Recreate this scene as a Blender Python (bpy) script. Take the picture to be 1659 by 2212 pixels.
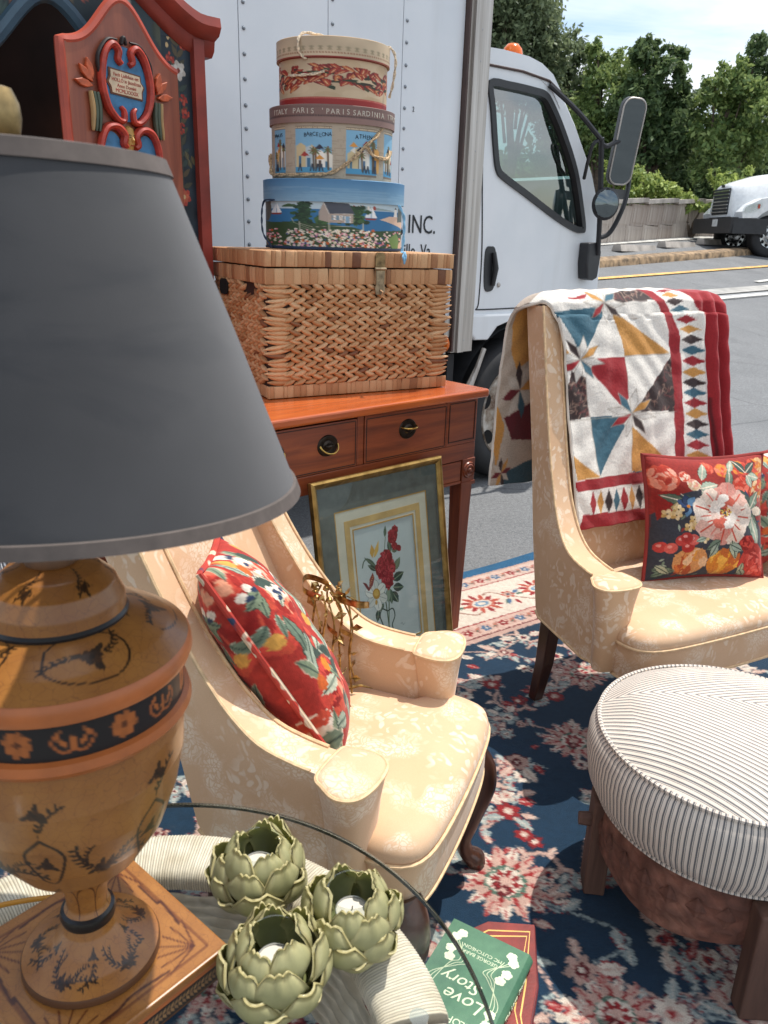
import bpy, bmesh, math, random
import numpy as np
from mathutils import Vector, Matrix, Euler
from mathutils.geometry import tessellate_polygon
random.seed(7); RNG = np.random.default_rng(7)
scene = bpy.context.scene
for o in list(bpy.data.objects): bpy.data.objects.remove(o)
COL = scene.collection
R = math.radians

# ------------------------------------------------------------------ camera
PITCH, ROLL, CAM_Z, FPX, IW, IH = R(19.2), R(1.7), 1.35, 1690.0, 1659.0, 2212.0
_f = Vector((0, math.cos(PITCH), -math.sin(PITCH))); _r0 = Vector((1, 0, 0)); _u0 = _r0.cross(_f)
_r = math.cos(ROLL)*_r0 + math.sin(ROLL)*_u0; _u = -math.sin(ROLL)*_r0 + math.cos(ROLL)*_u0
cam = bpy.data.cameras.new('camera'); camo = bpy.data.objects.new('camera', cam); COL.objects.link(camo)
camo.matrix_world = Matrix(((_r.x, _u.x, -_f.x, 0), (_r.y, _u.y, -_f.y, 0), (_r.z, _u.z, -_f.z, CAM_Z), (0, 0, 0, 1)))
cam.sensor_fit = 'VERTICAL'; cam.sensor_height = 36; cam.sensor_width = 27; cam.lens = FPX/IH*36
cam.clip_start = 0.02; cam.clip_end = 2000
cam.dof.use_dof = True; cam.dof.focus_distance = 2.2; cam.dof.aperture_fstop = 12
scene.camera = camo

# ------------------------------------------------------------------ sky, sun, exposure
SUN_AZ, SUN_EL = R(43.0), R(69.0)          # azimuth counted from +x towards +y
world = bpy.data.worlds.new('World'); scene.world = world; world.use_nodes = True
nt = world.node_tree; nt.nodes.clear()
def _n(t, **k):
    n = nt.nodes.new(t)
    for a, b in k.items(): setattr(n, a, b)
    return n
sky = _n('ShaderNodeTexSky', sky_type='NISHITA', sun_disc=False)
sky.sun_elevation = SUN_EL; sky.sun_rotation = R(90) - SUN_AZ; sky.air_density = 1.1; sky.dust_density = 1.2; sky.ozone_density = 1.2
geo = _n('ShaderNodeTexCoord'); sep = _n('ShaderNodeSeparateXYZ'); nt.links.new(geo.outputs['Generated'], sep.inputs[0])
mx = _n('ShaderNodeMath', operation='MAXIMUM'); nt.links.new(sep.outputs['Z'], mx.inputs[0]); mx.inputs[1].default_value = 0.03
ad = _n('ShaderNodeMath', operation='ADD'); nt.links.new(mx.outputs[0], ad.inputs[0]); ad.inputs[1].default_value = 0.12
dv = _n('ShaderNodeVectorMath', operation='DIVIDE'); nt.links.new(geo.outputs['Generated'], dv.inputs[0]); cb = _n('ShaderNodeCombineXYZ')
for i in range(3): nt.links.new(ad.outputs[0], cb.inputs[i])
nt.links.new(cb.outputs[0], dv.inputs[1])
mp = _n('ShaderNodeMapping'); mp.inputs['Scale'].default_value = (0.55, 1.25, 0.5); mp.inputs['Rotation'].default_value = (0, 0, R(12)); nt.links.new(dv.outputs[0], mp.inputs[0])
nz = _n('ShaderNodeTexNoise'); nz.inputs['Scale'].default_value = 1.6; nz.inputs['Detail'].default_value = 9; nz.inputs['Roughness'].default_value = 0.56; nz.inputs['Distortion'].default_value = 0.35
nt.links.new(mp.outputs[0], nz.inputs['Vector'])
rp = _n('ShaderNodeValToRGB'); rp.color_ramp.elements[0].position = 0.36; rp.color_ramp.elements[1].position = 0.62
rp.color_ramp.elements[0].color = (0.05, 0.05, 0.05, 1); rp.color_ramp.elements[1].color = (0.92, 0.92, 0.92, 1)
nt.links.new(nz.outputs[0], rp.inputs[0])
mixc = _n('ShaderNodeMixRGB'); nt.links.new(rp.outputs[0], mixc.inputs[0]); nt.links.new(sky.outputs[0], mixc.inputs[1]); mixc.inputs[2].default_value = (6.6, 6.9, 7.2, 1)
bg = _n('ShaderNodeBackground'); bg.inputs[1].default_value = 0.145
wo = _n('ShaderNodeOutputWorld'); nt.links.new(mixc.outputs[0], bg.inputs[0]); nt.links.new(bg.outputs[0], wo.inputs[0])

sl = bpy.data.lights.new('sun', 'SUN'); sl.energy = 3.9; sl.angle = R(0.6); sl.color = (1.0, 0.955, 0.89)
so = bpy.data.objects.new('sun', sl); COL.objects.link(so)
sd = Vector((math.cos(SUN_EL)*math.cos(SUN_AZ), math.cos(SUN_EL)*math.sin(SUN_AZ), math.sin(SUN_EL)))
so.rotation_euler = sd.to_track_quat('Z', 'Y').to_euler(); so.location = (0, 0, 30)
vs = scene.view_settings; vs.view_transform = 'Standard'; vs.look = 'None'; vs.gamma = 1; vs.exposure = 0.33; vs.use_curve_mapping = False
scene.render.engine = 'CYCLES'
cy = scene.cycles; cy.max_bounces = 8; cy.transparent_max_bounces = 16; cy.use_denoising = True; cy.caustics_reflective = False; cy.caustics_refractive = False

# ------------------------------------------------------------------ helpers: colour, materials
def lin(c):
    if isinstance(c, str): c = tuple(int(c[i:i+2], 16)/255 for i in (0, 2, 4))
    return tuple((x/12.92 if x <= 0.04045 else ((x+0.055)/1.055)**2.4) for x in c)
def rgba(c): return (*lin(c), 1)
class NT:
    def __init__(s, name):
        s.m = bpy.data.materials.new(name); s.m.use_nodes = True; s.t = s.m.node_tree; s.b = s.t.nodes['Principled BSDF']; s.out = s.t.nodes['Material Output']
    def n(s, t, ins=None, **k):
        x = s.t.nodes.new(t)
        for a, b in k.items(): setattr(x, a, b)
        for a, b in (ins or {}).items():
            if isinstance(b, bpy.types.NodeSocket): s.t.links.new(b, x.inputs[a])
            else: x.inputs[a].default_value = b
        return x
    def l(s, a, b): s.t.links.new(a, b)
    def set(s, **k):
        for a, b in k.items():
            a = a.replace('_', ' ')
            if isinstance(b, bpy.types.NodeSocket): s.l(b, s.b.inputs[a])
            else: s.b.inputs[a].default_value = b
        return s
    def co(s, kind='Object'): return s.n('ShaderNodeTexCoord').outputs[kind]
    def noise(s, scale, detail=4, rough=0.55, vec=None, dist=0):
        return s.n('ShaderNodeTexNoise', {'Vector': vec if vec else s.co(), 'Scale': scale, 'Detail': detail, 'Roughness': rough, 'Distortion': dist}).outputs[0]
    def ramp(s, fac, stops):
        r = s.n('ShaderNodeValToRGB', {0: fac}); e = r.color_ramp.elements
        while len(e) < len(stops): e.new(0.5)
        for x, (p, c) in zip(e, stops): x.position = p; x.color = rgba(c) if not isinstance(c, (int, float)) else (c, c, c, 1)
        return r.outputs[0]
    def mix(s, f, a, b, mode='MIX'):
        m = s.n('ShaderNodeMixRGB', {0: f}, blend_type=mode)
        for i, x in ((1, a), (2, b)):
            if isinstance(x, bpy.types.NodeSocket): s.l(x, m.inputs[i])
            else: m.inputs[i].default_value = rgba(x) if not isinstance(x, (int, float)) else (x, x, x, 1)
        return m.outputs[0]
    def math(s, op, a, b=0.0):
        m = s.n('ShaderNodeMath', operation=op)
        for i, x in ((0, a), (1, b)):
            if isinstance(x, bpy.types.NodeSocket): s.l(x, m.inputs[i])
            else: m.inputs[i].default_value = x
        return m.outputs[0]
    def bump(s, h, strength=0.3, dist=0.01):
        b = s.n('ShaderNodeBump', {'Strength': strength, 'Distance': dist, 'Height': h}); s.l(b.outputs[0], s.b.inputs['Normal']); return s
def simple(name, c, rough=0.6, metal=0.0, var=0.12, scale=12, bump=0.0, bscale=60, bdist=0.003, spec=0.5, coat=0.0):
    t = NT(name); c2 = tuple(max(0, x*(1-var)) for x in (tuple(int(c[i:i+2], 16)/255 for i in (0, 2, 4)))); c3 = tuple(min(1, x*(1+var*0.6)) for x in (tuple(int(c[i:i+2], 16)/255 for i in (0, 2, 4))))
    t.set(Base_Color=t.ramp(t.noise(scale), [(0.3, c2), (0.7, c3)]), Roughness=rough, Metallic=metal, Coat_Weight=coat); t.b.inputs['Specular IOR Level'].default_value = spec
    if bump: t.bump(t.noise(bscale, 5), bump, bdist)
    return t.m
def painted(name, rough=0.7, var=0.08, vscale=40, bump=0.0, bscale=200, bdist=0.001, spec=0.4, sheen=0.0):
    t = NT(name); a = t.n('ShaderNodeVertexColor', layer_name='Col').outputs[0]
    t.set(Base_Color=t.mix(1.0, a, t.ramp(t.noise(vscale, 5), [(0.25, 1-var*1.6), (0.75, 1.0)]), 'MULTIPLY'), Roughness=rough); t.b.inputs['Specular IOR Level'].default_value = spec
    t.b.inputs['Sheen Weight'].default_value = sheen
    if bump: t.bump(t.noise(bscale, 4), bump, bdist)
    return t.m
def pane(name, tint='ffffff', refl=1.0, rough=0.0, ior=1.5, base=0.0):
    t = NT(name); fr = t.n('ShaderNodeFresnel', {'IOR': ior}).outputs[0]
    f = t.math('MINIMUM', t.math('ADD', t.math('MULTIPLY', fr, refl), base), 1.0); f = t.math('MULTIPLY', f, t.math('SUBTRACT', 1.0, t.n('ShaderNodeNewGeometry').outputs['Backfacing']))
    tr = t.n('ShaderNodeBsdfTransparent', {0: rgba(tint)}); gl = t.n('ShaderNodeBsdfGlossy', {'Color': (1, 1, 1, 1), 'Roughness': rough})
    mx_ = t.n('ShaderNodeMixShader', {0: f}); t.l(tr.outputs[0], mx_.inputs[1]); t.l(gl.outputs[0], mx_.inputs[2]); t.l(mx_.outputs[0], t.out.inputs[0]); t.t.nodes.remove(t.b)
    return t.m

# ------------------------------------------------------------------ helpers: objects
def tag(o, label=None, cat=None, group=None, kind=None):
    if label: o['label'] = label
    if cat: o['category'] = cat
    if group: o['group'] = group
    if kind: o['kind'] = kind
    return o
def thing(name, label, cat, loc=(0, 0, 0), rot=0, group=None):
    o = bpy.data.objects.new(name, None); COL.objects.link(o); o.empty_display_size = 0.05
    o.location = loc; o.rotation_euler = rot if isinstance(rot, tuple) else (0, 0, rot)
    return tag(o, label, cat, group)
def link(name, me, mat, parent=None):
    o = bpy.data.objects.new(name, me); COL.objects.link(o)
    if parent: o.parent = parent
    if mat: me.materials.append(mat)
    return o
def mesh(name, V, F, smooth=True, sharp=None, col=None):
    me = bpy.data.meshes.new(name); V = np.asarray(V, dtype=np.float32).reshape(-1, 3)
    if isinstance(F, np.ndarray):
        k = F.shape[1]; me.vertices.add(len(V)); me.vertices.foreach_set('co', V.ravel()); me.loops.add(F.size); me.loops.foreach_set('vertex_index', F.astype(np.int32).ravel())
        me.polygons.add(len(F)); me.polygons.foreach_set('loop_start', np.arange(0, F.size, k, dtype=np.int32)); me.polygons.foreach_set('loop_total', np.full(len(F), k, dtype=np.int32)); me.update(calc_edges=True); me.validate()
    else:
        me.from_pydata(V.tolist(), [], F); me.update()
    if smooth: me.polygons.foreach_set('use_smooth', np.ones(len(me.polygons), dtype=bool))
    if sharp: me.set_sharp_from_angle(angle=R(sharp))
    if col is not None:
        a = me.color_attributes.new('Col', 'FLOAT_COLOR', 'POINT'); c = np.ones((len(V), 4), dtype=np.float32); c[:, :3] = col; a.data.foreach_set('color', c.ravel())
    return me
def obj(name, V, F, mat, parent=None, smooth=True, sharp=None, col=None):
    return link(name, mesh(name, V, F, smooth, sharp, col), mat, parent)
def copy_part(o, parent, M=None, name=None):
    c = o.copy(); COL.objects.link(c); c.parent = parent
    if M is not None: c.matrix_local = M
    if name: c.name = name
    return c
def copy_tree(o, parent=None):
    c = o.copy(); COL.objects.link(c); c.parent = parent
    for ch in list(o.children): copy_tree(ch, c)
    return c
class MB:
    def __init__(s): s.v = []; s.f = []
    def add(s, V, F):
        k = len(s.v); s.v += [tuple(map(float, p)) for p in V]; s.f += [[int(i)+k for i in f] for f in F]; return s
    def box(s, c, d, rz=0.0, taper=(1, 1)):
        x, y, z = d[0]/2, d[1]/2, d[2]/2; V = []
        for k, (tx, ty) in ((-1, (taper[0], taper[1])), (1, (1, 1))):
            for a, b in ((-1, -1), (1, -1), (1, 1), (-1, 1)):
                px, py = a*x*tx, b*y*ty; V.append((c[0]+px*math.cos(rz)-py*math.sin(rz), c[1]+px*math.sin(rz)+py*math.cos(rz), c[2]+k*z))
        return s.add(V, [(3, 2, 1, 0), (4, 5, 6, 7), (0, 1, 5, 4), (1, 2, 6, 5), (2, 3, 7, 6), (3, 0, 4, 7)])
    def tube(s, path, r, n=8, closed=False, flat=None):
        P = [Vector(p) for p in path]; m = len(P); rr = r if hasattr(r, '__len__') else [r]*m; V = []; up = None
        for i, p in enumerate(P):
            t = (P[(i+1) % m]-P[i-1]) if closed else (P[min(i+1, m-1)]-P[max(i-1, 0)])
            t = t.normalized() if t.length > 1e-9 else Vector((0, 0, 1))
            if up is None: up = Vector((0, 0, 1)) if abs(t.z) < 0.9 else Vector((1, 0, 0))
            up = (up-t*up.dot(t)).normalized(); w = t.cross(up)
            for j in range(n):
                a = 2*math.pi*j/n; V.append(p+(up*math.cos(a)*(flat or 1)+w*math.sin(a))*rr[i])
        F = []
        for i in range(m if closed else m-1):
            for j in range(n): F.append((i*n+j, i*n+(j+1) % n, ((i+1) % m)*n+(j+1) % n, ((i+1) % m)*n+j))
        if not closed: F += [list(range(n))[::-1], [(m-1)*n+j for j in range(n)]]
        return s.add(V, F)
    def cyl(s, a, b, r0, r1=None, n=16): return s.tube([a, b], [r0, r0 if r1 is None else r1], n)
    def lathe(s, prof, n=48, c=(0, 0), sx=1.0, sy=1.0):
        V = []; F = []; m = len(prof)
        for r, z in prof:
            for j in range(n): a = 2*math.pi*j/n; V.append((c[0]+r*sx*math.cos(a), c[1]+r*sy*math.sin(a), z))
        for i in range(m-1):
            for j in range(n): F.append((i*n+j, i*n+(j+1) % n, (i+1)*n+(j+1) % n, (i+1)*n+j))
        return s.add(V, F)
    def prism(s, poly, a, b, ax='xz', holes=()):
        loops = [list(poly)]+[list(h) for h in holes]
        tri = tessellate_polygon([[Vector((p[0], p[1], 0)) for p in L] for L in loops]); pts = [p for L in loops for p in L]
        put = {'xz': lambda p, t: (p[0], t, p[1]), 'yz': lambda p, t: (t, p[0], p[1]), 'xy': lambda p, t: (p[0], p[1], t)}[ax]
        N = len(pts); V = [put(p, a) for p in pts]+[put(p, b) for p in pts]; F = []
        for t in tri: F.append(list(t)); F.append([i+N for i in reversed(t)])
        k = 0
        for L in loops:
            m = len(L)
            for i in range(m): j = (i+1) % m; F.append((k+i, k+j, N+k+j, N+k+i))
            k += m
        return s.add(V, F)
    def build(s, name, mat, parent=None, smooth=True, sharp=35, fix=True):
        me = bpy.data.meshes.new(name); me.from_pydata(s.v, [], s.f)
        if fix:
            bm = bmesh.new(); bm.from_mesh(me); bmesh.ops.recalc_face_normals(bm, faces=bm.faces); bm.to_mesh(me); bm.free()
        me.update()
        if smooth: me.polygons.foreach_set('use_smooth', np.ones(len(me.polygons), dtype=bool)); me.set_sharp_from_angle(angle=R(sharp))
        return link(name, me, mat, parent)
def bevel(o, w=0.004, seg=2):
    m = o.modifiers.new('bevel', 'BEVEL'); m.width = w; m.segments = seg; m.limit_method = 'ANGLE'; m.angle_limit = R(40); return o
def grid(nu, nv, fn, closed=False):
    u = np.linspace(0, 1, nu, endpoint=not closed); v = np.linspace(0, 1, nv); U, Vv = np.meshgrid(u, v); X, Y, Z = fn(U, Vv)
    V = np.stack([np.broadcast_to(X, U.shape), np.broadcast_to(Y, U.shape), np.broadcast_to(Z, U.shape)], -1).reshape(-1, 3)
    i = np.arange(nv*nu).reshape(nv, nu)
    if closed: i = np.concatenate([i, i[:, :1]], 1)
    F = np.stack([i[:-1, :-1], i[:-1, 1:], i[1:, 1:], i[1:, :-1]], -1).reshape(-1, 4)
    return V, F, U.ravel(), Vv.ravel()
def catmull(P, n=8, closed=False):
    P = [np.array(p, float) for p in P]; m = len(P); out = []
    for i in range(m if closed else m-1):
        p1, p2 = P[i], P[(i+1) % m]; p0 = P[i-1] if (closed or i > 0) else 2*p1-p2; p3 = P[(i+2) % m] if (closed or i+2 < m) else 2*p2-p1
        for k in range(n):
            t = k/n; out.append(0.5*((2*p1)+(-p0+p2)*t+(2*p0-5*p1+4*p2-p3)*t*t+(-p0+3*p1-3*p2+p3)*t**3))
    if not closed: out.append(P[-1])
    return [tuple(p) for p in out]
FONT_CACHE = {}
def text_mesh(name, body, size, mat, parent, M, depth=0.0006, shear=0.0, align='CENTER', sx=1.0):
    cu = bpy.data.curves.new(name, 'FONT'); cu.body = body; cu.size = size; cu.extrude = depth; cu.align_x = align; cu.shear = shear; cu.resolution_u = 3
    o = bpy.data.objects.new(name, cu); COL.objects.link(o); dg = bpy.context.evaluated_depsgraph_get(); me = bpy.data.meshes.new_from_object(o.evaluated_get(dg)); bpy.data.objects.remove(o)
    me.materials.clear(); x = link(name, me, mat, parent); x.matrix_local = M @ Matrix.Diagonal((sx, 1, 1, 1)); return x

# ------------------------------------------------------------------ helpers: flat print, painted by code into vertex colours
class Cv:
    """a little drawing board in its own units; its colours are read off at the vertices of a mesh"""
    def __init__(s, w, h, res, bg, T=None):
        s.w, s.h, s.res = w, h, res; s.W, s.H = int(round(w*res)), int(round(h*res)); s.a = np.empty((s.H, s.W, 3)); s.a[:] = s.c(bg); s.T = T
    def c(s, c): return np.array([int(c[i:i+2], 16)/255 for i in (0, 2, 4)]) if isinstance(c, str) else np.array(c, float)
    def px(s, P):
        P = np.asarray(P, float).reshape(-1, 2)
        if s.T is not None: P = s.T(P)
        return P*s.res
    def _put(s, x0, y0, m, col, al=1.0):
        sub = s.a[y0:y0+m.shape[0], x0:x0+m.shape[1]]; w = (m*al)[..., None]; sub[:] = sub*(1-w)+s.c(col)*w
    def _box(s, P, pad=1):
        x0, y0 = np.floor(P.min(0)-pad).astype(int); x1, y1 = np.ceil(P.max(0)+pad+1).astype(int)
        x0, y0, x1, y1 = max(0, x0), max(0, y0), min(s.W, x1), min(s.H, y1)
        if x1 <= x0 or y1 <= y0: return None
        X, Y = np.meshgrid(np.arange(x0, x1)+0.5, np.arange(y0, y1)+0.5); return x0, y0, X, Y
    def poly(s, P, col, al=1.0):
        P = s.px(P); b = s._box(P)
        if b is None: return s
        x0, y0, X, Y = b; ins = np.zeros(X.shape, bool); Q = np.roll(P, -1, 0)
        for (ax, ay), (bx, by) in zip(P, Q):
            if ay == by: continue
            ins ^= ((ay > Y) != (by > Y)) & (X < (bx-ax)*(Y-ay)/(by-ay)+ax)
        s._put(x0, y0, ins.astype(float), col, al); return s
    def line(s, P, wd, col, al=1.0):
        P = s.px(P); wd = wd*s.res*(1.0 if s.T is None else getattr(s, 'ts', 1.0)); W_ = wd if hasattr(wd, '__len__') else None
        for k in range(len(P)-1):
            a, b = P[k], P[k+1]; bx = s._box(np.array([a, b]), wd+1)
            if bx is None: continue
            x0, y0, X, Y = bx; d = b-a; L = max(1e-9, d@d); t = np.clip(((X-a[0])*d[0]+(Y-a[1])*d[1])/L, 0, 1)
            D = np.hypot(X-a[0]-t*d[0], Y-a[1]-t*d[1]); s._put(x0, y0, np.clip(wd/2-D+0.5, 0, 1), col, al)
        return s
    def ell(s, x, y, rx, ry, col, rot=0.0, al=1.0, n=22, jit=0.0, rng=None):
        a = np.linspace(0, 2*np.pi, n, endpoint=False); j = 1+jit*((rng or RNG).random(n)-0.5)*2
        p = np.stack([rx*j*np.cos(a), ry*j*np.sin(a)], 1); c, q = math.cos(rot), math.sin(rot)
        return s.poly(np.stack([x+p[:, 0]*c-p[:, 1]*q, y+p[:, 0]*q+p[:, 1]*c], 1), col, al)
    def leaf(s, x, y, L, wd, rot, col, edge=None, vein=None, ew=1.25, jag=0.0):
        t = np.linspace(0, 1, 12); w = np.sin(np.pi*t**0.8)*(1+jag*np.where(np.arange(12) % 2, 1, -1)); c, q = math.cos(rot), math.sin(rot)
        def sh(k): 
            P = np.concatenate([np.stack([t*L, w*wd/2*k], 1), np.stack([t[::-1]*L, -w[::-1]*wd/2*k], 1)]); return np.stack([x+P[:, 0]*c-P[:, 1]*q, y+P[:, 0]*q+P[:, 1]*c], 1)
        if edge is not None: s.poly(sh(ew), edge)
        s.poly(sh(1), col)
        if vein is not None: s.line([(x, y), (x+L*0.9*c, y+L*0.9*q)], wd*0.12, vein)
        return s
    def flower(s, x, y, r, n, cols, rot=0.0, ctr=None, edge=None, sq=1.0, rng=None):
        rng = rng or RNG
        for ring, col in enumerate(cols):
            k = r*(1-0.28*ring)
            for i in range(n):
                a = rot+2*math.pi*(i+0.5*ring)/n; 
                if edge is not None and ring == 0: s.ell(x+0.58*k*math.cos(a), y+0.58*k*math.sin(a)*sq, k*0.50, k*0.38*sq, edge, a, jit=0.1, rng=rng)
            for i in range(n):
                a = rot+2*math.pi*(i+0.5*ring)/n
                s.ell(x+0.56*k*math.cos(a), y+0.56*k*math.sin(a)*sq, k*0.43, k*0.32*sq, col if i % 2 else tuple(np.clip(s.c(col)*0.93, 0, 1)), a, jit=0.1, rng=rng)
        if ctr is not None: s.ell(x, y, r*0.24, r*0.24*sq, ctr)
        return s
    def noise(s, amt, cell):
        gh, gw = int(s.H/cell)+3, int(s.W/cell)+3; g = RNG.random((gh, gw)); y = np.arange(s.H)/cell; x = np.arange(s.W)/cell; yi, xi = y.astype(int), x.astype(int); fy, fx = (y-yi)[:, None], (x-xi)[None]
        v = g[yi][:, xi]*(1-fy)*(1-fx)+g[yi+1][:, xi]*fy*(1-fx)+g[yi][:, xi+1]*(1-fy)*fx+g[yi+1][:, xi+1]*fy*fx; s.a *= (1+amt*(v-0.5)*2)[..., None]; np.clip(s.a, 0, 1, s.a); return s
    def at(s, u, v):
        x = np.clip(np.asarray(u)*s.W-0.5, 0, s.W-1.001); y = np.clip(np.asarray(v)*s.H-0.5, 0, s.H-1.001); xi, yi = x.astype(int), y.astype(int); fx, fy = (x-xi)[:, None], (y-yi)[:, None]
        xj, yj = np.minimum(xi+1, s.W-1), np.minimum(yi+1, s.H-1)
        c = s.a[yi, xi]*(1-fx)*(1-fy)+s.a[yi, xj]*fx*(1-fy)+s.a[yj, xi]*(1-fx)*fy+s.a[yj, xj]*fx*fy
        return np.where(c <= 0.04045, c/12.92, ((c+0.055)/1.055)**2.4)
def homography(src, dst):
    A = []; 
    for (x, y), (u, v) in zip(src, dst): A += [[x, y, 1, 0, 0, 0, -u*x, -u*y], [0, 0, 0, x, y, 1, -v*x, -v*y]]
    h = np.append(np.linalg.solve(np.array(A, float), np.array(dst, float).ravel()), 1).reshape(3, 3)
    def T(P): q = np.c_[P, np.ones(len(P))] @ h.T; return q[:, :2]/q[:, 2:]
    return T
# a pixel of the photograph (1659 x 2212 frame) gives a direction; the distance comes from the plane it lies on
def pix_ray(x, y): return (_f*FPX+_r*(x-IW/2)-_u*(y-IH/2)).normalized()
def on_z(x, y, z=0.0): d = pix_ray(x, y); return Vector((0, 0, CAM_Z))+d*((z-CAM_Z)/d.z)
# ================================================================== SETTING
def gz(x, y):
    q = -0.5*np.asarray(x, float)+0.866*np.asarray(y, float); t = np.clip(q-4.2, 0, 11.8)
    z = np.where(t < 2, 0.155*t*t/4, 0.155*(t-1)); return z+0.004*np.clip(q-16, 0, 60)
def gz1(x, y): return float(gz(x, y))
# --- materials
t = NT('asphalt'); v1 = t.noise(150, 4, 0.8); v2 = t.noise(1.3, 6, 0.6); vo = t.n('ShaderNodeTexVoronoi', {'Vector': t.co(), 'Scale': 130}, feature='F1').outputs['Distance']
g = t.ramp(v1, [(0.30, '3f4143'), (0.47, '6f7173'), (0.60, '868889'), (0.74, 'b9b8b5')]); g = t.mix(t.ramp(v2, [(0.35, 0.0), (0.7, 0.5)]), g, '8b8c8d')
cr = t.n('ShaderNodeTexVoronoi', {'Vector': t.mix(0.06, t.co(), t.n('ShaderNodeTexNoise', {'Vector': t.co(), 'Scale': 1.5, 'Detail': 4}).outputs['Color']), 'Scale': 0.42}, feature='DISTANCE_TO_EDGE').outputs['Distance']
g = t.mix(t.ramp(cr, [(0.0, 0.5), (0.0045, 0.0)]), g, '3f4042')
g = t.mix(1.0, g, t.ramp(t.noise(48, 3, 0.75), [(0.34, 0.66), (0.62, 1.0)]), 'MULTIPLY')
g = t.mix(t.ramp(t.noise(0.75, 6, 0.62, None, 0.8), [(0.56, 0.0), (0.72, 0.45)]), g, '515254'); g = t.mix(t.ramp(t.noise(3.1, 4, 0.6), [(0.66, 0.0), (0.74, 0.4)]), g, '3d3d3e')
t.set(Base_Color=t.mix(1.0, g, t.ramp(vo, [(0.1, 0.72), (0.55, 1.0)]), 'MULTIPLY'), Roughness=0.9); t.bump(v1, 0.55, 0.006); M_asph = t.m
t = NT('road_asphalt'); v1 = t.noise(60, 4, 0.7); st = t.n('ShaderNodeMapping', {'Vector': t.co(), 'Rotation': (0, 0, R(-43)), 'Scale': (0.08, 1.6, 1)}).outputs[0]
g = t.ramp(v1, [(0.3, '77797c'), (0.7, 'a2a3a4')]); g = t.mix(t.ramp(t.noise(1.2, 4, 0.6, st), [(0.35, 0.0), (0.75, 0.5)]), g, '6b6d70'); t.set(Base_Color=g, Roughness=0.85); M_road = t.m
M_yellow = simple('yellow_line', 'd9a85c', 0.7, var=0.2, scale=6); M_white = simple('white_line', 'bfbeb8', 0.7, var=0.2, scale=5)
M_kerb = simple('kerb_paint', '867056', 0.85, var=0.5, scale=7, bump=0.3, bscale=30); M_pale = simple('gutter_concrete', 'a3a19c', 0.85, var=0.15, scale=4)

# ground: one sheet to the horizon
xs = np.unique(np.concatenate([np.linspace(-900, -14, 12), np.arange(-14, 22, 0.5), np.linspace(22, 900, 14)])); ys = np.unique(np.concatenate([np.linspace(-700, -6, 10), np.arange(-6, 34, 0.5), np.linspace(34, 1500, 16)]))
X, Y = np.meshgrid(xs, ys); i = np.arange(X.size).reshape(X.shape)
F = np.stack([i[:-1, :-1], i[:-1, 1:], i[1:, 1:], i[1:, :-1]], -1).reshape(-1, 4)
tag(obj('ground', np.stack([X, Y, gz(X, Y)], -1).reshape(-1, 3), F, M_asph), kind='structure')
def strip(name, a, b, w0, w1, lift, mat, n=60, h=0.0, ext=(0, 0)):
    """band along the line a-b lying on the terrain, from w0 to w1 to its left; h > 0 gives a solid kerb"""
    a, b = np.array(a, float), np.array(b, float); d = (b-a)/np.hypot(*(b-a)); nrm = np.array([-d[1], d[0]]); a = a-d*ext[0]; L = np.hypot(*(b-a))+ext[1]
    m = MB(); V = []; cs = [(w0, lift), (w1, lift)] if not h else [(w0, -0.05), (w0+0.015, h-0.02), (w0+0.04, h), (w1-0.04, h), (w1-0.015, h-0.02), (w1, -0.05)]
    for k in range(n+1):
        for w, z in cs: p = a+d*L*k/n+nrm*w; V.append((p[0], p[1], gz1(p[0], p[1])+z))
    c = len(cs); Fq = [(k*c+j, (k+1)*c+j, (k+1)*c+j+1, k*c+j+1) for k in range(n) for j in range(c-1)]
    m.add(V, Fq); return m.build(name, mat, fix=False, sharp=60)
YL = ((3.667, 14.06), (8.371, 18.29)); KB = ((4.02, 15.52), (9.59, 21.1)); WD = ((4.80, 12.79), (6.63, 14.28)); FW = ((4.92, 19.0), (8.16, 22.46)); WL = ((4.99, 19.35), (9.03, 23.86))
tag(strip('road', WD[0], WD[1], 0.0, 9.0, 0.01, M_road, ext=(10, 40), n=120), kind='structure')
tag(strip('road_marking', *YL, 0, 0.12, 0.02, M_yellow, ext=(8, 26), n=90), kind='structure')
tag(strip('road_marking', WD[0], WD[1], 0.02, 0.16, 0.02, M_white, ext=(8, 26), n=90), kind='structure')
tag(strip('road_marking', WD[0], WD[1], 0.30, 0.62, 0.02, M_pale, ext=(8, 26), n=90), kind='structure')
tag(strip('road_marking', (7.08, 15.73), (9.0, 17.6), 0, 0.11, 0.02, M_white, n=12), kind='structure')
tag(strip('road_marking', *FW, 0, 0.35, 0.02, M_white, ext=(8, 26), n=90), kind='structure')
tag(strip('kerb', *KB, 0, 0.32, 0, M_kerb, h=0.13, ext=(8, 28), n=110), kind='structure')

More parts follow.
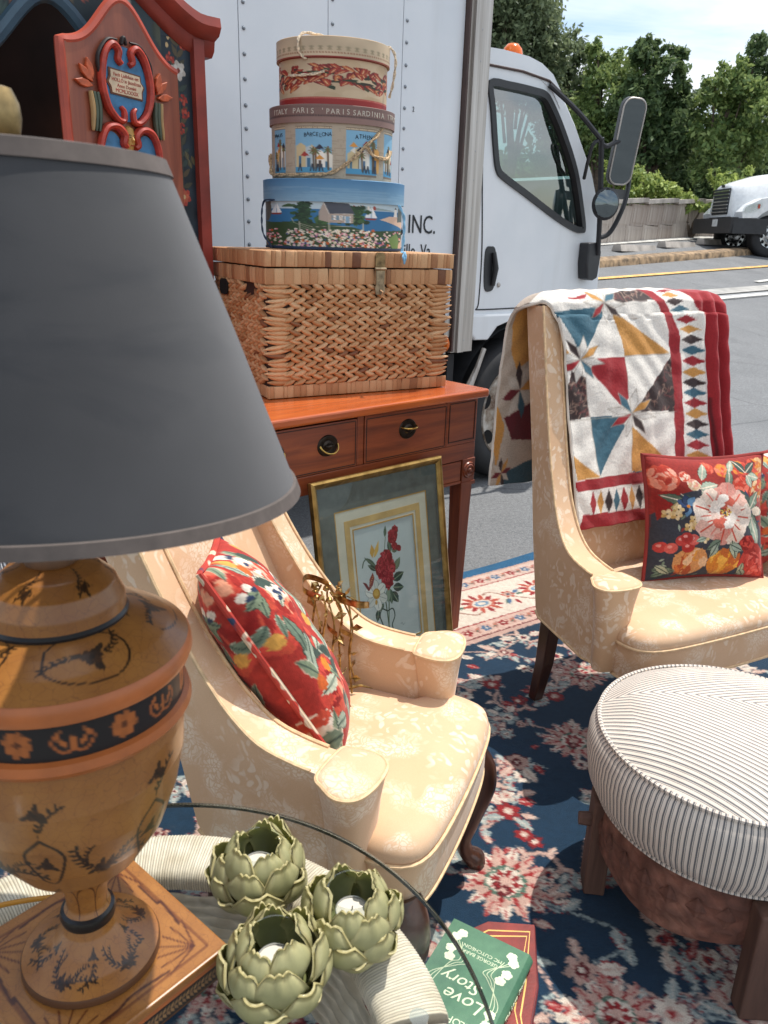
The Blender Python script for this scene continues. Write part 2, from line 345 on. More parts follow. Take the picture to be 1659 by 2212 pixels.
# retaining wall of cast panels, each panel a piece
t = NT('stained_concrete'); oi = t.n('ShaderNodeObjectInfo').outputs['Random']; mp_ = t.n('ShaderNodeMapping', {'Vector': t.co(), 'Scale': (9, 9, 0.7)}).outputs[0]
g = t.ramp(t.noise(1.0, 5, 0.65, mp_), [(0.3, '8f7c70'), (0.5, 'b8aca1'), (0.68, 'cdc4ba')]); t.set(Base_Color=t.mix(0.35, g, t.ramp(oi, [(0, '8d7c72'), (1, 'c0b6ab')])), Roughness=0.9); t.bump(t.noise(12), 0.3, 0.01); M_panel = t.m
M_cope = simple('pale_concrete', 'b5ada4', 0.85, var=0.2, scale=3)
a, b = np.array(WL[0]), np.array(WL[1]); wd_ = (b-a)/np.hypot(*(b-a)); wang = math.atan2(wd_[1], wd_[0]); a = a-wd_*7
wall = thing('retaining_wall', 'low brown stained concrete panel wall below the trees across the road', 'wall', (a[0], a[1], 0), wang)
pm = mesh('panel', *(lambda m: (m.v, m.f))(MB().box((0.44, 0.06, 0.25), (0.86, 0.12, 0.5)).box((0.44, 0.0, 0.25), (0.62, 0.02, 0.34))), smooth=False); pm.materials.append(M_panel)
cm = mesh('coping', *(lambda m: (m.v, m.f))(MB().box((0.89, 0.04, 0.05), (1.76, 0.26, 0.1))), smooth=False); cm.materials.append(M_cope)
for k in range(30):
    p = a+wd_*0.88*k; z0 = gz1(*p)
    for row in range(2):
        o = bpy.data.objects.new('panel', pm); COL.objects.link(o); o.parent = wall; o.location = (0.88*k+0.2*row, 0.02*row, z0-0.12+0.5*row); o.rotation_euler = (0.04*row, random.uniform(-0.015, 0.03), 0)
    if k % 2 == 0:
        o = bpy.data.objects.new('coping', cm); COL.objects.link(o); o.parent = wall; o.location = (0.88*k, 0.0, z0+0.86); o.rotation_euler = (0, -0.14*0.5, 0)
for k, (sx, sy) in enumerate(((5.1, 18.75), (6.6, 20.4), (8.1, 22.0))):
    d_ = R(47); m = MB().prism([(-0.12, 0), (0.12, 0), (0.08, 0.14), (-0.08, 0.14)], -0.85, 0.85, 'xz')
    o = m.build('wheel_stop', M_cope, smooth=False); o.location = (sx+0.55*0.68, sy-0.1, gz1(sx+0.37, sy-0.1)-0.02); o.rotation_euler = (0, 0, d_-R(90))
    tag(o, ['pale concrete wheel stop at the wall foot, the one nearest the truck mirrors', 'pale concrete wheel stop at the wall foot, middle of three', 'pale concrete wheel stop at the wall foot, nearest the oncoming lorry'][k], 'wheel stop', 'wheel stops along the wall')

# ------------------------------------------------------------------ trees
def leaf_mat(name, c0, c1, c2):
    t = NT(name); r = t.n('ShaderNodeNewGeometry').outputs['Random Per Island']
    t.set(Base_Color=t.ramp(r, [(0.0, c0), (0.6, c1), (1.0, c2)]), Roughness=0.55); t.b.inputs['Specular IOR Level'].default_value = 0.35
    df = t.n('ShaderNodeBsdfTranslucent', {0: rgba(c2)}); mx_ = t.n('ShaderNodeMixShader', {0: 0.28}); t.l(t.b.outputs[0], mx_.inputs[1]); t.l(df.outputs[0], mx_.inputs[2]); t.l(mx_.outputs[0], t.out.inputs[0]); return t.m
M_leaf = [leaf_mat('leaf_grey_green', '4a5742', '6b7a59', '93a078'), leaf_mat('leaf_green', '48603a', '6f874d', 'a0b06c'), leaf_mat('leaf_dark', '34482f', '526a42', '7d9060'), leaf_mat('leaf_yellow_green', '5d743c', '8a9e52', 'b9c672')]
M_bark = simple('bark', '5d5044', 0.9, var=0.4, scale=6, bump=0.6, bscale=14, bdist=0.03)
def leaves(blobs, per, size, rng, up=0.5, asp=0.5):
    C = []
    for (c, r) in blobs:
        nc = max(8, int(16*r*r)+8); u = rng.normal(size=(nc, 3)); u /= np.linalg.norm(u, axis=1)[:, None]; cc = c+u*r*rng.uniform(0.45, 1.0, (nc, 1))*np.array([1, 1, 0.95])
        n = int(per*r*r); k = rng.integers(0, nc, n); C.append(cc[k]+rng.normal(size=(n, 3))*r*0.15)
    C = np.concatenate(C); n = len(C); N = rng.normal(size=(n, 3))+np.array([0, 0, up]); N /= np.linalg.norm(N, axis=1)[:, None]
    A = np.cross(N, rng.normal(size=(n, 3))); A /= np.linalg.norm(A, axis=1)[:, None]; B = np.cross(N, A); s = size*rng.uniform(0.4, 1.6, (n, 1))
    V = np.stack([C-A*s, C+B*s*asp, C+A*s, C-B*s*asp+N*s*0.2], 1).reshape(-1, 3); return V, np.arange(4*n).reshape(-1, 4)
def px_at(x, y, Y): d = pix_ray(x, y); return np.array((0, 0, CAM_Z))+np.array(d)*(Y/d.y)
def tree(name, label, cat, Y, blobs, mat, per=1500, size=0.13, trunk=True, group='trees beyond the wall', lean=0.0, seed=1):
    rng = np.random.default_rng(seed); sc = Y/FPX/math.cos(PITCH)
    B = [(px_at(x, y, Y+(k % 3-1)*0.5*r*sc), r*sc) for k, (x, y, r) in enumerate(blobs)]
    top = max(B, key=lambda b: b[0][2]); bx = sum(b[0][0] for b in B)/len(B); base = np.array([bx, Y, gz1(bx, Y)])
    o = thing(name, label, cat, tuple(base), 0, group); V, Fq = leaves([(c-base, r) for c, r in B], per*2.0, size*0.66, rng); obj('crown', V, Fq, mat, o, smooth=False)
    m = MB(); hz = top[0][2]-base[2]; tp = top[0]-base
    if trunk:
        m.tube([(0, 0, -0.3), (0.05, 0, hz*0.3), (tp[0]*0.4, tp[1]*0.4, hz*0.6), tuple(tp)], [0.17, 0.14, 0.09, 0.02], 8); m.build('trunk', M_bark, o)
    for c, r in B:
        q = c-base; s0 = np.array([q[0]*0.25, q[1]*0.25, max(0.1, q[2]*0.45)]) if trunk else np.array([0, 0, 0.0])
        MB().tube([tuple(s0), tuple((s0+q)/2+rng.normal(size=3)*0.1), tuple(q)], [0.06, 0.04, 0.012], 6).build('limb', M_bark, o)
    return o
tree('tall_tree', 'tall loose grey-green tree rising directly behind the white truck cab', 'tree', 30, [(1100, 40, 75), (1165, 55, 50), (1110, 140, 80), (1080, -60, 90), (1150, -20, 60), (1060, 60, 70), (1180, 120, 45), (1150, 190, 60)], M_leaf[0], 1250, 0.12, seed=3)
tree('slender_tree', 'slender grey-green tree between the tall tree and the truck mirror', 'tree', 32, [(1230, 120, 42), (1250, 190, 55), (1215, 250, 60), (1205, 150, 35), (1235, 330, 70)], M_leaf[0], 1400, 0.12, seed=4)
tree('upright_tree', 'pale green upright tree with pointed tops left of the truck mirror', 'tree', 29, [(1292, 105, 24), (1300, 150, 36), (1335, 150, 32), (1320, 210, 56), (1285, 270, 62), (1290, 350, 62), (1335, 300, 50)], M_leaf[1], 1500, 0.12, seed=5)
tree('feathery_tree', 'dark tree with feathery leaf sprays above the truck mirror', 'tree', 28, [(1390, 115, 26), (1420, 100, 16), (1450, 125, 24), (1400, 165, 42), (1448, 175, 34), (1420, 240, 58), (1370, 230, 50), (1440, 300, 60), (1380, 320, 66), (1465, 245, 30)], M_leaf[2], 1500, 0.14, seed=6)
tree('bushy_tree', 'broad bushy green tree above the bonnet of the oncoming lorry', 'tree', 27, [(1545, 185, 30), (1580, 165, 34), (1560, 230, 46), (1600, 220, 46), (1550, 300, 48), (1600, 310, 60), (1535, 350, 45), (1640, 260, 50)], M_leaf[1], 1500, 0.12, seed=7)
tree('pointed_tree', 'thin dark pointed tree rising at the right edge of the view', 'tree', 34, [(1632, 105, 22), (1650, 95, 20), (1628, 150, 32), (1652, 160, 36), (1640, 210, 40)], M_leaf[2], 1500, 0.12, seed=8)
tree('shadowed_tree', 'deep green tree set back in the gap beside the truck mirror', 'tree', 33, [(1470, 340, 62), (1505, 370, 58), (1450, 400, 60), (1535, 420, 60), (1400, 410, 60), (1340, 400, 60), (1300, 420, 50), (1480, 270, 26), (1590, 400, 70), (1645, 380, 70)], M_leaf[2], 1300, 0.13, seed=9)
for k, (lab, Y, bl, mt) in enumerate((
    ('rounded yellow-green bush spilling over the wall under the truck mirror', 23.5, [(1390, 395, 34), (1425, 405, 38), (1455, 430, 30), (1385, 440, 30), (1420, 448, 30), (1360, 420, 26)], 3),
    ('leafy yellow-green bush beside the oncoming lorry windscreen', 23.0, [(1560, 400, 26), (1590, 385, 26), (1600, 415, 26), (1570, 430, 24), (1545, 375, 14)], 3),
    ('low trailing bush on the wall just left of the lorry grille', 22.8, [(1490, 440, 20), (1515, 450, 18), (1470, 455, 16), (1535, 452, 12)], 3),
    ('green bush seen between the mirror bars and the cab', 23.5, [(1325, 370, 24), (1345, 400, 24), (1320, 420, 22), (1335, 445, 20)], 3))):
    tree('roadside_bush', lab, 'bush', Y, bl, M_leaf[mt], 2300, 0.085, trunk=False, group='bushes along the wall', seed=20+k)
rng = np.random.default_rng(99); bl = [(np.array([x, 42+rng.uniform(-1, 1), 2+rng.uniform(0, 3.2)]), rng.uniform(1.8, 2.6)) for x in np.arange(-14, 36, 1.5)]
V, Fq = leaves(bl, 260, 0.26, rng); tag(obj('far_wood', V, Fq, M_leaf[2], smooth=False), 'dark far-off wood filling the gaps behind the trees', 'wood', kind='stuff')
# ================================================================== BOX TRUCK (local x runs along its side, -y faces the camera)
TR = (0.738, 4.549, 0.0); A42 = R(42)
t = NT('white_truck_paint'); g = t.ramp(t.noise(3, 5), [(0.3, 'dfe3e6'), (0.7, 'eaecee')]); ms = t.n('ShaderNodeMapping', {'Vector': t.co(), 'Scale': (7, 7, 0.8)}).outputs[0]
g = t.mix(t.ramp(t.noise(1.4, 5, 0.6, ms), [(0.5, 0.0), (0.8, 0.16)]), g, 'a9a6a0'); t.set(Base_Color=g, Roughness=0.42, Coat_Weight=0.2, Coat_Roughness=0.15); M_wp = t.m
t = NT('box_panel_paint'); g = t.ramp(t.noise(2.2, 5), [(0.3, 'd9dee3'), (0.7, 'e6e9ec')]); g = t.mix(t.ramp(t.noise(1.2, 6, 0.65, t.n('ShaderNodeMapping', {'Vector': t.co(), 'Scale': (6, 6, 0.5)}).outputs[0]), [(0.55, 0.0), (0.85, 0.22)]), g, 'b4b2ac'); t.set(Base_Color=g, Roughness=0.5); t.bump(t.noise(1.5), 0.06, 0.02); M_bp = t.m
t = NT('brushed_aluminium'); g = t.ramp(t.noise(1.0, 5, 0.6, t.n('ShaderNodeMapping', {'Vector': t.co(), 'Scale': (40, 40, 1.2)}).outputs[0]), [(0.3, '9d958d'), (0.7, 'cfcac4')]); t.set(Base_Color=g, Roughness=0.45, Metallic=0.55); M_alu = t.m
M_rub = simple('black_rubber', '232325', 0.75, var=0.25, scale=9); M_blk = simple('black_plastic', '2a2b2e', 0.45, var=0.15, scale=9, bump=0.1, bscale=300); M_dark = simple('chassis_dark', '26282b', 0.7, var=0.3, scale=6)
M_seal = simple('brown_seal', '4e3d38', 0.7); M_rivet = simple('rivet_steel', '8c9298', 0.4, 0.5); M_ink = simple('sign_paint_black', '1d2226', 0.6)
M_oran = NT('orange_lens').set(Base_Color=rgba('f2751c'), Roughness=0.2, Transmission_Weight=0.25).m
M_wglass = pane('tinted_cab_glass', 'c6d6d4', refl=1.6, base=0.16); M_mirror = NT('mirror_glass').set(Base_Color=rgba('6f777a'), Metallic=1.0, Roughness=0.03).m
t = NT('rusty_steel_wheel'); g = t.ramp(t.noise(9, 6, 0.7), [(0.38, '6a5240'), (0.5, 'a59a8c'), (0.62, 'c9c5bd')]); t.set(Base_Color=g, Roughness=0.6); t.bump(t.noise(20), 0.2, 0.01); M_rust = t.m
M_seat = simple('grey_vinyl', '6b6460', 0.8); M_dash = simple('brown_dash', '6d5347', 0.7); M_hub = simple('wheel_hub_grey', 'bdbab4', 0.5, 0.3)
T = thing('box_truck', 'white cab-over box truck parked behind the sideboard', 'truck', TR, A42)
# cargo box
MB().box((-2.60, 1.15, 1.98), (4.26, 2.24, 2.16)).build('cargo_box', M_dark, T, smooth=False)
PX = [-4.3, -2.65, -2.22, -1.80, -1.38, -0.97, -0.585]
rv = mesh('rivet', *(lambda m: (m.v, m.f))(MB().lathe([(0.0, -0.005), (0.005, -0.004), (0.008, 0.0), (0.008, 0.001)], 8))); rv.materials.append(M_rivet)
for k in range(len(PX)-1):
    p = MB().box(((PX[k]+PX[k+1])/2, 0.0, 2.03), (PX[k+1]-PX[k]-0.004, 0.012, 2.10)).build('side_panel', M_bp, T, smooth=False)
    if k >= 1:
        for z in np.arange(1.06, 3.0, 0.085):
            o = bpy.data.objects.new('rivet', rv); COL.objects.link(o); o.parent = p; o.location = (PX[k]+0.022, -0.008, z+random.uniform(-0.003, 0.003)); o.rotation_euler = (R(-90), 0, 0)
MB().box((-2.65, -0.002, 0.93), (4.12, 0.03, 0.10)).build('bottom_rail', M_alu, T, smooth=False)
MB().box((-2.65, 0.004, 0.835), (4.10, 0.02, 0.086)).build('skirt_rail', M_alu, T, smooth=False)
po = MB().box((-0.502, 0.0, 1.94), (0.163, 0.05, 2.28)).box((-0.525, -0.03, 1.94), (0.045, 0.02, 2.28)).box((-0.428, 0.24, 1.94), (0.02, 0.45, 2.28)).build('corner_post', M_alu, T, smooth=False)
MB().box((-0.578, -0.008, 1.94), (0.012, 0.05, 2.27)).build('seal_strip', M_seal, po, smooth=False)
for z in np.arange(0.86, 3.0, 0.13):
    for x in (-0.494,): 
        o = bpy.data.objects.new('rivet', rv); COL.objects.link(o); o.parent = po; o.location = (x, -0.028, z); o.rotation_euler = (R(-90), 0, 0)
ml = MB().lathe([(0.0, -0.02), (0.012, -0.018), (0.022, -0.008), (0.024, 0.0)], 16).build('marker_lamp', M_oran, T); ml.location = (-0.606, -0.012, 0.845); ml.rotation_euler = (R(-90), 0, 0); ml.scale = (0.8, 1.6, 1)
FR = lambda x, z, y=-0.0085: Matrix.Translation((x, y, z)) @ Matrix.Rotation(R(90), 4, 'X')
text_mesh('lettering', 'INC.', 0.118, M_ink, T, FR(-0.905, 1.383), align='LEFT', sx=0.82)
text_mesh('lettering', ',', 0.118, M_ink, T, FR(-0.955, 1.383), align='LEFT')
text_mesh('lettering', 'ille, Va.', 0.085, M_ink, T, FR(-0.925, 1.275), align='LEFT', sx=0.8)
text_mesh('lettering', '2', 0.03, M_ink, T, FR(-0.9, 1.9), align='LEFT', sx=0.8)
# cab
CY = 0.04
out_l = [(-0.41, 0.98), (-0.41, 2.17), (-0.10, 2.178), (0.12, 2.165), (0.235, 2.12), (0.40, 1.965), (0.60, 1.74), (0.70, 1.562), (0.755, 1.42), (0.778, 1.28), (0.785, 1.06), (0.785, 0.98)]
win = catmull([(-0.345, 2.10), (-0.20, 2.113), (-0.0, 2.113), (0.10, 2.105), (0.17, 2.06), (0.29, 1.94), (0.44, 1.75), (0.545, 1.53), (0.575, 1.44), (0.55, 1.425), (0.47, 1.432), (0.28, 1.49), (0.0, 1.595), (-0.19, 1.665), (-0.245, 1.70), (-0.275, 1.78), (-0.32, 1.98)], 4, True)
def inset(P, k, c=None):
    P = np.array(P); c = P.mean(0); n = np.roll(P, -1, 0)-np.roll(P, 1, 0); n = np.stack([-n[:, 1], n[:, 0]], 1); n /= np.linalg.norm(n, axis=1)[:, None]; s = np.sign(((c-P)*n).sum(1))[:, None]; return [tuple(p) for p in P+n*s*k]
MB().prism(out_l, CY, CY+0.05, 'xz', [win]).build('cab_side', M_wp, T, sharp=30)
MB().prism(out_l, CY+1.80, CY+1.85, 'xz', [win]).build('cab_side', M_wp, T, sharp=30)
wf = MB().prism(inset(win, -0.006), CY-0.012, CY+0.03, 'xz', [inset(win, 0.028)]).build('window_seal', M_blk, T)
MB().prism(inset(win, 0.02), CY+0.018, CY+0.022, 'xz').build('window_glass', M_wglass, T, smooth=False)
MB().prism(inset(win, -0.004), CY+1.82, CY+1.825, 'xz').build('window_glass', M_wglass, T, smooth=False)
roofp = [(-0.41, 2.17), (-0.41, 2.245), (-0.25, 2.254), (-0.05, 2.254), (0.06, 2.238), (0.16, 2.20), (0.235, 2.135), (0.12, 2.165), (-0.10, 2.178)]
V = []; Fq = []; prof = [(-0.41, 2.25), (-0.25, 2.26), (-0.05, 2.26), (0.06, 2.245), (0.16, 2.205), (0.24, 2.13)]
nl = 14
for j in range(nl):
    s_ = j/(nl-1)*2-1; dz = -0.085*abs(s_)**5; yy = CY-0.004+0.93+0.93*s_
    for (x, z) in prof: V.append((x, yy, z+dz))
for j in range(nl-1):
    for k in range(len(prof)-1): Fq.append((j*6+k, j*6+k+1, (j+1)*6+k+1, (j+1)*6+k))
m = MB().add(V, Fq); r_ = m.build('roof', M_wp, T, sharp=50)
MB().prism(roofp, CY+0.002, CY+0.02, 'xz').build('roof_side', M_wp, T, sharp=60)
MB().tube([(-0.41, CY-0.004, 2.17), (-0.1, CY-0.006, 2.178), (0.12, CY-0.006, 2.165), (0.235, CY-0.004, 2.122)], 0.006, 6).build('drip_rail', M_seal, T)
fr = [(0.24, 2.12), (0.40, 1.965), (0.60, 1.74)]
m = MB(); m.add([(x, y, z) for y in (CY+0.09, CY+1.76) for x, z in fr], [(0, 1, 4, 3), (1, 2, 5, 4)]); m.build('windscreen', M_wglass, T)
for y in (CY+0.002, CY+1.76): MB().tube([(0.235, y+0.045, 2.125), (0.40, y+0.045, 1.97), (0.60, y+0.045, 1.745), (0.70, y+0.045, 1.57)], 0.034, 8).build('pillar', M_wp, T)
MB().prism([(0.60, 1.74), (0.70, 1.562), (0.755, 1.42), (0.778, 1.28), (0.785, 0.98), (0.72, 0.98), (0.70, 1.3), (0.56, 1.72)], CY+0.052, CY+1.798, 'xz').build('front_panel', M_wp, T, sharp=25)
MB().box((-0.385, CY+0.925, 1.6), (0.03, 1.74, 1.2)).build('cab_back', M_seat, T, smooth=False)
MB().box((0.18, CY+0.925, 1.0), (1.1, 1.74, 0.04)).build('cab_floor', M_dark, T, smooth=False)
MB().prism([(0.45, 1.40), (0.68, 1.50), (0.70, 1.05), (0.55, 1.05)], CY+0.06, CY+1.79, 'xz').build('dashboard', M_dash, T)
st = MB().tube([(0.30+0.10*math.cos(a)*1.0, CY+0.55+0.2*math.sin(a), 1.50+0.17*math.cos(a)*-1) for a in np.linspace(0, 2*math.pi, 33)[:-1]], 0.014, 8, True).cyl((0.30, CY+0.55, 1.5), (0.5, CY+0.55, 1.3), 0.02).box((0.30, CY+0.55, 1.5), (0.03, 0.36, 0.04)).build('steering_wheel', M_blk, T)
for y in (0.5, 1.3): bevel(MB().box((-0.2, CY+y, 1.30), (0.16, 0.5, 0.55)).box((0.02, CY+y, 1.10), (0.42, 0.5, 0.14)).build('seat', M_seat, T, smooth=False), 0.03, 3)
# door shut line, handle, lock, sill
MB().tube(catmull([(-0.37, CY-0.001, 2.05), (-0.355, CY-0.001, 1.72), (-0.318, CY-0.001, 1.32), (-0.316, CY-0.001, 1.06), (-0.325, CY-0.001, 1.015), (-0.30, CY-0.001, 1.005), (0.10, CY-0.001, 1.004), (0.70, CY-0.001, 1.004)], 6), 0.004, 5).build('door_gap', M_rub, T)
hp = catmull([(-0.285, 1.30), (-0.25, 1.325), (-0.215, 1.30), (-0.207, 1.14), (-0.24, 1.105), (-0.277, 1.13)], 6, True)
dh = MB().prism(inset(hp, -0.006), CY-0.006, CY+0.002, 'xz').build('door_handle', M_blk, T); MB().tube([(-0.232, CY-0.014, 1.30), (-0.222, CY-0.026, 1.22), (-0.225, CY-0.014, 1.13)], [0.012, 0.015, 0.012], 10).build('grip', M_blk, dh)
lk = MB().lathe([(0, -0.008), (0.008, -0.008), (0.013, -0.003), (0.014, 0.0)], 14).build('lock', M_alu, T); lk.location = (-0.163, CY-0.001, 1.132); lk.rotation_euler = (R(-90), 0, 0)
bevel(MB().prism([(-0.415, 0.985), (-0.41, 0.90), (-0.345, 0.845), (-0.233, 0.84), (-0.157, 0.912), (0.0, 0.95), (0.3, 0.95), (0.40, 0.90), (0.785, 0.84), (0.785, 0.97)], CY-0.02, CY+0.35, 'xz').build('sill', M_wp, T, smooth=False), 0.015, 3)
MB().box((0.80, CY+0.92, 0.62), (0.10, 1.86, 0.34)).build('front_bumper', M_wp, T, smooth=False)
# beacon
bc = MB().lathe([(0.0, 0.075), (0.03, 0.072), (0.05, 0.055), (0.058, 0.03), (0.06, 0.0)], 20, sy=1.0).build('beacon', M_oran, T); bc.location = (-0.01, 0.19, 2.245); bc.scale = (0.95, 0.95, 1.25)
# mirror
mr = MB().tube(catmull([(0.12, CY-0.01, 2.145), (0.28, -0.05, 2.03), (0.45, -0.10, 1.905)], 4), 0.014, 8).tube([(0.452, -0.10, 1.915), (0.52, -0.08, 1.70), (0.59, -0.055, 1.48), (0.645, -0.03, 1.30)], 0.015, 8).tube(catmull([(0.46, -0.10, 1.885), (0.50, -0.11, 1.875), (0.545, -0.12, 1.895), (0.60, -0.12, 1.91)], 4), 0.013, 8).tube(catmull([(0.72, -0.115, 2.12), (0.73, -0.12, 1.90), (0.725, -0.13, 1.66), (0.70, -0.12, 1.54), (0.675, -0.08, 1.43), (0.64, -0.05, 1.40), (0.61, -0.045, 1.402)], 4), 0.014, 8).tube(catmull([(0.43, -0.095, 1.90), (0.405, -0.08, 1.875), (0.42, -0.05, 1.80), (0.47, 0.0, 1.71)], 4), 0.010, 6).build('mirror_arm', M_blk, T)
mbase = bevel(MB().prism([(0.545, 1.365), (0.655, 1.37), (0.685, 1.315), (0.672, 1.165), (0.63, 1.15), (0.565, 1.16), (0.545, 1.25)], -0.03, CY+0.002, 'xz').build('mirror_base', M_blk, T, smooth=False), 0.012, 3)
def rrect(w, h, r, n=6):
    P = []
    for cx, cy_, a0 in ((w/2-r, h/2-r, 0), (-w/2+r, h/2-r, 90), (-w/2+r, -h/2+r, 180), (w/2-r, -h/2+r, 270)):
        for k in range(n+1): a = R(a0+90*k/n); P.append((cx+r*math.cos(a), cy_+r*math.sin(a)))
    return P
mh = MB().prism(rrect(0.145, 0.455, 0.055), 0.0, 0.035, 'xz').build('mirror_head', M_blk, T); MMat = Matrix.Translation((0.632, -0.15, 1.905)) @ Matrix.Rotation(R(-30), 4, 'Z') @ Matrix.Rotation(R(9), 4, 'X') @ Matrix.Rotation(R(2), 4, 'Y'); mh.matrix_local = MMat; bevel(mh, 0.012, 3)
mg = MB().prism(rrect(0.124, 0.43, 0.046), -0.004, 0.0, 'xz').build('mirror_glass', M_mirror, mh, smooth=False)
MB().tube([(p[0], -0.004, p[1]) for p in rrect(0.134, 0.44, 0.05)], 0.005, 6, True).build('mirror_rim', M_alu, mh)
rm = MB().lathe([(0.0, 0.0), (0.05, 0.002), (0.074, 0.012), (0.08, 0.02), (0.07, 0.045), (0.0, 0.055)], 28).build('round_mirror', M_blk, T); rm.matrix_local = Matrix.Translation((0.535, -0.125, 1.578)) @ Matrix.Rotation(R(-38), 4, 'Z') @ Matrix.Rotation(R(-90), 4, 'X'); rm.scale = (1, 1.12, 1)
MB().lathe([(0.0, -0.012), (0.03, -0.010), (0.066, -0.002), (0.068, 0.004)], 28).build('convex_glass', M_mirror, rm)
MB().box((0.62, -0.12, 1.635), (0.16, 0.02, 0.05)).build('mirror_clamp', M_blk, T, smooth=False)
# wheel
def wheel(name, parent, loc, r, rr, w, mats, holes=5, rot=0.0):
    o = MB().lathe([(rr*0.98, 0.0), (rr*1.03, -0.012), (r*0.86, -0.02), (r*0.95, -0.005), (r, 0.03), (r, w-0.03), (r*0.94, w), (rr, w)], 56).build(name, M_rub, parent, sharp=40); o.location = loc; o.rotation_euler = (R(-90), 0, 0)
    m = MB(); m.lathe([(r+0.002, 0.05), (r+0.004, 0.06), (r+0.004, w-0.06), (r+0.002, w-0.05)], 56); m.build('tread', M_rub, o)
    h = MB().lathe([(rr, -0.004), (rr*0.985, -0.016), (rr*0.95, 0.0), (rr*0.92, 0.035), (rr*0.62, 0.045), (rr*0.5, 0.03), (rr*0.46, 0.0), (rr*0.42, -0.02), (rr*0.30, -0.03), (0, -0.035)], 48).build('rim', mats[0], o, sharp=50)
    for k in range(holes):
        a = rot+2*math.pi*k/holes; x = MB().lathe([(0.0, 0.0), (rr*0.155, 0.0), (rr*0.165, 0.006)], 16).build('hand_hole', mats[1], h); x.location = (rr*0.77*math.cos(a), rr*0.77*math.sin(a), 0.033); x.rotation_euler = (0, 0, a); x.scale = (0.85, 1, 1)
    for k in range(6):
        a = 2*math.pi*k/6+0.3; MB().cyl((rr*0.36*math.cos(a), rr*0.36*math.sin(a), -0.045), (rr*0.36*math.cos(a), rr*0.36*math.sin(a), -0.02), 0.014, n=6).build('wheel_nut', mats[2], h)
    return o
M_void = simple('deep_shadow_black', '0c0c0d', 0.9)
wheel('wheel', T, (0.03, 0.02, 0.41), 0.405, 0.285, 0.22, (M_rust, M_void, M_hub), 6, 0.35)
wheel('wheel', T, (0.03, 1.62, 0.41), 0.405, 0.285, 0.22, (M_rust, M_void, M_hub), 6)
wheel('wheel', T, (-3.4, 0.05, 0.41), 0.405, 0.285, 0.22, (M_rust, M_void, M_hub), 6)
m = MB(); a = np.linspace(R(15), R(165), 20); m.add([(0.03+0.50*math.cos(x), y, 0.41+0.50*math.sin(x)) for y in (0.03, 0.36) for x in a], [(k, k+1, 21+k, 20+k) for k in range(19)]); m.build('wheel_arch', M_dark, T)
MB().box((-1.9, 0.9, 0.62), (3.6, 0.9, 0.26)).box((0.1, 1.0, 0.75), (1.2, 1.3, 0.34)).build('chassis', M_dark, T, smooth=False)
MB().box((-0.53, 0.12, 0.65), (0.05, 0.2, 0.27)).box((-0.78, 0.15, 0.62), (0.4, 0.22, 0.3)).build('mud_flap', M_rub, T, smooth=False)
MB().tube([(-0.46, 0.02, 0.53), (-0.38, 0.01, 0.60), (-0.335, 0.0, 0.70), (-0.29, 0.0, 0.80)], [0.026, 0.022, 0.014, 0.013], 10).build('step_bar', M_alu, T)

# ================================================================== SECOND TRUCK (conventional cab, white), local x = forward
wp = px_at(1656, 553, 20.2); base2 = np.array([wp[0], wp[1]]); hd2 = math.atan2(-0.04, -1.0)
T2 = thing('oncoming_lorry', 'white long-bonnet lorry with black bumper on the far road', 'lorry', (base2[0], base2[1], gz1(*base2)+0.0), hd2)
M_wp2 = simple('lorry_white', 'e4e6e6', 0.35, var=0.05, coat=0.3); M_chrome = simple('dull_chrome', 'b9bcbd', 0.25, 0.9); M_lens = pane('clear_lens', 'e6eaec', 1.5, 0.05, base=0.1)
T2.scale = (0.97, 0.97, 0.97)
# local axes: x forward, y left.  The near (driver) side is +y; the near front wheel stands at the origin
W2 = 2.2
def sec(x, z0, z1, hw, n=11):   # cross-section arch of the bonnet, centred at y = -1.0
    P = []
    for k in range(n):
        s_ = k/(n-1)*2-1; P.append((x, -1.0+hw*s_, z1-(z1-z0)*abs(s_)**4.5*0.55))
    return [(x, -1.0-hw, z0)]+P+[(x, -1.0+hw, z0)]
secs = [sec(0.93, 0.95, 1.66, 0.62), sec(0.90, 0.90, 1.72, 0.70), sec(0.6, 0.86, 1.83, 0.80), sec(0.2, 0.9, 1.95, 0.88), (sec(-0.35, 0.9, 2.03, 0.95)), sec(-0.75, 0.9, 2.08, 1.0)]
V = [p for s_ in secs for p in s_]; n1 = len(secs[0]); Fq = [(i*n1+j, i*n1+j+1, (i+1)*n1+j+1, (i+1)*n1+j) for i in range(len(secs)-1) for j in range(n1-1)]; Fq += [list(range(n1))]
MB().add(V, Fq).build('bonnet', M_wp2, T2, sharp=60)
fp = [(0.86, 0.90)]+[(0.62*math.cos(R(a)), 0.52+0.62*math.sin(R(a))) for a in range(40, 181, 10)]+[(-0.62, 1.20), (-0.35, 1.38), (0.1, 1.42), (0.45, 1.36), (0.72, 1.22), (0.88, 1.05)]
for y0, y1 in ((-0.25, 0.17), (-2.17, -1.75)): bevel(MB().prism(fp, y0, y1, 'xz').build('fender', M_wp2, T2, smooth=False), 0.05, 3)
gr = MB().box((0.945, -1.0, 1.32), (0.03, 0.92, 0.62)).build('grille', M_dark, T2, smooth=False); bevel(gr, 0.02)
for k in range(7): MB().box((0.965, -1.0, 1.07+0.083*k), (0.02, 0.9, 0.026)).build('grille_bar', M_chrome, gr, smooth=False)
MB().box((0.95, -1.0, 1.69), (0.02, 0.16, 0.06)).build('badge', M_dark, T2, smooth=False)
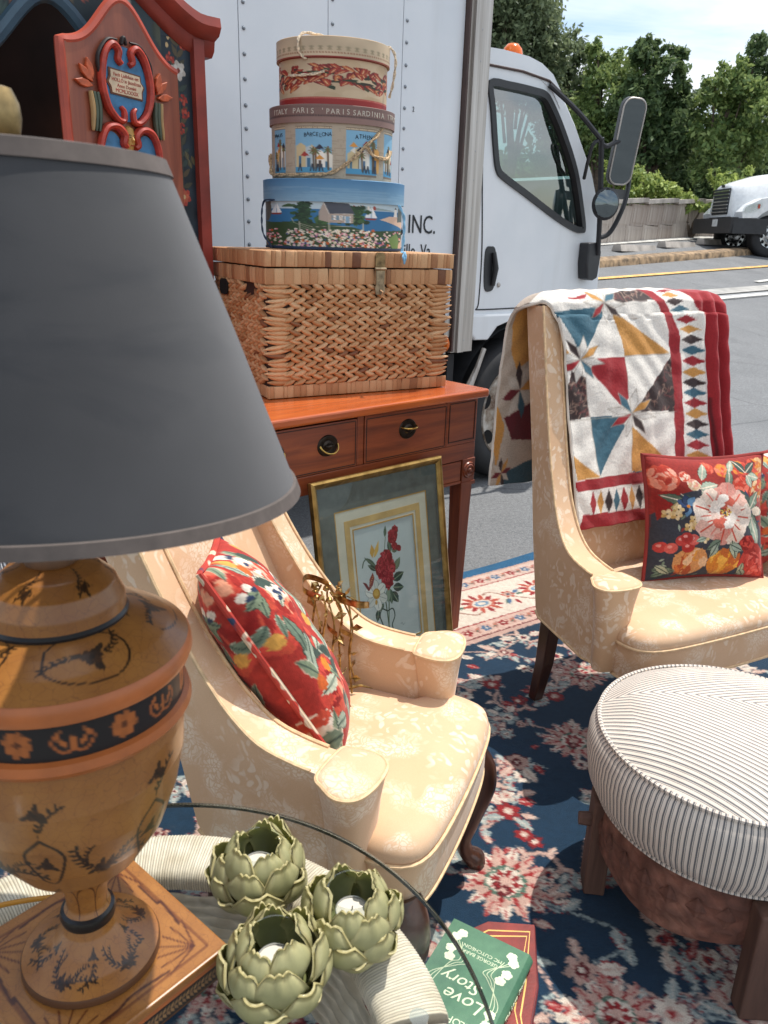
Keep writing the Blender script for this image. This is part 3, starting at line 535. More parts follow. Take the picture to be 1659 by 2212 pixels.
hl = MB().prism(catmull([(0.88, 1.04), (0.80, 1.20), (0.50, 1.27), (0.42, 1.22), (0.50, 1.10), (0.70, 1.03)], 4, True), 0.165, 0.185, 'xz').build('headlight', M_lens, T2); MB().prism(catmull([(0.84, 1.06), (0.78, 1.18), (0.52, 1.24), (0.46, 1.2), (0.54, 1.11), (0.70, 1.05)], 4, True), 0.16, 0.176, 'xz').build('reflector', M_chrome, hl); MB().box((0.5, 0.19, 1.18), (0.05, 0.01, 0.1)).build('indicator', simple('red_orange_lens', 'b8452c', 0.3), hl, smooth=False)
hl2 = MB().prism([(-2.0, 1.05), (-1.72, 1.05), (-1.66, 1.2), (-1.9, 1.25)], 0.90, 0.93, 'yz').build('headlight', M_lens, T2)
bp_ = MB().prism([(0.12, 0.55), (0.16, 0.92), (-2.16, 0.92), (-2.12, 0.55)], 0.95, 1.12, 'yz').build('bumper', M_blk, T2, smooth=False); MB().box((0.62, 0.12, 0.72), (0.86, 0.06, 0.36)).build('bumper_end', M_blk, T2, smooth=False)
MB().box((1.13, -0.75, 0.80), (0.01, 0.3, 0.17)).build('number_plate', simple('plate_white', 'c9cbc9', 0.5), T2, smooth=False)
cabp = [(-0.75, 1.0), (-0.72, 2.08), (-1.12, 2.82), (-1.35, 2.95), (-2.6, 2.98), (-2.6, 1.0)]; wn = [(-1.02, 2.12), (-1.25, 2.72), (-1.9, 2.75), (-1.9, 1.95), (-1.05, 1.95)]
for y0, y1 in ((0.0, 0.06), (-2.06, -2.0)): MB().prism(cabp, y0, y1, 'xz', [wn]).build('cab_side', M_wp2, T2, sharp=30); MB().prism(wn, (y0+y1)/2-0.004, (y0+y1)/2+0.004, 'xz').build('side_window', M_wglass, T2, smooth=False)
MB().add([(-0.72, -1.96, 2.08), (-0.72, -0.04, 2.08), (-1.12, -0.1, 2.82), (-1.12, -1.9, 2.82)], [(0, 1, 2, 3)]).build('windscreen', M_wglass, T2)
for y in (-1.97, -0.03): MB().cyl((-0.72, y, 2.06), (-1.13, y, 2.84), 0.05).build('pillar', M_wp2, T2)
MB().prism([(-1.08, 2.82), (-1.3, 2.97), (-2.6, 3.0), (-2.6, 2.9), (-1.3, 2.86)], -2.0, 0.0, 'xz').build('roof', M_wp2, T2, sharp=30)
MB().box((-0.76, -1.0, 1.5), (0.06, 2.0, 1.14)).build('bulkhead', M_dark, T2, smooth=False); MB().box((-2.5, -1.0, 2.0), (0.1, 1.9, 1.9)).build('cab_back', M_dark, T2, smooth=False)
MB().prism([(-0.02, 1.62), (-0.62, 1.78), (-0.6, 1.7), (-0.1, 1.55)], -0.075, -0.055, 'xz').build('bonnet_vent', M_dark, T2, smooth=False)
for y in (-0.17, -2.13): 
    o = wheel('wheel', T2, (0, y, 0.5), 0.5, 0.29, 0.28, (M_chrome, M_void, M_dark), 10)
    o.rotation_euler = (R(90), 0, 0); o.location = (0, y+0.22 if y > -1 else y-0.04+0.26, 0.5)
MB().box((-1.6, -1.0, 0.72), (4.6, 0.9, 0.3)).box((0.3, -1.0, 0.7), (1.2, 1.5, 0.3)).build('chassis', M_dark, T2, smooth=False)
MB().box((-5.2, -1.0, 2.2), (5.0, 2.3, 2.5)).build('cargo_box', M_wp2, T2, smooth=False)
# ================================================================== SIDEBOARD (same local frame as the truck)
SB = (0.303, 2.578, 0.004); TOPZ = 0.895
def wood(name, c0, c1, c2, rough, ax=(1.2, 14, 14), coat=0.3, sc=2.2):
    t = NT(name); mp_ = t.n('ShaderNodeMapping', {'Vector': t.co(), 'Scale': ax}).outputs[0]; n_ = t.noise(sc, 7, 0.62, mp_, 0.6)
    t.set(Base_Color=t.ramp(n_, [(0.28, c0), (0.5, c1), (0.74, c2)]), Roughness=rough, Coat_Weight=coat, Coat_Roughness=0.2); t.bump(n_, 0.08, 0.002); return t.m
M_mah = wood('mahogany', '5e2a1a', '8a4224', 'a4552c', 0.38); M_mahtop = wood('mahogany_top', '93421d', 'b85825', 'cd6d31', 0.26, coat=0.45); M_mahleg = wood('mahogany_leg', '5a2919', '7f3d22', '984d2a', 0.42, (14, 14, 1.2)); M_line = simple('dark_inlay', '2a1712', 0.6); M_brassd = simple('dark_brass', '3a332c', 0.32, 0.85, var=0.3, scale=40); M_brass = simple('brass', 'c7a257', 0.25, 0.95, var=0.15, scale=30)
S = thing('sideboard', 'reddish mahogany sideboard with drawers carrying the wicker trunk', 'sideboard', SB, A42)
L, D = 1.444, 0.50
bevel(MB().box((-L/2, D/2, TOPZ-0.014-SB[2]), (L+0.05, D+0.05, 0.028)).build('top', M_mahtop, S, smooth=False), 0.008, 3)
zt = TOPZ-0.028-SB[2]
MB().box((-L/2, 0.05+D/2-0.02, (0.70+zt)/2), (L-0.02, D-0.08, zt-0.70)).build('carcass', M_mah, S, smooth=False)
# front frame: rails and stiles butt against the drawers
def front(x0, x1, z0, z1, name, mat=M_mah, y=-0.0, th=0.03, b=0.002): return bevel(MB().box(((x0+x1)/2, y+th/2, (z0+z1)/2), (x1-x0, th, z1-z0)).build(name, mat, S, smooth=False), b)
Z0, Z1 = 0.713, 0.858
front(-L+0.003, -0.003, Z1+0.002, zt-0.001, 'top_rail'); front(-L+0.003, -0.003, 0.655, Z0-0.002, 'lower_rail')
xd = [(-0.494, -0.149), (-0.924, -0.524), (-1.297, -0.952)]
for x0, x1 in ((-0.146, -0.003), (-0.521, -0.497), (-0.949, -0.927), (-1.441, -1.30)): front(x0, x1, Z0-0.001, Z1+0.001, 'stile')
def pull(x, z, parent, tilt=-0.3):
    p = MB().lathe([(0.0, -0.008), (0.012, -0.008), (0.018, -0.003), (0.026, -0.005), (0.034, -0.004), (0.037, 0.0)], 28).build('pull_plate', M_brassd, parent); p.location = (x, -0.0015, z); p.rotation_euler = (R(-90), 0, 0); p.scale = (1, 0.86, 1)
    a = np.linspace(R(180), R(360), 15); q = MB().tube([(0.031*math.cos(k), -0.009-0.010*abs(math.sin(k)), 0.026*math.sin(k)) for k in a], 0.0024, 6).build('bail', M_brass, parent); q.location = (x, 0, z); q.rotation_euler = (tilt, 0, 0)
    b = MB().lathe([(0, -0.014), (0.008, -0.012), (0.012, -0.006), (0.012, 0)], 14).build('boss', M_brassd, parent); b.location = (x, -0.006, z); b.rotation_euler = (R(-90), 0, 0); b.scale = (1.3, 0.6, 1)
for k, (x0, x1) in enumerate(xd):
    dr = front(x0, x1, Z0, Z1-0.004 if k else Z1, 'drawer', y=-0.002)
    for zz in (Z0+0.006, Z1-0.010): MB().box(((x0+x1)/2, -0.0023, zz), (x1-x0-0.012, 0.002, 0.0022)).build('inlay_line', M_line, dr, smooth=False)
    for xx in (x0+0.006, x1-0.006): MB().box((xx, -0.0023, (Z0+Z1)/2-0.002), (0.0022, 0.002, Z1-Z0-0.020)).build('inlay_line', M_line, dr, smooth=False)
    if k != 1: pull((x0+x1)/2, (Z0+Z1)/2+0.012, dr, -1.15 if k == 0 else -0.2)
    else:
        pull(-0.632, 0.79, dr); pull(-0.816, 0.79, dr)
for x0, x1 in ((-0.135, -0.014), (-1.43, -1.309)):
    for zz in (Z0+0.012, Z1-0.006): MB().box(((x0+x1)/2, -0.0008, zz), (x1-x0, 0.002, 0.0022)).build('inlay_line', M_line, S, smooth=False)
    for xx in (x0, x1): MB().box((xx, -0.0008, (Z0+Z1)/2), (0.0022, 0.002, Z1-Z0-0.018)).build('inlay_line', M_line, S, smooth=False)
for sgn in (0, 1):   # low side bays, each with a small drawer, an oval knob and a turned rosette on the leg block
    xa = lambda x: x if not sgn else -L-x
    x0, x1 = sorted((xa(-0.30), xa(-0.064)))
    MB().box(((x0+x1)/2, 0.2, 0.617), (x1-x0-0.004, 0.36, 0.078)).build('side_bay', M_mah, S, smooth=False)
    dr = front(x0+0.002, x1-0.002, 0.584, 0.652, 'small_drawer', y=0.0); front(x0, x1-0.001, 0.574, 0.583, 'bead', y=-0.003, th=0.03)
    kb = MB().lathe([(0.0, -0.024), (0.010, -0.022), (0.013, -0.014), (0.007, -0.008), (0.016, -0.005), (0.019, -0.001), (0.019, 0.0)], 20).build('knob', simple('aged_brass', '7d6a48', 0.3, 0.9), dr); kb.location = (xa(-0.185), -0.001, 0.618); kb.rotation_euler = (R(-90), 0, 0); kb.scale = (0.85, 1.15, 1)
    for yy in (0.028, D-0.03):
        lg = MB(); xl = xa(-0.031); cx = xl
        lg.box((cx, yy, 0.615), (0.062, 0.062, 0.084)); prof = [(0.055, 0.572), (0.052, 0.50), (0.034, 0.0)]
        V = [(cx+a*w/2+(0.0 if not sgn else 0), yy+b*w/2, z-SB[2]+0.004) for w, z in prof for a, b in ((-1, -1), (1, -1), (1, 1), (-1, 1))]; Fq = [(4*k+j, 4*k+(j+1) % 4, 4*k+4+(j+1) % 4, 4*k+4+j) for k in range(2) for j in range(4)]+[(3, 2, 1, 0), (8, 9, 10, 11)]
        lg.add(V, Fq); lgo = lg.build('leg', M_mahleg, S, smooth=False); bevel(lgo, 0.002)
        if yy < 0.1:
            ro = MB().lathe([(0.0, -0.012), (0.006, -0.011), (0.009, -0.006), (0.014, -0.005), (0.018, -0.009), (0.022, -0.005), (0.026, -0.006), (0.029, -0.001), (0.029, 0.001)], 24).build('rosette', M_mahleg, lgo); ro.location = (cx, -0.002, 0.617); ro.rotation_euler = (R(-90), 0, 0)
            MB().box((cx, 0.027, 0.570), (0.068, 0.066, 0.012)).build('collar', M_mahleg, lgo, smooth=False)

# ================================================================== WICKER TRUNK
BR = math.atan2(0.491, 0.871); b0 = on_z(581, 864, TOPZ); BK = thing('wicker_trunk', 'large braided wicker trunk with brass hasp standing on the sideboard', 'trunk', (b0.x, b0.y, TOPZ), BR)
BW, BD, BH = 0.614, 0.50, 0.418
def straw(name, c0, c1, c2, c3, mapscale, bs=0.5):
    t = NT(name); oi = t.n('ShaderNodeObjectInfo').outputs['Random']; ri = t.n('ShaderNodeNewGeometry').outputs['Random Per Island']; f = t.math('FRACT', t.math('ADD', t.math('MULTIPLY', oi, 7.31), ri))
    mp_ = t.n('ShaderNodeMapping', {'Vector': t.co(), 'Scale': mapscale}).outputs[0]; n_ = t.noise(1, 5, 0.6, mp_)
    g = t.ramp(f, [(0.0, c0), (0.06, c1), (0.55, c2), (1.0, c3)]); t.set(Base_Color=t.mix(t.ramp(n_, [(0.3, 0.55), (0.65, 0.0)]), g, t.mix(1.0, g, '8a6a4c', 'MULTIPLY')), Roughness=0.62); t.bump(n_, bs, 0.002); return t.m
M_straw = straw('water_hyacinth', '875536', 'bd8858', 'd6a473', 'e6bd8f', (60, 500, 500)); M_strip = straw('banana_leaf', '774a30', 'bd895c', 'd4a273', 'e2b788', (500, 500, 40)); M_core = simple('dark_gaps', '38231a', 0.9)
MB().box((BW/2, BD/2, 0.165), (BW-0.014, BD-0.014, 0.325)).build('core', M_core, BK, smooth=False)
# one braid stitch, a bent pointed pad
def stitch_mesh(name, L_, w, h):
    V = []; n, m_ = 7, 7
    for i in range(n):
        t_ = i/(n-1); k = (math.sin(math.pi*min(1, max(0.0, t_*0.94+0.03)))**0.8)
        for j in range(m_): a = math.pi*j/(m_-1); V.append(((t_-0.5)*L_, -h*math.sin(a)*k, w/2*math.cos(a)*k+0.012*(t_-0.5)**2))
    Fq = [(i*m_+j, i*m_+j+1, (i+1)*m_+j+1, (i+1)*m_+j) for i in range(n-1) for j in range(m_-1)]
    return V, Fq
sv, sf = stitch_mesh('s', 0.050, 0.0165, 0.0125); sm = mesh('braid_stitch', sv, sf); sm.materials.append(M_straw)
ROWS, RZ0, RZ1 = 11, 0.040, 0.326; rh = (RZ1-RZ0)/ROWS; cands = []
for face in range(2):
    W_ = BW if face == 0 else BD; x0, x1 = (0.062, W_-0.058) if face == 0 else (0.03, W_-0.03); ns = int((x1-x0)/0.0350)
    for r_ in range(ROWS):
        for s_ in (0, 1):
            for k in range(ns):
                x = x0+(k+0.5*s_+0.2)*(x1-x0)/ns; z = RZ0+rh*(r_+0.255+0.49*s_); tilt = R(22 if s_ else -22)+random.gauss(0, 0.05); sc_ = random.uniform(0.9, 1.12)
                if face == 1 and 0.285 < z and abs(x-(BD-0.14)) < 0.05: continue
                rm_ = Matrix.Rotation(tilt, 4, 'Y') @ Matrix.Rotation(0.17+random.gauss(0, 0.03), 4, 'Z') @ Matrix.Diagonal((sc_, random.uniform(0.85, 1.2), random.uniform(0.9, 1.15), 1))
                if face == 0: M_ = Matrix.Translation((x, 0.006+random.uniform(-0.0015, 0.001), z)) @ rm_
                else: M_ = Matrix.Translation((0.006, W_-x, z)) @ Matrix.Rotation(R(-90), 4, 'Z') @ rm_
                cands.append((face, x, M_))
fr_ = sorted([c for c in cands if c[0] == 0], key=lambda c: c[1]); singles, rest = fr_[:300], fr_[300:]+[c for c in cands if c[0] == 1]
for _, _, M_ in singles: o = bpy.data.objects.new('braid_stitch', sm); COL.objects.link(o); o.parent = BK; o.matrix_local = M_
SV = np.c_[np.array(sv), np.ones(len(sv))]; Vs = []; Fs = []
for k, (_, _, M_) in enumerate(rest): Vs.append((SV @ np.array(M_).T)[:, :3]); Fs.append(np.array(sf)+k*len(sv))
tag(obj('braid_weave', np.concatenate(Vs), np.concatenate(Fs), M_straw, BK), kind='stuff')
# wrapped strand ends at the two upright corners
ev, ef = stitch_mesh('e', 0.090, 0.0165, 0.010); em = mesh('corner_wrap', ev, ef); em.materials.append(M_straw)
for r_ in range(ROWS*2):
    for x in (0.036, BW-0.034):
        o = bpy.data.objects.new('corner_wrap', em); COL.objects.link(o); o.parent = BK; o.matrix_local = Matrix.Translation((x+random.uniform(-0.004, 0.004), 0.006, RZ0+rh*(r_+0.5)/2)) @ Matrix.Rotation(random.gauss(0, 0.10), 4, 'Y') @ Matrix.Diagonal((random.uniform(0.85, 1.1), 1, random.uniform(0.9, 1.2), 1))
# bands of upright leaf strips: foot band, upper band, lid
bm_ = [mesh('leaf_strip', *(lambda m: (m.v, m.f))(MB().lathe([(0.5, 0.0), (0.53, 0.06), (0.54, 0.5), (0.53, 0.94), (0.5, 1.0)], 4, sx=1, sy=1)), smooth=False)]
def padmesh(name):
    V = []; 
    for z in (0, 0.05, 0.5, 0.95, 1):
        b = {0: 0.0, 0.05: 0.7, 0.5: 1.0, 0.95: 0.7, 1: 0.0}[z]
        for x, y in ((-0.5, 0), (-0.42, 0.7), (0, 1.0), (0.42, 0.7), (0.5, 0)): V.append((x, -y*b if y else 0, z))
    Fq = [(i*5+j, i*5+j+1, (i+1)*5+j+1, (i+1)*5+j) for i in range(4) for j in range(4)]; me = mesh(name, V, Fq); me.materials.append(M_strip); return me
pad = padmesh('leaf_strip')
def band(z0, z1, y_out, wmin, wmax, parent, W_=BW, D_=BD, over=0.004):
    for face in range(2):
        x = -over; lim = (W_ if face == 0 else D_)+over
        while x < lim-0.004:
            w = random.uniform(wmin, wmax); w = min(w, lim-x); o = bpy.data.objects.new('leaf_strip', pad); COL.objects.link(o); o.parent = parent
            sz = (z1-z0)*random.uniform(0.985, 1.015); Sx = Matrix.Diagonal((w*1.03, random.uniform(0.004, 0.007), sz, 1)); Rz = Matrix.Rotation(random.gauss(0, 0.018), 4, 'Y')
            if face == 0: o.matrix_local = Matrix.Translation((x+w/2, 0.002-y_out, z0)) @ Rz @ Sx
            else: o.matrix_local = Matrix.Translation((0.002-y_out, D_-(x+w/2), z0)) @ Matrix.Rotation(R(-90), 4, 'Z') @ Rz @ Sx
            x += w
bf = MB().box((BW/2, BD/2, 0.020), (BW-0.006, BD-0.006, 0.036)).build('foot_band', M_core, BK, smooth=False); band(0.002, 0.038, 0.0, 0.012, 0.03, bf)
bu = MB().box((BW/2, BD/2, 0.348), (BW-0.004, BD-0.004, 0.044)).build('rim_band', M_core, BK, smooth=False); band(0.326, 0.3705, 0.0035, 0.012, 0.034, bu)
ld = MB().box((BW/2, BD/2, 0.395), (BW+0.002, BD+0.002, 0.042)).build('lid', M_core, BK, smooth=False); band(0.3745, 0.417, 0.0055, 0.010, 0.032, ld, over=0.007)
x = -0.006
while x < BW:   # strips across the lid top
    w = random.uniform(0.014, 0.03); o = bpy.data.objects.new('leaf_strip', pad); COL.objects.link(o); o.parent = ld; o.matrix_local = Matrix.Translation((x+w/2, -0.004, 0.4155)) @ Matrix.Rotation(R(-90), 4, 'X') @ Matrix.Diagonal((w*1.04, 0.004, BD+0.008, 1)); x += w
hh = MB().prism(rrect(0.075, 0.048, 0.018), 0, 0.004, 'yz').build('hand_hole', M_void, BK); hh.location = (-0.0095, BD-0.14, 0.30)
hs = MB().prism([(-0.016, 0.0), (0.016, 0.0), (0.016, 0.042), (0.010, 0.052), (-0.010, 0.052), (-0.016, 0.042)], -0.006, 0.0, 'xz').build('hasp_plate', simple('aged_hasp', '8a7453', 0.35, 0.85, var=0.3, scale=60), BK, smooth=False); hs.location = (0.355, -0.006, 0.366)
MB().prism([(-0.014, -0.068), (0.014, -0.068), (0.017, -0.05), (0.013, -0.035), (0.015, 0.0), (-0.015, 0.0), (-0.013, -0.035), (-0.017, -0.05)], -0.009, -0.005, 'xz').cyl((-0.019, -0.008, 0.006), (0.019, -0.008, 0.006), 0.004, n=10).build('hasp', simple('hasp_steel', '9b8a70', 0.35, 0.8, var=0.3, scale=60), hs, smooth=False)
MB().tube([(0.0, -0.011, -0.055), (0.004, -0.02, -0.06), (0.002, -0.014, -0.075)], 0.0022, 6).tube([(0.002, -0.014, -0.072), (0.022, -0.012, -0.084)], 0.0014, 5).build('peg', M_straw, hs)

# ================================================================== HAT BOXES
HX, HY = -0.192, 2.665; HZ0 = TOPZ+0.4205
def oval_box(name, label, loc, rx, ry, h, lidh, lrx, lry, cv_body, cv_lid, mbody, mlid, rot=0.0, top='b98f6a', nb=(300, 70), nlid=(300, 26)):
    o = thing(name, label, 'hat box', loc, rot, 'stacked hat boxes')
    # u = 0.5 is the side that faces the camera (-y)
    def wall(rx_, ry_, z0, z1):
        def fn(U, V_): a = -math.pi/2+(U-0.5)*2*math.pi; return rx_*np.cos(a), ry_*np.sin(a), z0+(z1-z0)*(1-V_)
        return fn
    V, Fq, U, W_ = grid(nb[0], nb[1], wall(rx, ry, 0.0, h-lidh+0.002), closed=True); obj('body', V, Fq, mbody, o, col=cv_body.at(U, W_))
    V, Fq, U, W_ = grid(nlid[0], nlid[1], wall(lrx, lry, h-lidh, h), closed=True); lo = obj('lid', V, Fq, mlid, o, col=cv_lid.at(U, W_))
    MB().lathe([(lrx, h-0.0003), (lrx*0.985, h+0.0015), (0.0, h+0.003)], 64, sy=lry/lrx).build('lid_top', simple(name+'_top', top, 0.8), lo)
    MB().lathe([(lrx-0.0005, h-lidh), (rx-0.001, h-lidh+0.001)], 64, sy=lry/lrx).build('lid_rim', simple(name+'_rim', top, 0.8), lo)
    return o
M_pap = painted('printed_paper', 0.55, 0.05, 30, spec=0.5); M_rope = simple('twisted_cord', 'b49a78', 0.85, var=0.35, scale=160, bump=0.6, bscale=240, bdist=0.002)
def rope(path, r, parent, mat=M_rope, name='cord'):
    P = catmull(path, 14); m = MB(); L_ = 0
    for k in range(2):
        Q = []; ph = math.pi*k; d = 0
        for i, p in enumerate(P):
            if i: d += math.dist(P[i], P[i-1])
            a = d/(r*2.6)+ph; Q.append((p[0]+r*0.5*math.cos(a), p[1]+r*0.3*math.sin(a), p[2]+r*0.5*math.sin(a)))
        m.tube(Q, r*0.62, 6)
    return m.build(name, mat, parent)
rg = np.random.default_rng(5)
# --- bottom: blue lidded seaside scene.  Front quarter of the wall drawn in the units of a close look (0..1290 x 0..560)
cb_ = Cv(2.0, 1.0, 300, '2f4a30'); 
def U3(P):
    P = np.asarray(P, float); q = (P[:, 0]/1290-0.5)*2; k = np.clip(q, -0.99, 0.99); return np.stack([1+(np.arcsin(k)+(q-k)*1.4)/math.pi, P[:, 1]/560], 1)
cb_.T = U3; cb_.ts = 1/1900
c = cb_
c.poly([(-1600, 0), (2900, 0), (2900, 120), (-1600, 120)], 'b9cdd6'); c.poly([(-1600, 90), (2900, 90), (2900, 330), (-1600, 330)], '2f6f9e')
for k in range(60): x = rg.uniform(-1400, 2700); y = rg.uniform(95, 300); c.line([(x, y), (x+rg.uniform(40, 120), y+3)], 5, '4a8ab5' if k % 2 else '235a86')
c.poly([(-1600, 230), (-200, 215), (60, 250), (300, 240), (520, 260), (780, 290), (900, 330), (1290, 300), (2900, 260), (2900, 560), (-1600, 560)], '324a2c')
c.poly([(150, 60), (200, 35), (270, 45), (270, 75), (150, 75)], '3f5a3a'); c.poly([(720, 85), (900, 45), (1050, 60), (1180, 85)], '8fa0a0')
for x, q in ((770, '8d3b34'), (815, 'c9b8a8'), (850, 'b9534a'), (905, 'ded8cc'), (960, '9a4038')): c.poly([(x, 50), (x+14, 34), (x+28, 50), (x+28, 82), (x, 82)], q)
c.poly([(1030, 190), (1120, 150), (1260, 150), (1290, 220), (1290, 300), (1200, 250)], 'd9b9a2')
c.poly([(1175, 150), (1182, 60), (1206, 60), (1214, 150)], 'e9e6df'); c.poly([(1180, 60), (1194, 35), (1208, 60)], '3a4148')
for sx, sy, k in ((950, 185, 1.0), (105, 150, 0.8)): c.poly([(sx, sy-150*k), (sx+52*k, sy-15*k), (sx-2, sy-10*k)], 'eef0ee'); c.poly([(sx-6, sy-140*k), (sx-70*k, sy-12*k), (sx-6, sy-12*k)], 'dfe5e8'); c.poly([(sx-70*k, sy-6), (sx+55*k, sy-6), (sx+35*k, sy+12), (sx-50*k, sy+12)], '8d3b34')
for k in range(90): c.ell(330+rg.normal(0, 48)*(0.4+k/130), 20+k*2.6, 26, 15, ['24402a', '2f5232', '1c3524'][k % 3], jit=0.3)
for k in range(60): c.ell(800+rg.normal(0, 55), 60+rg.uniform(0, 190), 30, 24, ['2c4a2c', '3f6238', '223a24'][k % 3], jit=0.3)
for k in range(30): c.ell(500+rg.normal(0, 30), 170+rg.uniform(0, 80), 22, 18, ['2c4a2c', '3f6238'][k % 2], jit=0.3)
c.poly([(470, 130), (512, 10), (560, 140), (560, 240), (470, 215)], 'a89a8f'); c.poly([(512, 8), (740, 20), (790, 135), (562, 140)], '4a4f5a'); c.poly([(560, 140), (782, 135), (782, 240), (560, 240)], 'b3a598'); c.line([(508, 5), (562, 142), (786, 137)], 7, 'e8e2d8')
for x in (600, 655): c.poly([(x-16, 160), (x+44, 160), (x+44, 210), (x-16, 210)], '6d8ea0'); c.poly([(x, 160), (x+28, 160), (x+28, 210), (x, 210)], 'e9e6e0')
c.poly([(706, 165), (745, 165), (745, 240), (706, 240)], '7fa3bd'); c.line([(704, 240), (704, 160), (748, 160), (748, 240)], 6, 'efece6')
for k in range(70): c.poly([(x := 562+rg.uniform(0, 215), y := 142+rg.uniform(0, 95)), (x+16, y), (x+16, y+4), (x, y+4)], '958579')
for x in (300, 560, 870): c.line([(x, 240), (x+4, 350)], 12, 'b8b4a4')
c.line([(300, 260), (420, 300), (560, 285), (870, 280)], 9, 'c4c0b0'); c.line([(300, 300), (420, 345), (560, 330), (870, 320)], 9, 'a9a595'); c.line([(230, 200), (250, 250), (420, 330)], 8, 'b8b4a4')
for k in range(900):
    x = rg.uniform(-1500, 2800); y = 300+rg.beta(1.3, 1)*255; c.line([(x, y), (x+rg.normal(0, 14), y+rg.uniform(15, 40))], 4, ['2a4426', '4a6438', '1f351f'][k % 3])
for k in range(760):
    x = rg.uniform(-1500, 2800) if k > 330 else rg.uniform(180, 1020); y = 320+rg.beta(1.2, 1.1)*230; r_ = rg.uniform(8, 15); q = rg.random()
    if q < 0.62: c.flower(x, y, r_*1.25, 6, ['eee9dd'], rg.random()*6, 'd8b24a', sq=0.8)
    elif q < 0.74: c.flower(x, y, r_*1.3, 5, ['d3652f'], rg.random()*6, '8a3a1e')
    elif q < 0.9: c.ell(x, y, r_, r_*0.8, ['d49aa6', 'c97c90', 'e0b6bd'][k % 3])
    else: c.ell(x, y, r_*0.8, r_*0.8, ['3a4a86', '7a4a7e'][k % 2])
for k in range(40): x = rg.choice([30, 75, 110, 1190, 1240, 1100]); c.ell(x+rg.normal(0, 12), rg.uniform(330, 540), 10, 9, ['d98a9a', 'e9c4c4', 'c0566c'][k % 3])
c.poly([(1120, 420), (1200, 340), (1240, 400), (1250, 560), (1180, 560)], '6a8a4a'); c.poly([(1240, 470), (1290, 400), (1290, 560), (1230, 560)], 'd7b59a')
for k in range(12): c.line([(-20+k*14, 560), (-20+k*14, 520)], 5, 'e9e4da')
c.poly([(0, 0), (50, 0), (55, 150), (30, 230), (0, 230)], '5c5c56'); c.poly([(1225, 40), (1275, 20), (1280, 200), (1215, 210)], '59635e')
cl_ = Cv(2.0, 0.3, 300, '4f86ae'); 
for k in range(60): cl_.poly([(0, 0.3*k/60), (2, 0.3*k/60), (2, 0.3*(k+1.02)/60), (0, 0.3*(k+1.02)/60)], tuple(np.array([0.29, 0.49, 0.65])*(1-k/60)+np.array([0.52, 0.66, 0.75])*(k/60)))
for k in range(60): cl_.ell(rg.uniform(0, 2), rg.uniform(0.1, 0.3), rg.uniform(0.05, 0.15), 0.012, '8fb0c6', al=0.35)
b3 = oval_box('hat_box', 'blue lidded hat box with painted seaside cottage, lowest of the stack', (HX+0.005, HY, HZ0), 0.216, 0.172, 0.197, 0.062, 0.222, 0.178, cb_, cl_, M_pap, M_pap, A42*0.2, '6f97b5', nb=(420, 90))
M_bcord = simple('blue_cord', '7fb3d3', 0.7, var=0.2, scale=60); M_bedge = simple('dark_blue_edge', '21344e', 0.7)
MB().lathe([(0.2175, 0.0), (0.2182, 0.004), (0.2172, 0.008)], 72, sy=0.1735/0.2175).build('bottom_trim', M_bedge, b3)
rope([(0.190, -0.115, 0.135), (0.206, -0.12, 0.10), (0.207, -0.124, 0.04), (0.203, -0.128, 0.004), (0.199, -0.150, -0.004), (0.196, -0.225, -0.003), (0.1945, -0.240, -0.016), (0.193, -0.240, -0.030), (0.190, -0.240, -0.016), (0.194, -0.225, -0.002)], 0.0045, b3, M_bcord)
rope([(-0.190, -0.10, 0.138), (-0.222, -0.07, 0.13), (-0.226, -0.065, 0.05), (-0.20, -0.09, 0.004)], 0.003, b3, M_bedge)
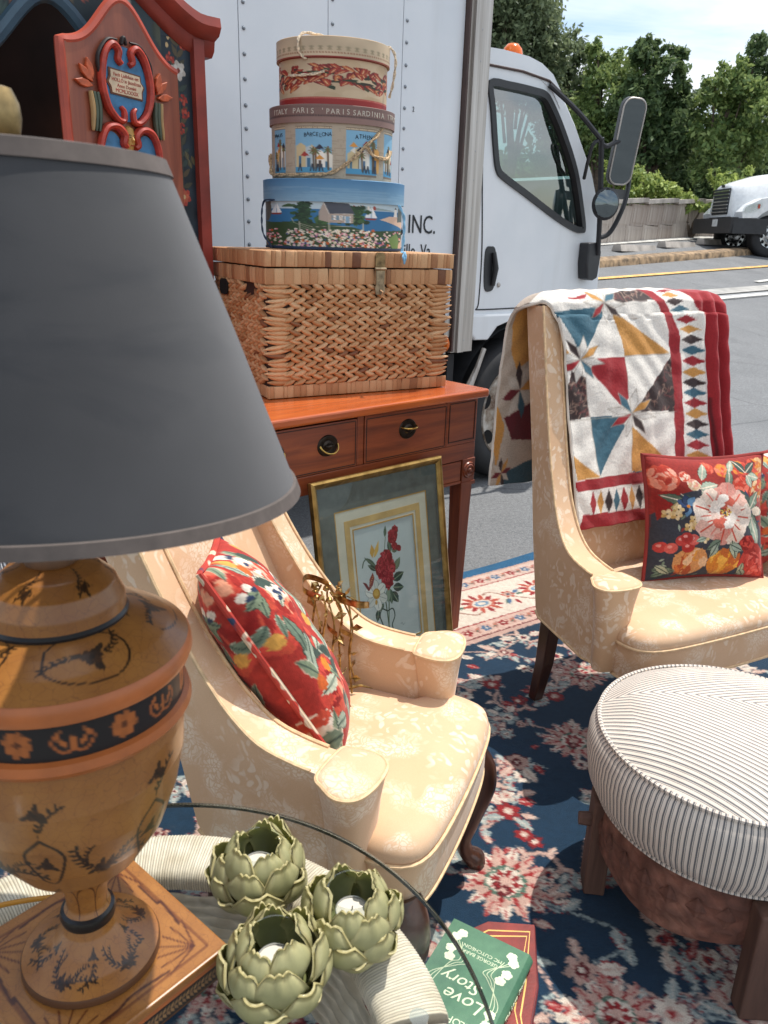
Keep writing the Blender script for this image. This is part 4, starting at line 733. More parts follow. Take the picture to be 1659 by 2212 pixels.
# --- middle: Mediterranean views on stone
c = cb_ = Cv(2.0, 1.0, 280, 'b3a48f')
for k in range(700): x, y = rg.uniform(0, 2), rg.uniform(0, 1); c.line([(x, y), (x+rg.uniform(0.02, 0.05), y)], 0.006, '9d8d78'); c.line([(x, y), (x, y+0.05)], 0.004, 'a39480')
def picture(u0, u1, seed):
    r2 = np.random.default_rng(seed); w = u1-u0; f = lambda x, y: (u0+x*w, 0.12+y*0.78)
    c.poly([f(0, -0.06), f(1, -0.06), f(1, 1.05), f(0, 1.05)], '7d6a58'); c.poly([f(0, 0), f(1, 0), f(1, 1), f(0, 1)], '7fb0cc')
    for k in range(16): c.ell(*f((k+0.5)/16, -0.03), 0.006, 0.012, 'cdbb9c')
    for k in range(7):
        x = r2.uniform(0, 0.85); h = r2.uniform(0.25, 0.5); ww = r2.uniform(0.15, 0.3); c.poly([f(x, 0.85-h), f(x+ww/2, 0.78-h), f(x+ww, 0.85-h), f(x+ww, 0.95), f(x, 0.95)], ['e4ddcd', 'cdb98e', 'd9a35a', 'b9c4c6', 'efe9dd'][k % 5])
        c.poly([f(x+ww*0.3, 0.9-h*0.6), f(x+ww*0.6, 0.9-h*0.6), f(x+ww*0.6, 0.95), f(x+ww*0.3, 0.95)], ['3f6f8e', '54433a', '2f5a80'][k % 3])
    c.poly([f(0, 0.88), f(1, 0.88), f(1, 1), f(0, 1)], '4f96ba')
    for k in range(3):
        x, y = r2.uniform(0.1, 0.9), r2.uniform(0.25, 0.6); c.line([f(x, y), f(x+0.02, 0.93)], 0.009, '5f4a34')
        for q in range(8): a = q*0.8; c.line([f(x, y), f(x+0.12*math.cos(a), y+0.09*math.sin(a)+0.03)], 0.009, '5d6a3a' if q % 2 else '77502e')
    for k in range(3): x = r2.uniform(0.05, 0.8); y = r2.uniform(0.3, 0.75); c.poly([f(x, y), f(x+0.12, y-0.1), f(x+0.24, y), f(x+0.12, y+0.02)], ['2f2f3f', 'a3352c', 'd9933f'][(k+seed) % 3])
    for k in range(4): x = r2.uniform(0.05, 0.9); c.line([f(x, 0.97), f(x+0.06, 0.8), f(x+0.1, 0.97)], 0.007, '2d3440')
for k, (u0, u1) in enumerate(((0.60, 0.71), (0.783, 0.978), (1.05, 1.236), (1.295, 1.44), (0.40, 0.53), (1.5, 1.65))): picture(u0, u1, 30+k)
c = cl_ = Cv(2.0, 0.22, 300, '7e625a'); c.poly([(0, 0.15), (2, 0.15), (2, 0.22), (0, 0.22)], '8d6f66')
for k in range(160): c.ell(k*0.0125, 0.135, 0.005, 0.012, '4c3a37'); c.line([(k*0.0125, 0.02), (k*0.0125+0.006, 0.035)], 0.003, '5d4842')
b2 = oval_box('hat_box', 'stone-patterned hat box with holiday town pictures, middle of the stack', (HX-0.002, HY, HZ0+0.2010), 0.186, 0.152, 0.1955, 0.047, 0.192, 0.158, cb_, cl_, M_pap, M_pap, A42*0.2, '836a61', nb=(420, 80))
M_let = simple('pale_print', 'd4cbbb', 0.7); M_letd = simple('dark_print', '23303f', 0.7)
def wrap_text(body, z, size, rx, ry, ang, mat, parent, jitter=0.0, step=None, skew=0.0):
    step = step or size*0.72; n_ = len(body)
    for k, ch in enumerate(body):
        if ch == ' ': continue
        a = ang+(k-(n_-1)/2)*step/rx; aa = -math.pi/2+a; nx, ny = math.cos(aa)/rx, math.sin(aa)/ry; yaw = math.atan2(ny, nx)+math.pi/2
        M_ = Matrix.Translation((rx*math.cos(aa)*1.003, ry*math.sin(aa)*1.003, z+random.uniform(-jitter, jitter))) @ Matrix.Rotation(yaw, 4, 'Z') @ Matrix.Rotation(R(90), 4, 'X') @ Matrix.Rotation(random.uniform(-jitter, jitter)*40, 4, 'Z')
        text_mesh('lettering', ch, size, mat, parent, M_, depth=0.0004)
lid2 = [o for o in b2.children if o.name.startswith('lid')][0]; body2 = [o for o in b2.children if o.name.startswith('body')][0]
for s_, a in (('ITALY', -1.0), ("PARIS 'PARIS", -0.25), ('SARDINIA', 0.55), ('ITALY', 1.14)): wrap_text(s_, 0.172, 0.020, 0.192, 0.158, a, M_let, lid2, 0.0012, 0.0150)
wrap_text('BARCELONA', 0.112, 0.015, 0.186, 0.152, -0.30, M_letd, body2, 0.002, 0.0095); wrap_text('ATHENS', 0.112, 0.016, 0.186, 0.152, 0.50, M_letd, body2, 0.002, 0.012); wrap_text('NAPLES', 0.112, 0.013, 0.186, 0.152, -1.1, M_letd, body2, 0.002, 0.008)
cr_ = lambda a, z, k=1.03: (0.186*k*math.sin(a), -0.152*k*math.cos(a), z)
rope([cr_(0.85, 0.144, 1.01), cr_(0.66, 0.117), cr_(0.47, 0.09), cr_(0.19, 0.045), cr_(-0.1, 0.014), cr_(-0.5, 0.008), cr_(-1.0, 0.008), cr_(-1.35, 0.012), cr_(-1.5, 0.04), cr_(-1.52, 0.07)], 0.0055, b2)
rope([cr_(0.5, 0.09, 1.05), cr_(0.6, 0.07, 1.06), cr_(0.83, 0.062, 1.07), cr_(1.02, 0.072, 1.05), cr_(1.15, 0.088, 1.02)], 0.0055, b2)
# --- top: tulips on parchment
c = cb_ = Cv(2.0, 1.0, 300, 'cdb391'); c.noise(0.10, 60); 
for k in range(60): c.ell(rg.uniform(0, 2), rg.uniform(0, 1), 0.08, 0.1, 'b3946c' if k % 2 else 'dcc7a6', al=0.25)
c.poly([(0, 0.88), (2, 0.88), (2, 1), (0, 1)], '9c2a26'); c.poly([(0, 0.84), (2, 0.84), (2, 0.885), (0, 0.885)], 'b0332c'); c.poly([(0, 0.0), (2, 0.0), (2, 0.035), (0, 0.035)], '8c2a24')
for k in range(150): c.ell(k*0.0134, 0.865, 0.004, 0.008, 'd6a58c')
for k in range(34):
    cx_ = k*2.0/34+0.01; 
    for q in range(3): c.leaf(cx_+rg.normal(0, 0.012), rg.uniform(0.3, 0.6), 0.11, 0.05, rg.uniform(0, 6.3), ['2f3a26', '47472c', '3a2f24'][q])
    for q in range(5):
        x, y = cx_+rg.normal(0, 0.02), rg.uniform(0.20, 0.70); a = rg.uniform(-0.6, 0.6)
        for w_, col_ in ((-0.35, '6f1d1c'), (0.35, '8f2a22'), (0.0, ['a33a28', '8f2822', 'c0703f', 'b04a2c'][q % 4])): c.leaf(x+w_*0.010, y+0.05, 0.032, 0.017, -math.pi/2+a+w_*0.5, col_, '551816', ew=1.2) if False else c.ell(x+w_*0.022, y, 0.017, 0.075, col_, a+w_*0.4)
        c.ell(x, y+0.01, 0.005, 0.045, 'd9a878', a)
c = cl_ = Cv(2.0, 0.3, 300, 'c9b394'); c.noise(0.08, 40)
for k in range(40):
    x = k*0.05+0.01; c.leaf(x, 0.17, 0.035, 0.02, -1.2, 'a99a7c'); c.leaf(x, 0.17, 0.035, 0.02, -1.9, 'a99a7c'); c.leaf(x, 0.18, 0.05, 0.016, -1.57, '95876b'); c.ell(x, 0.19, 0.014, 0.014, 'a08f70')
for k in range(120): c.ell(k*0.0168, 0.235, 0.005, 0.009, '8a5238')
c.poly([(0, 0.285), (2, 0.285), (2, 0.3), (0, 0.3)], '8c2a24')
b1 = oval_box('hat_box', 'cream hat box with red tulip band and rope handles, top of the stack', (HX+0.0, HY, HZ0+0.2010+0.1995), 0.163, 0.134, 0.172, 0.052, 0.170, 0.141, cb_, cl_, M_pap, M_pap, A42*0.2, 'c3a37a', nb=(420, 80))
M_rope2 = simple('pale_cord', 'd2bfa4', 0.85, var=0.3, scale=160, bump=0.6, bscale=240, bdist=0.002)
c1 = lambda a, z, k=1.03: (0.163*k*math.sin(a), -0.134*k*math.cos(a), z)
rope([c1(-0.55, 0.115, 1.02), c1(-0.64, 0.130, 1.09), c1(-0.66, 0.16, 1.1), (-0.095, -0.10, 0.183), (-0.06, -0.08, 0.187), (0.0, -0.06, 0.181)], 0.004, b1, M_rope2)
rope([c1(-0.92, 0.076, 1.03), c1(-0.65, 0.074, 1.05), c1(-0.4, 0.076, 1.05), c1(-0.21, 0.084, 1.03)], 0.004, b1, M_rope2)
rope([(0.15, -0.03, 0.176), (0.172, -0.03, 0.171), (0.184, -0.035, 0.14), (0.178, -0.035, 0.08), (0.168, -0.03, 0.04)], 0.004, b1, M_rope2)

# ================================================================== FRAMED BOTANICAL PRINT leaning on the sideboard
ta = math.atan2(0.115, 0.69); FW_, FH = 0.512, 0.70
dv_ = Vector((0.743, 0.669, 0)); nv_ = Vector((0.669, -0.743, 0)); fb = Vector(SB)+dv_*-0.214+nv_*0.150; fb.z = 0.016
PF = thing('framed_print', 'gilt framed flower print with dark green mount leaning on the sideboard', 'picture', tuple(fb), (-ta, 0, A42))
M_gilt = NT('gilt'); g = M_gilt.ramp(M_gilt.noise(25, 4), [(0.3, '7f6435'), (0.7, 'b8985a')]); M_gilt.set(Base_Color=g, Roughness=0.36, Metallic=0.85); M_gilt = M_gilt.m; M_giltd = simple('gilt_edge', '5a3f22', 0.5, 0.4)
pr = [(0, 0), (0.022, 0), (0.022, 0.007), (0.016, 0.012), (0.012, 0.016), (0.006, 0.018), (0.0, 0.014)]
for k in range(4):
    Lr = (FW_, FH, FW_, FH)[k]; V = []
    for e in (0, 1):
        for a_, h_ in pr: V.append((a_ if e == 0 else Lr-a_, -h_, a_))
    n7 = len(pr); Fq = [(j, (j+1) % n7, n7+(j+1) % n7, n7+j) for j in range(n7)]; m = MB().add(V, Fq); o = m.build('frame_rail', M_gilt, PF, smooth=False)
    o.matrix_local = Matrix.Translation([(-FW_, 0, 0), (0, 0, 0), (0, 0, FH), (-FW_, 0, FH)][k]) @ Matrix.Rotation(R([0, -90, 180, 90][k]), 4, 'Y')
MB().box((-FW_/2, 0.003, FH/2), (FW_-0.004, 0.006, FH-0.004)).build('backboard', M_giltd, PF, smooth=False)
def rect(x0, z0, x1, z1): return [(x0, z0), (x1, z0), (x1, z1), (x0, z1)]
m1 = rect(-FW_+0.02, 0.02, -0.02, FH-0.02); m2 = rect(-FW_+0.075, 0.085, -0.071, FH-0.098); m3 = rect(-FW_+0.141, 0.150, -0.135, FH-0.165)
MB().prism(m1, -0.0060, -0.003, 'xz', [m2]).build('dark_mount', simple('dark_green_mount', '676b68', 0.85, var=0.12, scale=30), PF, smooth=False)
mo = MB().prism(m2, -0.0045, -0.002, 'xz', [m3]).build('cream_mount', simple('cream_mount', 'd3cbbb', 0.85, var=0.06), PF, smooth=False)
def ringband(k0, k1, mat, y): 
    f = lambda k: [(a_[0]+(b_[0]-a_[0])*k, a_[1]+(b_[1]-a_[1])*k) for a_, b_ in zip(m2, m3)]
    MB().prism(f(k0), y-0.0006, y, 'xz', [f(k1)]).build('mount_line', mat, mo, smooth=False)
M_gl = simple('gold_line', 'c79a55', 0.6); ringband(0.0, 0.06, M_gl, -0.0046); ringband(0.50, 0.80, simple('tan_line', 'cfab72', 0.75), -0.0046); ringband(0.93, 0.99, M_gl, -0.0046)
pw, ph_ = (m3[1][0]-m3[0][0]), (m3[2][1]-m3[1][1])
c = Cv(0.52, 0.84, 520, 'c7cfd2')
# drawn in the units of the close look (x 520..1050, y 1090..1960)
c.T = lambda P: np.stack([(P[:, 0]-P[:, 1]*0.10-400)/560*0.52, (P[:, 1]+(P[:, 0]-800)*0.22-1140)/860*0.84], 1); c.ts = 1/1050
GR, GD, GL = '4f6152', '33453c', '73826a'
c.line([(790, 1600), (815, 1720), (850, 1930)], 9, '4d5a42'); c.line([(845, 1560), (840, 1700), (836, 1930)], 9, '59694c'); c.line([(860, 1380), (840, 1560)], 8, '59694c'); c.line([(810, 1240), (800, 1330), (820, 1420)], 5, '59694c')
for k in ((-1, ), (1, )): c.line(catmull([(825, 1755), (825+k[0]*50, 1740), (825+k[0]*70, 1790), (825+k[0]*45, 1850), (825+k[0]*52, 1880)], 6), 9, '3d4a40')
for x, y, L_, w, a, q in ((815, 1420, 95, 34, -1.65, GR), (805, 1240, 80, 24, -1.5, GR), (860, 1340, 80, 40, -1.9, GR), (870, 1340, 75, 38, -0.5, '62705c'), (730, 1450, 140, 22, -2.6, GR), (725, 1470, 90, 30, -2.7, GD), (890, 1470, 110, 46, -1.0, GL), (880, 1540, 120, 58, -0.5, GD), (880, 1590, 105, 56, 0.0, GD), (870, 1620, 100, 60, 0.9, GD), (850, 1600, 110, 50, 1.4, GR), (830, 1690, 110, 44, -1.5, '8a9a88'), (740, 1740, 90, 40, 1.7, GD), (790, 1700, 70, 30, 2.2, GR)): c.leaf(x, y, L_, w, a, q, '2b3a34', '8a9a80', 1.12, 0.04)
c.line(catmull([(730, 1460), (690, 1410), (640, 1390), (610, 1410), (597, 1450)], 5), 9, GR)
def carn(x, y, r, n):
    c.ell(x, y, r, r*1.05, '7d1f25', jit=0.1)
    for k in range(n):
        a, d = rg.uniform(0, 6.28), r*math.sqrt(rg.random())*0.95; c.ell(x+d*math.cos(a), y+d*math.sin(a), r*0.30, r*0.22, ['9a2530', 'b03440', '851d26', 'c24850'][k % 4], rg.uniform(0, 3), jit=0.25)
        if k % 2: c.ell(x+d*math.cos(a), y+d*math.sin(a), r*0.20, r*0.05, '611419', rg.uniform(0, 3))
carn(810, 1450, 82, 60); carn(825, 1540, 58, 34); carn(765, 1470, 45, 24); carn(820, 1380, 52, 30); carn(880, 1230, 44, 30); carn(900, 1190, 30, 18); carn(895, 1300, 28, 14); carn(936, 1315, 22, 10); carn(862, 1250, 30, 14)
for k in range(6): a = k*1.047+0.3; c.ell(722+62*math.cos(a), 1640+66*math.sin(a), 46, 38, '8f9696', a, jit=0.03); c.ell(722+62*math.cos(a), 1640+66*math.sin(a), 42, 34, 'e6e5e0' if k % 2 else 'd6d6d2', a, jit=0.05); c.line([(722, 1640), (722+95*math.cos(a), 1640+95*math.sin(a))], 5, 'a3a8a6')
c.ell(722, 1630, 34, 38, 'b8892f'); c.ell(722, 1625, 22, 24, 'd3aa4c'); c.ell(720, 1690, 10, 18, 'c79a3f')
for P_, q in (([(690, 1385), (665, 1350), (680, 1290), (710, 1330)], 'cf9f4e'), ([(700, 1385), (712, 1320), (748, 1262), (745, 1330), (725, 1365)], 'd9ae5e'), ([(650, 1610), (597, 1548), (630, 1555), (660, 1590)], '7a2f2a'), ([(655, 1610), (660, 1530), (690, 1482), (705, 1520), (690, 1570)], '8a3b33')): c.poly(P_, q)
for k in range(5): c.ell(665+k*7, 1560-k*12, 5, 4, 'c98a5a')
c.line([(950, 1855), (965, 1845), (975, 1862), (990, 1850)], 3, '7d8488')
V, Fq, U, W_ = grid(230, 340, lambda U, W_: (m3[0][0]+U*pw, -0.0022+0*U, m3[3][1]-W_*ph_)); V[:, 1] = -0.0024; obj('print_sheet', V, Fq, M_pap, PF, col=c.at(U, W_))
MB().box((-FW_/2, -0.0085, FH/2), (FW_-0.036, 0.0016, FH-0.036)).build('glass', pane('picture_glass', 'f4f7f5', 1.0), PF, smooth=False)
# ================================================================== PAINTED ARMOIRE
AR = (-0.600, 2.62, 0.0); AN = A42      # right front corner on the ground; local x runs right, -y faces out
AQ = thing('painted_armoire', 'folk-painted armoire with carved red door standing open, behind the lamp', 'armoire', AR, AN)
M_ared = simple('armoire_red', '8e3a2e', 0.5, var=0.18, scale=9, bump=0.08, bscale=60); M_abl = simple('armoire_navy', '24323c', 0.55, var=0.18, scale=6); M_ain = simple('armoire_inside', '3a2620', 0.85, var=0.25, scale=5); M_apale = simple('shelf_pine', 'a98a66', 0.7)
M_door = wood('armoire_door_wood', '6a3526', '84452f', '9a563a', 0.45, (10, 10, 1.0), 0.15); M_art = painted('folk_paint', 0.5, 0.10, 30)
AWd, ADp, AH = 0.92, 0.44, 1.885
# carcass
MB().box((-0.012, ADp/2, AH/2), (0.024, ADp, AH)).build('side', M_abl, AQ, smooth=False); MB().box((-AWd+0.012, ADp/2, AH/2), (0.024, ADp, AH)).build('side', M_abl, AQ, smooth=False)
MB().box((-AWd/2, ADp-0.01, AH/2+0.13), (AWd-0.05, 0.02, AH+0.26)).build('back_panel', M_ain, AQ, smooth=False)
MB().box((-AWd/2, ADp/2+0.01, AH+0.24), (AWd-0.1, ADp-0.04, 0.02)).build('top_board', M_ain, AQ, smooth=False)
MB().box((-AWd/2, ADp/2, 0.10), (AWd-0.05, ADp-0.03, 0.2)).build('plinth', M_ared, AQ, smooth=False)
for z in (0.75, 1.20, 1.575): MB().box((-AWd/2, ADp/2+0.03, z), (AWd-0.052, ADp-0.08, 0.022)).build('shelf', M_apale, AQ, smooth=False)
# front face: painted stile and arched frieze, one board with the door opening cut out
def arch(u): return 1.68+0.205*np.exp(-((u-0.45)/0.21)**2)
xo0, xo1 = -AWd+0.11, -0.11
us = np.linspace(0, 1, 34); opening = [(xo0, 0.22), (xo1, 0.22)]+[(xo1-(xo1-xo0)*u, float(arch(u))+0.02) for u in us]
def ped(x): t_ = (x+AWd/2)/(AWd/2); return AH+0.035+0.24*np.cos(np.clip(abs(t_), 0, 1)*math.pi/2)**1.5
topo = [(-0.001, AH-0.0)]+[(x, float(ped(x))-0.03) for x in np.linspace(-0.001, -AWd+0.001, 40)]
MB().prism([(-AWd, 0.0), (-0.001, 0.0)]+topo+[(-AWd, AH)], -0.012, 0.0, 'xz', [opening]).build('face_frame', M_abl, AQ, smooth=False)
# painted stile (flat print on the face frame)
c = Cv(0.19, 1.5, 900, '24323c'); c.noise(0.25, 40); rg = np.random.default_rng(11)
Z_ = lambda z: 1.93-z
def berry(x, z, r=0.02):
    for k in range(16): a, d = rg.uniform(0, 6.28), r*math.sqrt(rg.random()); c.ell(x+d*math.cos(a), Z_(z)+d*math.sin(a), r*0.3, r*0.3, ['a8372c', 'c0503c', '8a2a24'][k % 3])
for z in np.arange(1.05, 1.92, 0.055):
    for s_ in (-1, 1): c.leaf(0.095, Z_(z), 0.07, 0.026, -1.57+s_*(0.9+rg.normal(0, 0.2)), ['4a4a3a', '3a4a44', '5a4f3a'][int(z*100) % 3], '2a302c')
c.line([(0.095, Z_(1.0)), (0.10, Z_(1.4)), (0.09, Z_(1.9))], 0.005, '4d4a3a')
for x, z in ((0.06, 1.50), (0.125, 1.505), (0.065, 1.43), (0.13, 1.435), (0.10, 1.36), (0.05, 1.70), (0.14, 1.78)): berry(x, z, 0.026)
for x, z in ((0.03, 1.84), (0.06, 1.86), (0.085, 1.84), (0.04, 1.80), (0.03, 1.76), (0.09, 1.80)): c.ell(x, Z_(z), 0.010, 0.013, 'd3b685')
c.flower(0.098, Z_(1.645), 0.052, 6, ['c7c2b6', 'd8d4ca'], 0.3, '7d3a2c'); c.flower(0.095, Z_(1.0), 0.05, 6, ['b8493a', 'c96a4c'], 0.3, 'd3b685')
for z, x in ((1.24, 0.12), (1.20, 0.14), (1.22, 0.16)): c.leaf(x, Z_(z), 0.05, 0.03, 1.2, '56523c', '2a302c', '7a7450')
V, Fq, U, W_ = grid(60, 330, lambda U, W_: (-0.108+U*0.090, -0.0125+0*U, np.minimum(1.80+(0.28-W_*1.5)*0.53, 1.88))); obj('painted_stile', V, Fq, M_art, AQ, col=c.at(U, W_))
# painted frieze over the opening
c = Cv(1.2, 0.55, 260, '2b3a40'); c.noise(0.25, 30)
for k in range(46): x, y = rg.uniform(0, 1.2), rg.uniform(0.02, 0.5); c.leaf(x, y, 0.09, 0.04, rg.uniform(0, 6.3), ['4f5446', '3c4f4a', '6b5a42', '5a6a58'][k % 4], '2a332f')
for k in range(9): x, y = rg.uniform(0.1, 1.15), rg.uniform(0.05, 0.35); c.flower(x, y, 0.055, 6, [['b3684a', 'c98a5c'], ['c7c2b6', 'd8d4ca'], ['a8503c', 'c06a4c']][k % 3], rg.random(), '7d3a2c')
gx = np.linspace(-AWd+0.12, -0.112, 70); V = []; cu = []
for j in range(26):
    for x in gx:
        u = (xo1-x)/(xo1-xo0); z0 = float(arch(u))+0.065; z1 = float(ped(x))-0.06; z = z0+(z1-z0)*j/25; V.append((x, -0.0125, z)); cu.append(((x+AWd)/1.0, 1-(z-1.68)/0.55))
cu = np.array(cu); i = np.arange(26*70).reshape(26, 70); Fq = np.stack([i[:-1, :-1], i[:-1, 1:], i[1:, 1:], i[1:, :-1]], -1).reshape(-1, 4); obj('painted_frieze', np.array(V), Fq, M_art, AQ, col=c.at(np.clip(cu[:, 0], 0, 1), np.clip(cu[:, 1], 0, 1)))
# blue-grey moulding round the arch, red corner post, red cornice
MB().tube([(xo1-(xo1-xo0)*u, -0.014, float(arch(u))+0.035) for u in us], 0.02, 8).build('arch_moulding', simple('arch_blue', '3d5666', 0.5), AQ)
MB().box((-0.004, -0.012, AH/2+0.0), (0.034, 0.05, AH-0.004)).build('corner_post', M_ared, AQ, smooth=False)
def cornice(off, zo, w, h): return [(float(x), off, float(ped(x))+zo) for x in np.linspace(0.035, -AWd-0.035, 50)]
m = MB(); 
for k in range(50): 
    x = 0.05-(AWd+0.10)*k/49; z = float(ped(np.clip(x, -AWd, 0))); 
    for y, zz in ((0.05, z-0.075), (-0.015, z-0.075), (-0.03, z-0.06), (-0.035, z-0.035), (-0.062, z-0.025), (-0.075, z-0.005), (-0.07, z+0.02), (0.05, z+0.022)): m.v.append((x, y, zz))
m.f = [(k*8+j, k*8+(j+1) % 8, (k+1)*8+(j+1) % 8, (k+1)*8+j) for k in range(49) for j in range(8)]+[list(range(8)), [49*8+j for j in range(8)]]
m.build('cornice', M_ared, AQ, sharp=40)
# the open door: hinged on the right of the opening, swung towards us
hinge = Vector((-0.100, -0.045, 0)); DA = R(13)
dw, dth = 0.362, 0.024
def dtop(u): return 1.785+0.135*math.exp(-((u-0.52)/0.26)**2)-0.02*(u-0.5)
dm = [(-dw, 0.24), (0, 0.24)]+[(-dw*u, dtop(1-u)) for u in np.linspace(0, 1, 34)]
DR = MB().prism(dm, -dth, 0.0, 'xz').build('door', M_door, AQ, smooth=False); DR_M = DR.matrix_local = Matrix.Translation(hinge) @ Matrix.Rotation(DA, 4, 'Z')
e = [(-dw*u, -dth/2, dtop(1-u)) for u in np.linspace(0, 1, 34)]+[(-dw, -dth/2, z) for z in np.linspace(dtop(0)-0.02, 0.25, 10)]
MB().tube(e, 0.0145, 8, flat=1.0).build('door_edge', simple('door_edge_red', 'b04a34', 0.4, var=0.1), DR)
MS = simple('carved_red', 'a93a2a', 0.4, var=0.15, scale=30); MBl = simple('cartouche_blue', '3f7ba6', 0.5, var=0.15, scale=20); MCr = simple('plaque_cream', 'd8c4a4', 0.6); MOr = simple('tulip_orange', 'b4552f', 0.5, var=0.2, scale=40); MGr = simple('carved_green', '4f5a4a', 0.5); MTan = simple('carved_tan', 'a98a5c', 0.5); MYe = simple('mask_ochre', 'b8924e', 0.5, var=0.1); MBk = simple('carved_black', '221a18', 0.6)
cx0, cz0 = 0.0, 0.0
y_ = -dth-0.001
def oval(cx, cz, rx, rz, n=40): return [(cx+rx*math.cos(2*math.pi*k/n), cz+rz*math.sin(2*math.pi*k/n)) for k in range(n)]
ct = MB().prism(oval(cx0, cz0, 0.105, 0.145), y_-0.004, y_, 'xz').build('cartouche_field', MBl, DR)
def scroll(P, r, mat, name='scroll', par=None):
    Q = catmull([(p[0], y_-0.008, p[1]) for p in P], 8); n_ = len(Q); rr = [r*(0.45+0.55*math.sin(math.pi*min(1, 0.12+0.88*k/(n_-1)))**0.5) if k < n_-1 else r*0.5 for k in range(n_)]; return MB().tube(Q, rr, 8).build(name, mat, par or DR)
for s_ in (-1, 1):
    X = lambda x: cx0+s_*x
    scroll([(X(0.020), cz0+0.075), (X(0.035), cz0+0.09), (X(0.030), cz0+0.125), (X(0.06), cz0+0.145), (X(0.098), cz0+0.10), (X(0.118), cz0+0.0), (X(0.10), cz0-0.09), (X(0.06), cz0-0.14), (X(0.028), cz0-0.145), (X(0.022), cz0-0.11), (X(0.036), cz0-0.09)], 0.015, MS)
    scroll([(X(0.125), cz0+0.02), (X(0.125), cz0+0.09), (X(0.08), cz0+0.155), (X(0.03), cz0+0.165)], 0.007, MBk, 'scroll_shadow')
    scroll([(X(0.022), cz0-0.25), (X(0.035), cz0-0.235), (X(0.030), cz0-0.20), (X(0.065), cz0-0.17), (X(0.115), cz0-0.185), (X(0.145), cz0-0.26), (X(0.14), cz0-0.36)], 0.016, MS)
    MB().prism(oval(X(0.085), cz0-0.28, 0.052, 0.088), y_-0.003, y_, 'xz').build('lower_field', MBl, DR)
    for dx, dz, w, a, q in ((0.165, 0.075, 0.035, 0.25, MOr), (0.20, 0.045, 0.034, 0.75, MOr), (0.185, 0.0, 0.034, 1.4, MOr)):
        L_ = 0.085; pts = [(X(0.155)+s_*math.sin(a)*t_*L_+math.cos(a)*wd_, cz0-0.03+dz*0.3+math.cos(a)*t_*L_-s_*math.sin(a)*wd_) for t_, wd_ in ((0, 0), (0.3, w*0.4), (0.65, w*0.42), (1, 0), (0.65, -w*0.42), (0.3, -w*0.4))]; bevel(MB().prism(pts, y_-0.010, y_, 'xz').build('tulip_petal', q, DR, smooth=False), 0.003)
    for x_, q in ((0.142, MGr), (0.158, MGr), (0.172, MTan)): scroll([(X(x_), cz0-0.05), (X(x_-0.006), cz0-0.12), (X(x_+0.002), cz0-0.20)], 0.009, q, 'stalk')
scroll([(cx0-0.012, cz0+0.15), (cx0, cz0+0.178), (cx0+0.012, cz0+0.15)], 0.008, MBk, 'finial')
mk = MB().lathe([(0.0, -0.055), (0.016, -0.048), (0.026, -0.02), (0.029, 0.01), (0.022, 0.045), (0.0, 0.06)], 20).build('mask', MYe, DR); mk.location = (cx0+0.004, y_+0.004, cz0-0.215); mk.scale = (1, 0.7, 1)
MB().tube([(0, -0.026, 0.012), (0, -0.033, -0.004), (0, -0.028, -0.012)], [0.003, 0.006, 0.004], 6).build('nose', MYe, mk)
for s_ in (-1, 1): MB().tube([(s_*0.005, -0.0275, 0.014), (s_*0.012, -0.026, 0.017), (s_*0.018, -0.022, 0.013)], 0.0016, 5).build('brow', MBk, mk); MB().tube([(s_*0.006, -0.028, 0.008), (s_*0.014, -0.0255, 0.008)], 0.0018, 5).build('eye', MBk, mk)
MB().tube([(-0.008, -0.026, -0.024), (0.0, -0.027, -0.026), (0.008, -0.026, -0.024)], 0.002, 5).build('mouth', MS, mk)
pq = [(-0.075, 0.05), (0.07, 0.04), (0.072, 0.018), (0.086, 0.0), (0.076, -0.02), (0.075, -0.048), (-0.072, -0.04), (-0.075, -0.018), (-0.088, 0.0), (-0.076, 0.02)]
pl = MB().prism([(cx0+p[0]*1.06, cz0+p[1]*1.12) for p in pq], y_-0.007, y_-0.004, 'xz').build('plaque_border', simple('plaque_brown', '6e4630', 0.6), DR, smooth=False)
MB().prism([(cx0+p[0]*0.96, cz0+p[1]*0.98) for p in pq], y_-0.009, y_-0.007, 'xz').build('plaque', MCr, pl, smooth=False)
for k, s_ in enumerate(('Fecit Ladislaus est', 'HOLLÓ in Jászdózsa', 'Anno Domini', 'MCMLXXXIX')): text_mesh('lettering', s_, 0.0195 if k != 3 else 0.022, MS, pl, Matrix.Translation((cx0, y_-0.0095, cz0+0.024-0.0205*k)) @ Matrix.Rotation(R(90), 4, 'X') @ Matrix.Rotation(R(-2), 4, 'Z'), depth=0.0004, sx=0.86)

SK = Matrix.Translation((-0.186, 0, 1.722)) @ Matrix.Diagonal((0.66, 1, 0.62, 1))
for ch in list(DR.children):
    if not ch.name.startswith('door_edge'): ch.matrix_local = SK @ ch.matrix_local
# ================================================================== RUG
t = NT('rug_pile'); a = t.n('ShaderNodeVertexColor', layer_name='Col').outputs[0]; n1 = t.noise(420, 3, 0.7); n2 = t.noise(3, 4)
t.set(Base_Color=t.mix(1.0, t.mix(1.0, a, t.ramp(n1, [(0.25, 0.55), (0.6, 1.0)]), 'MULTIPLY'), t.ramp(n2, [(0.3, 0.85), (0.7, 1.0)]), 'MULTIPLY'), Roughness=0.95); t.b.inputs['Sheen Weight'].default_value = 0.15; t.b.inputs['Specular IOR Level'].default_value = 0.1; t.bump(n1, 0.5, 0.004); M_rug = t.m
RA = R(34); e1 = np.array([math.cos(RA), math.sin(RA)]); e2 = np.array([math.sin(RA), -math.cos(RA)]); RO = np.array([0.486, 3.185])-e1*2.15   # far left corner; e1 along the far edge, e2 towards the camera
RW, RL = 3.60, 3.05; rg = np.random.default_rng(21)
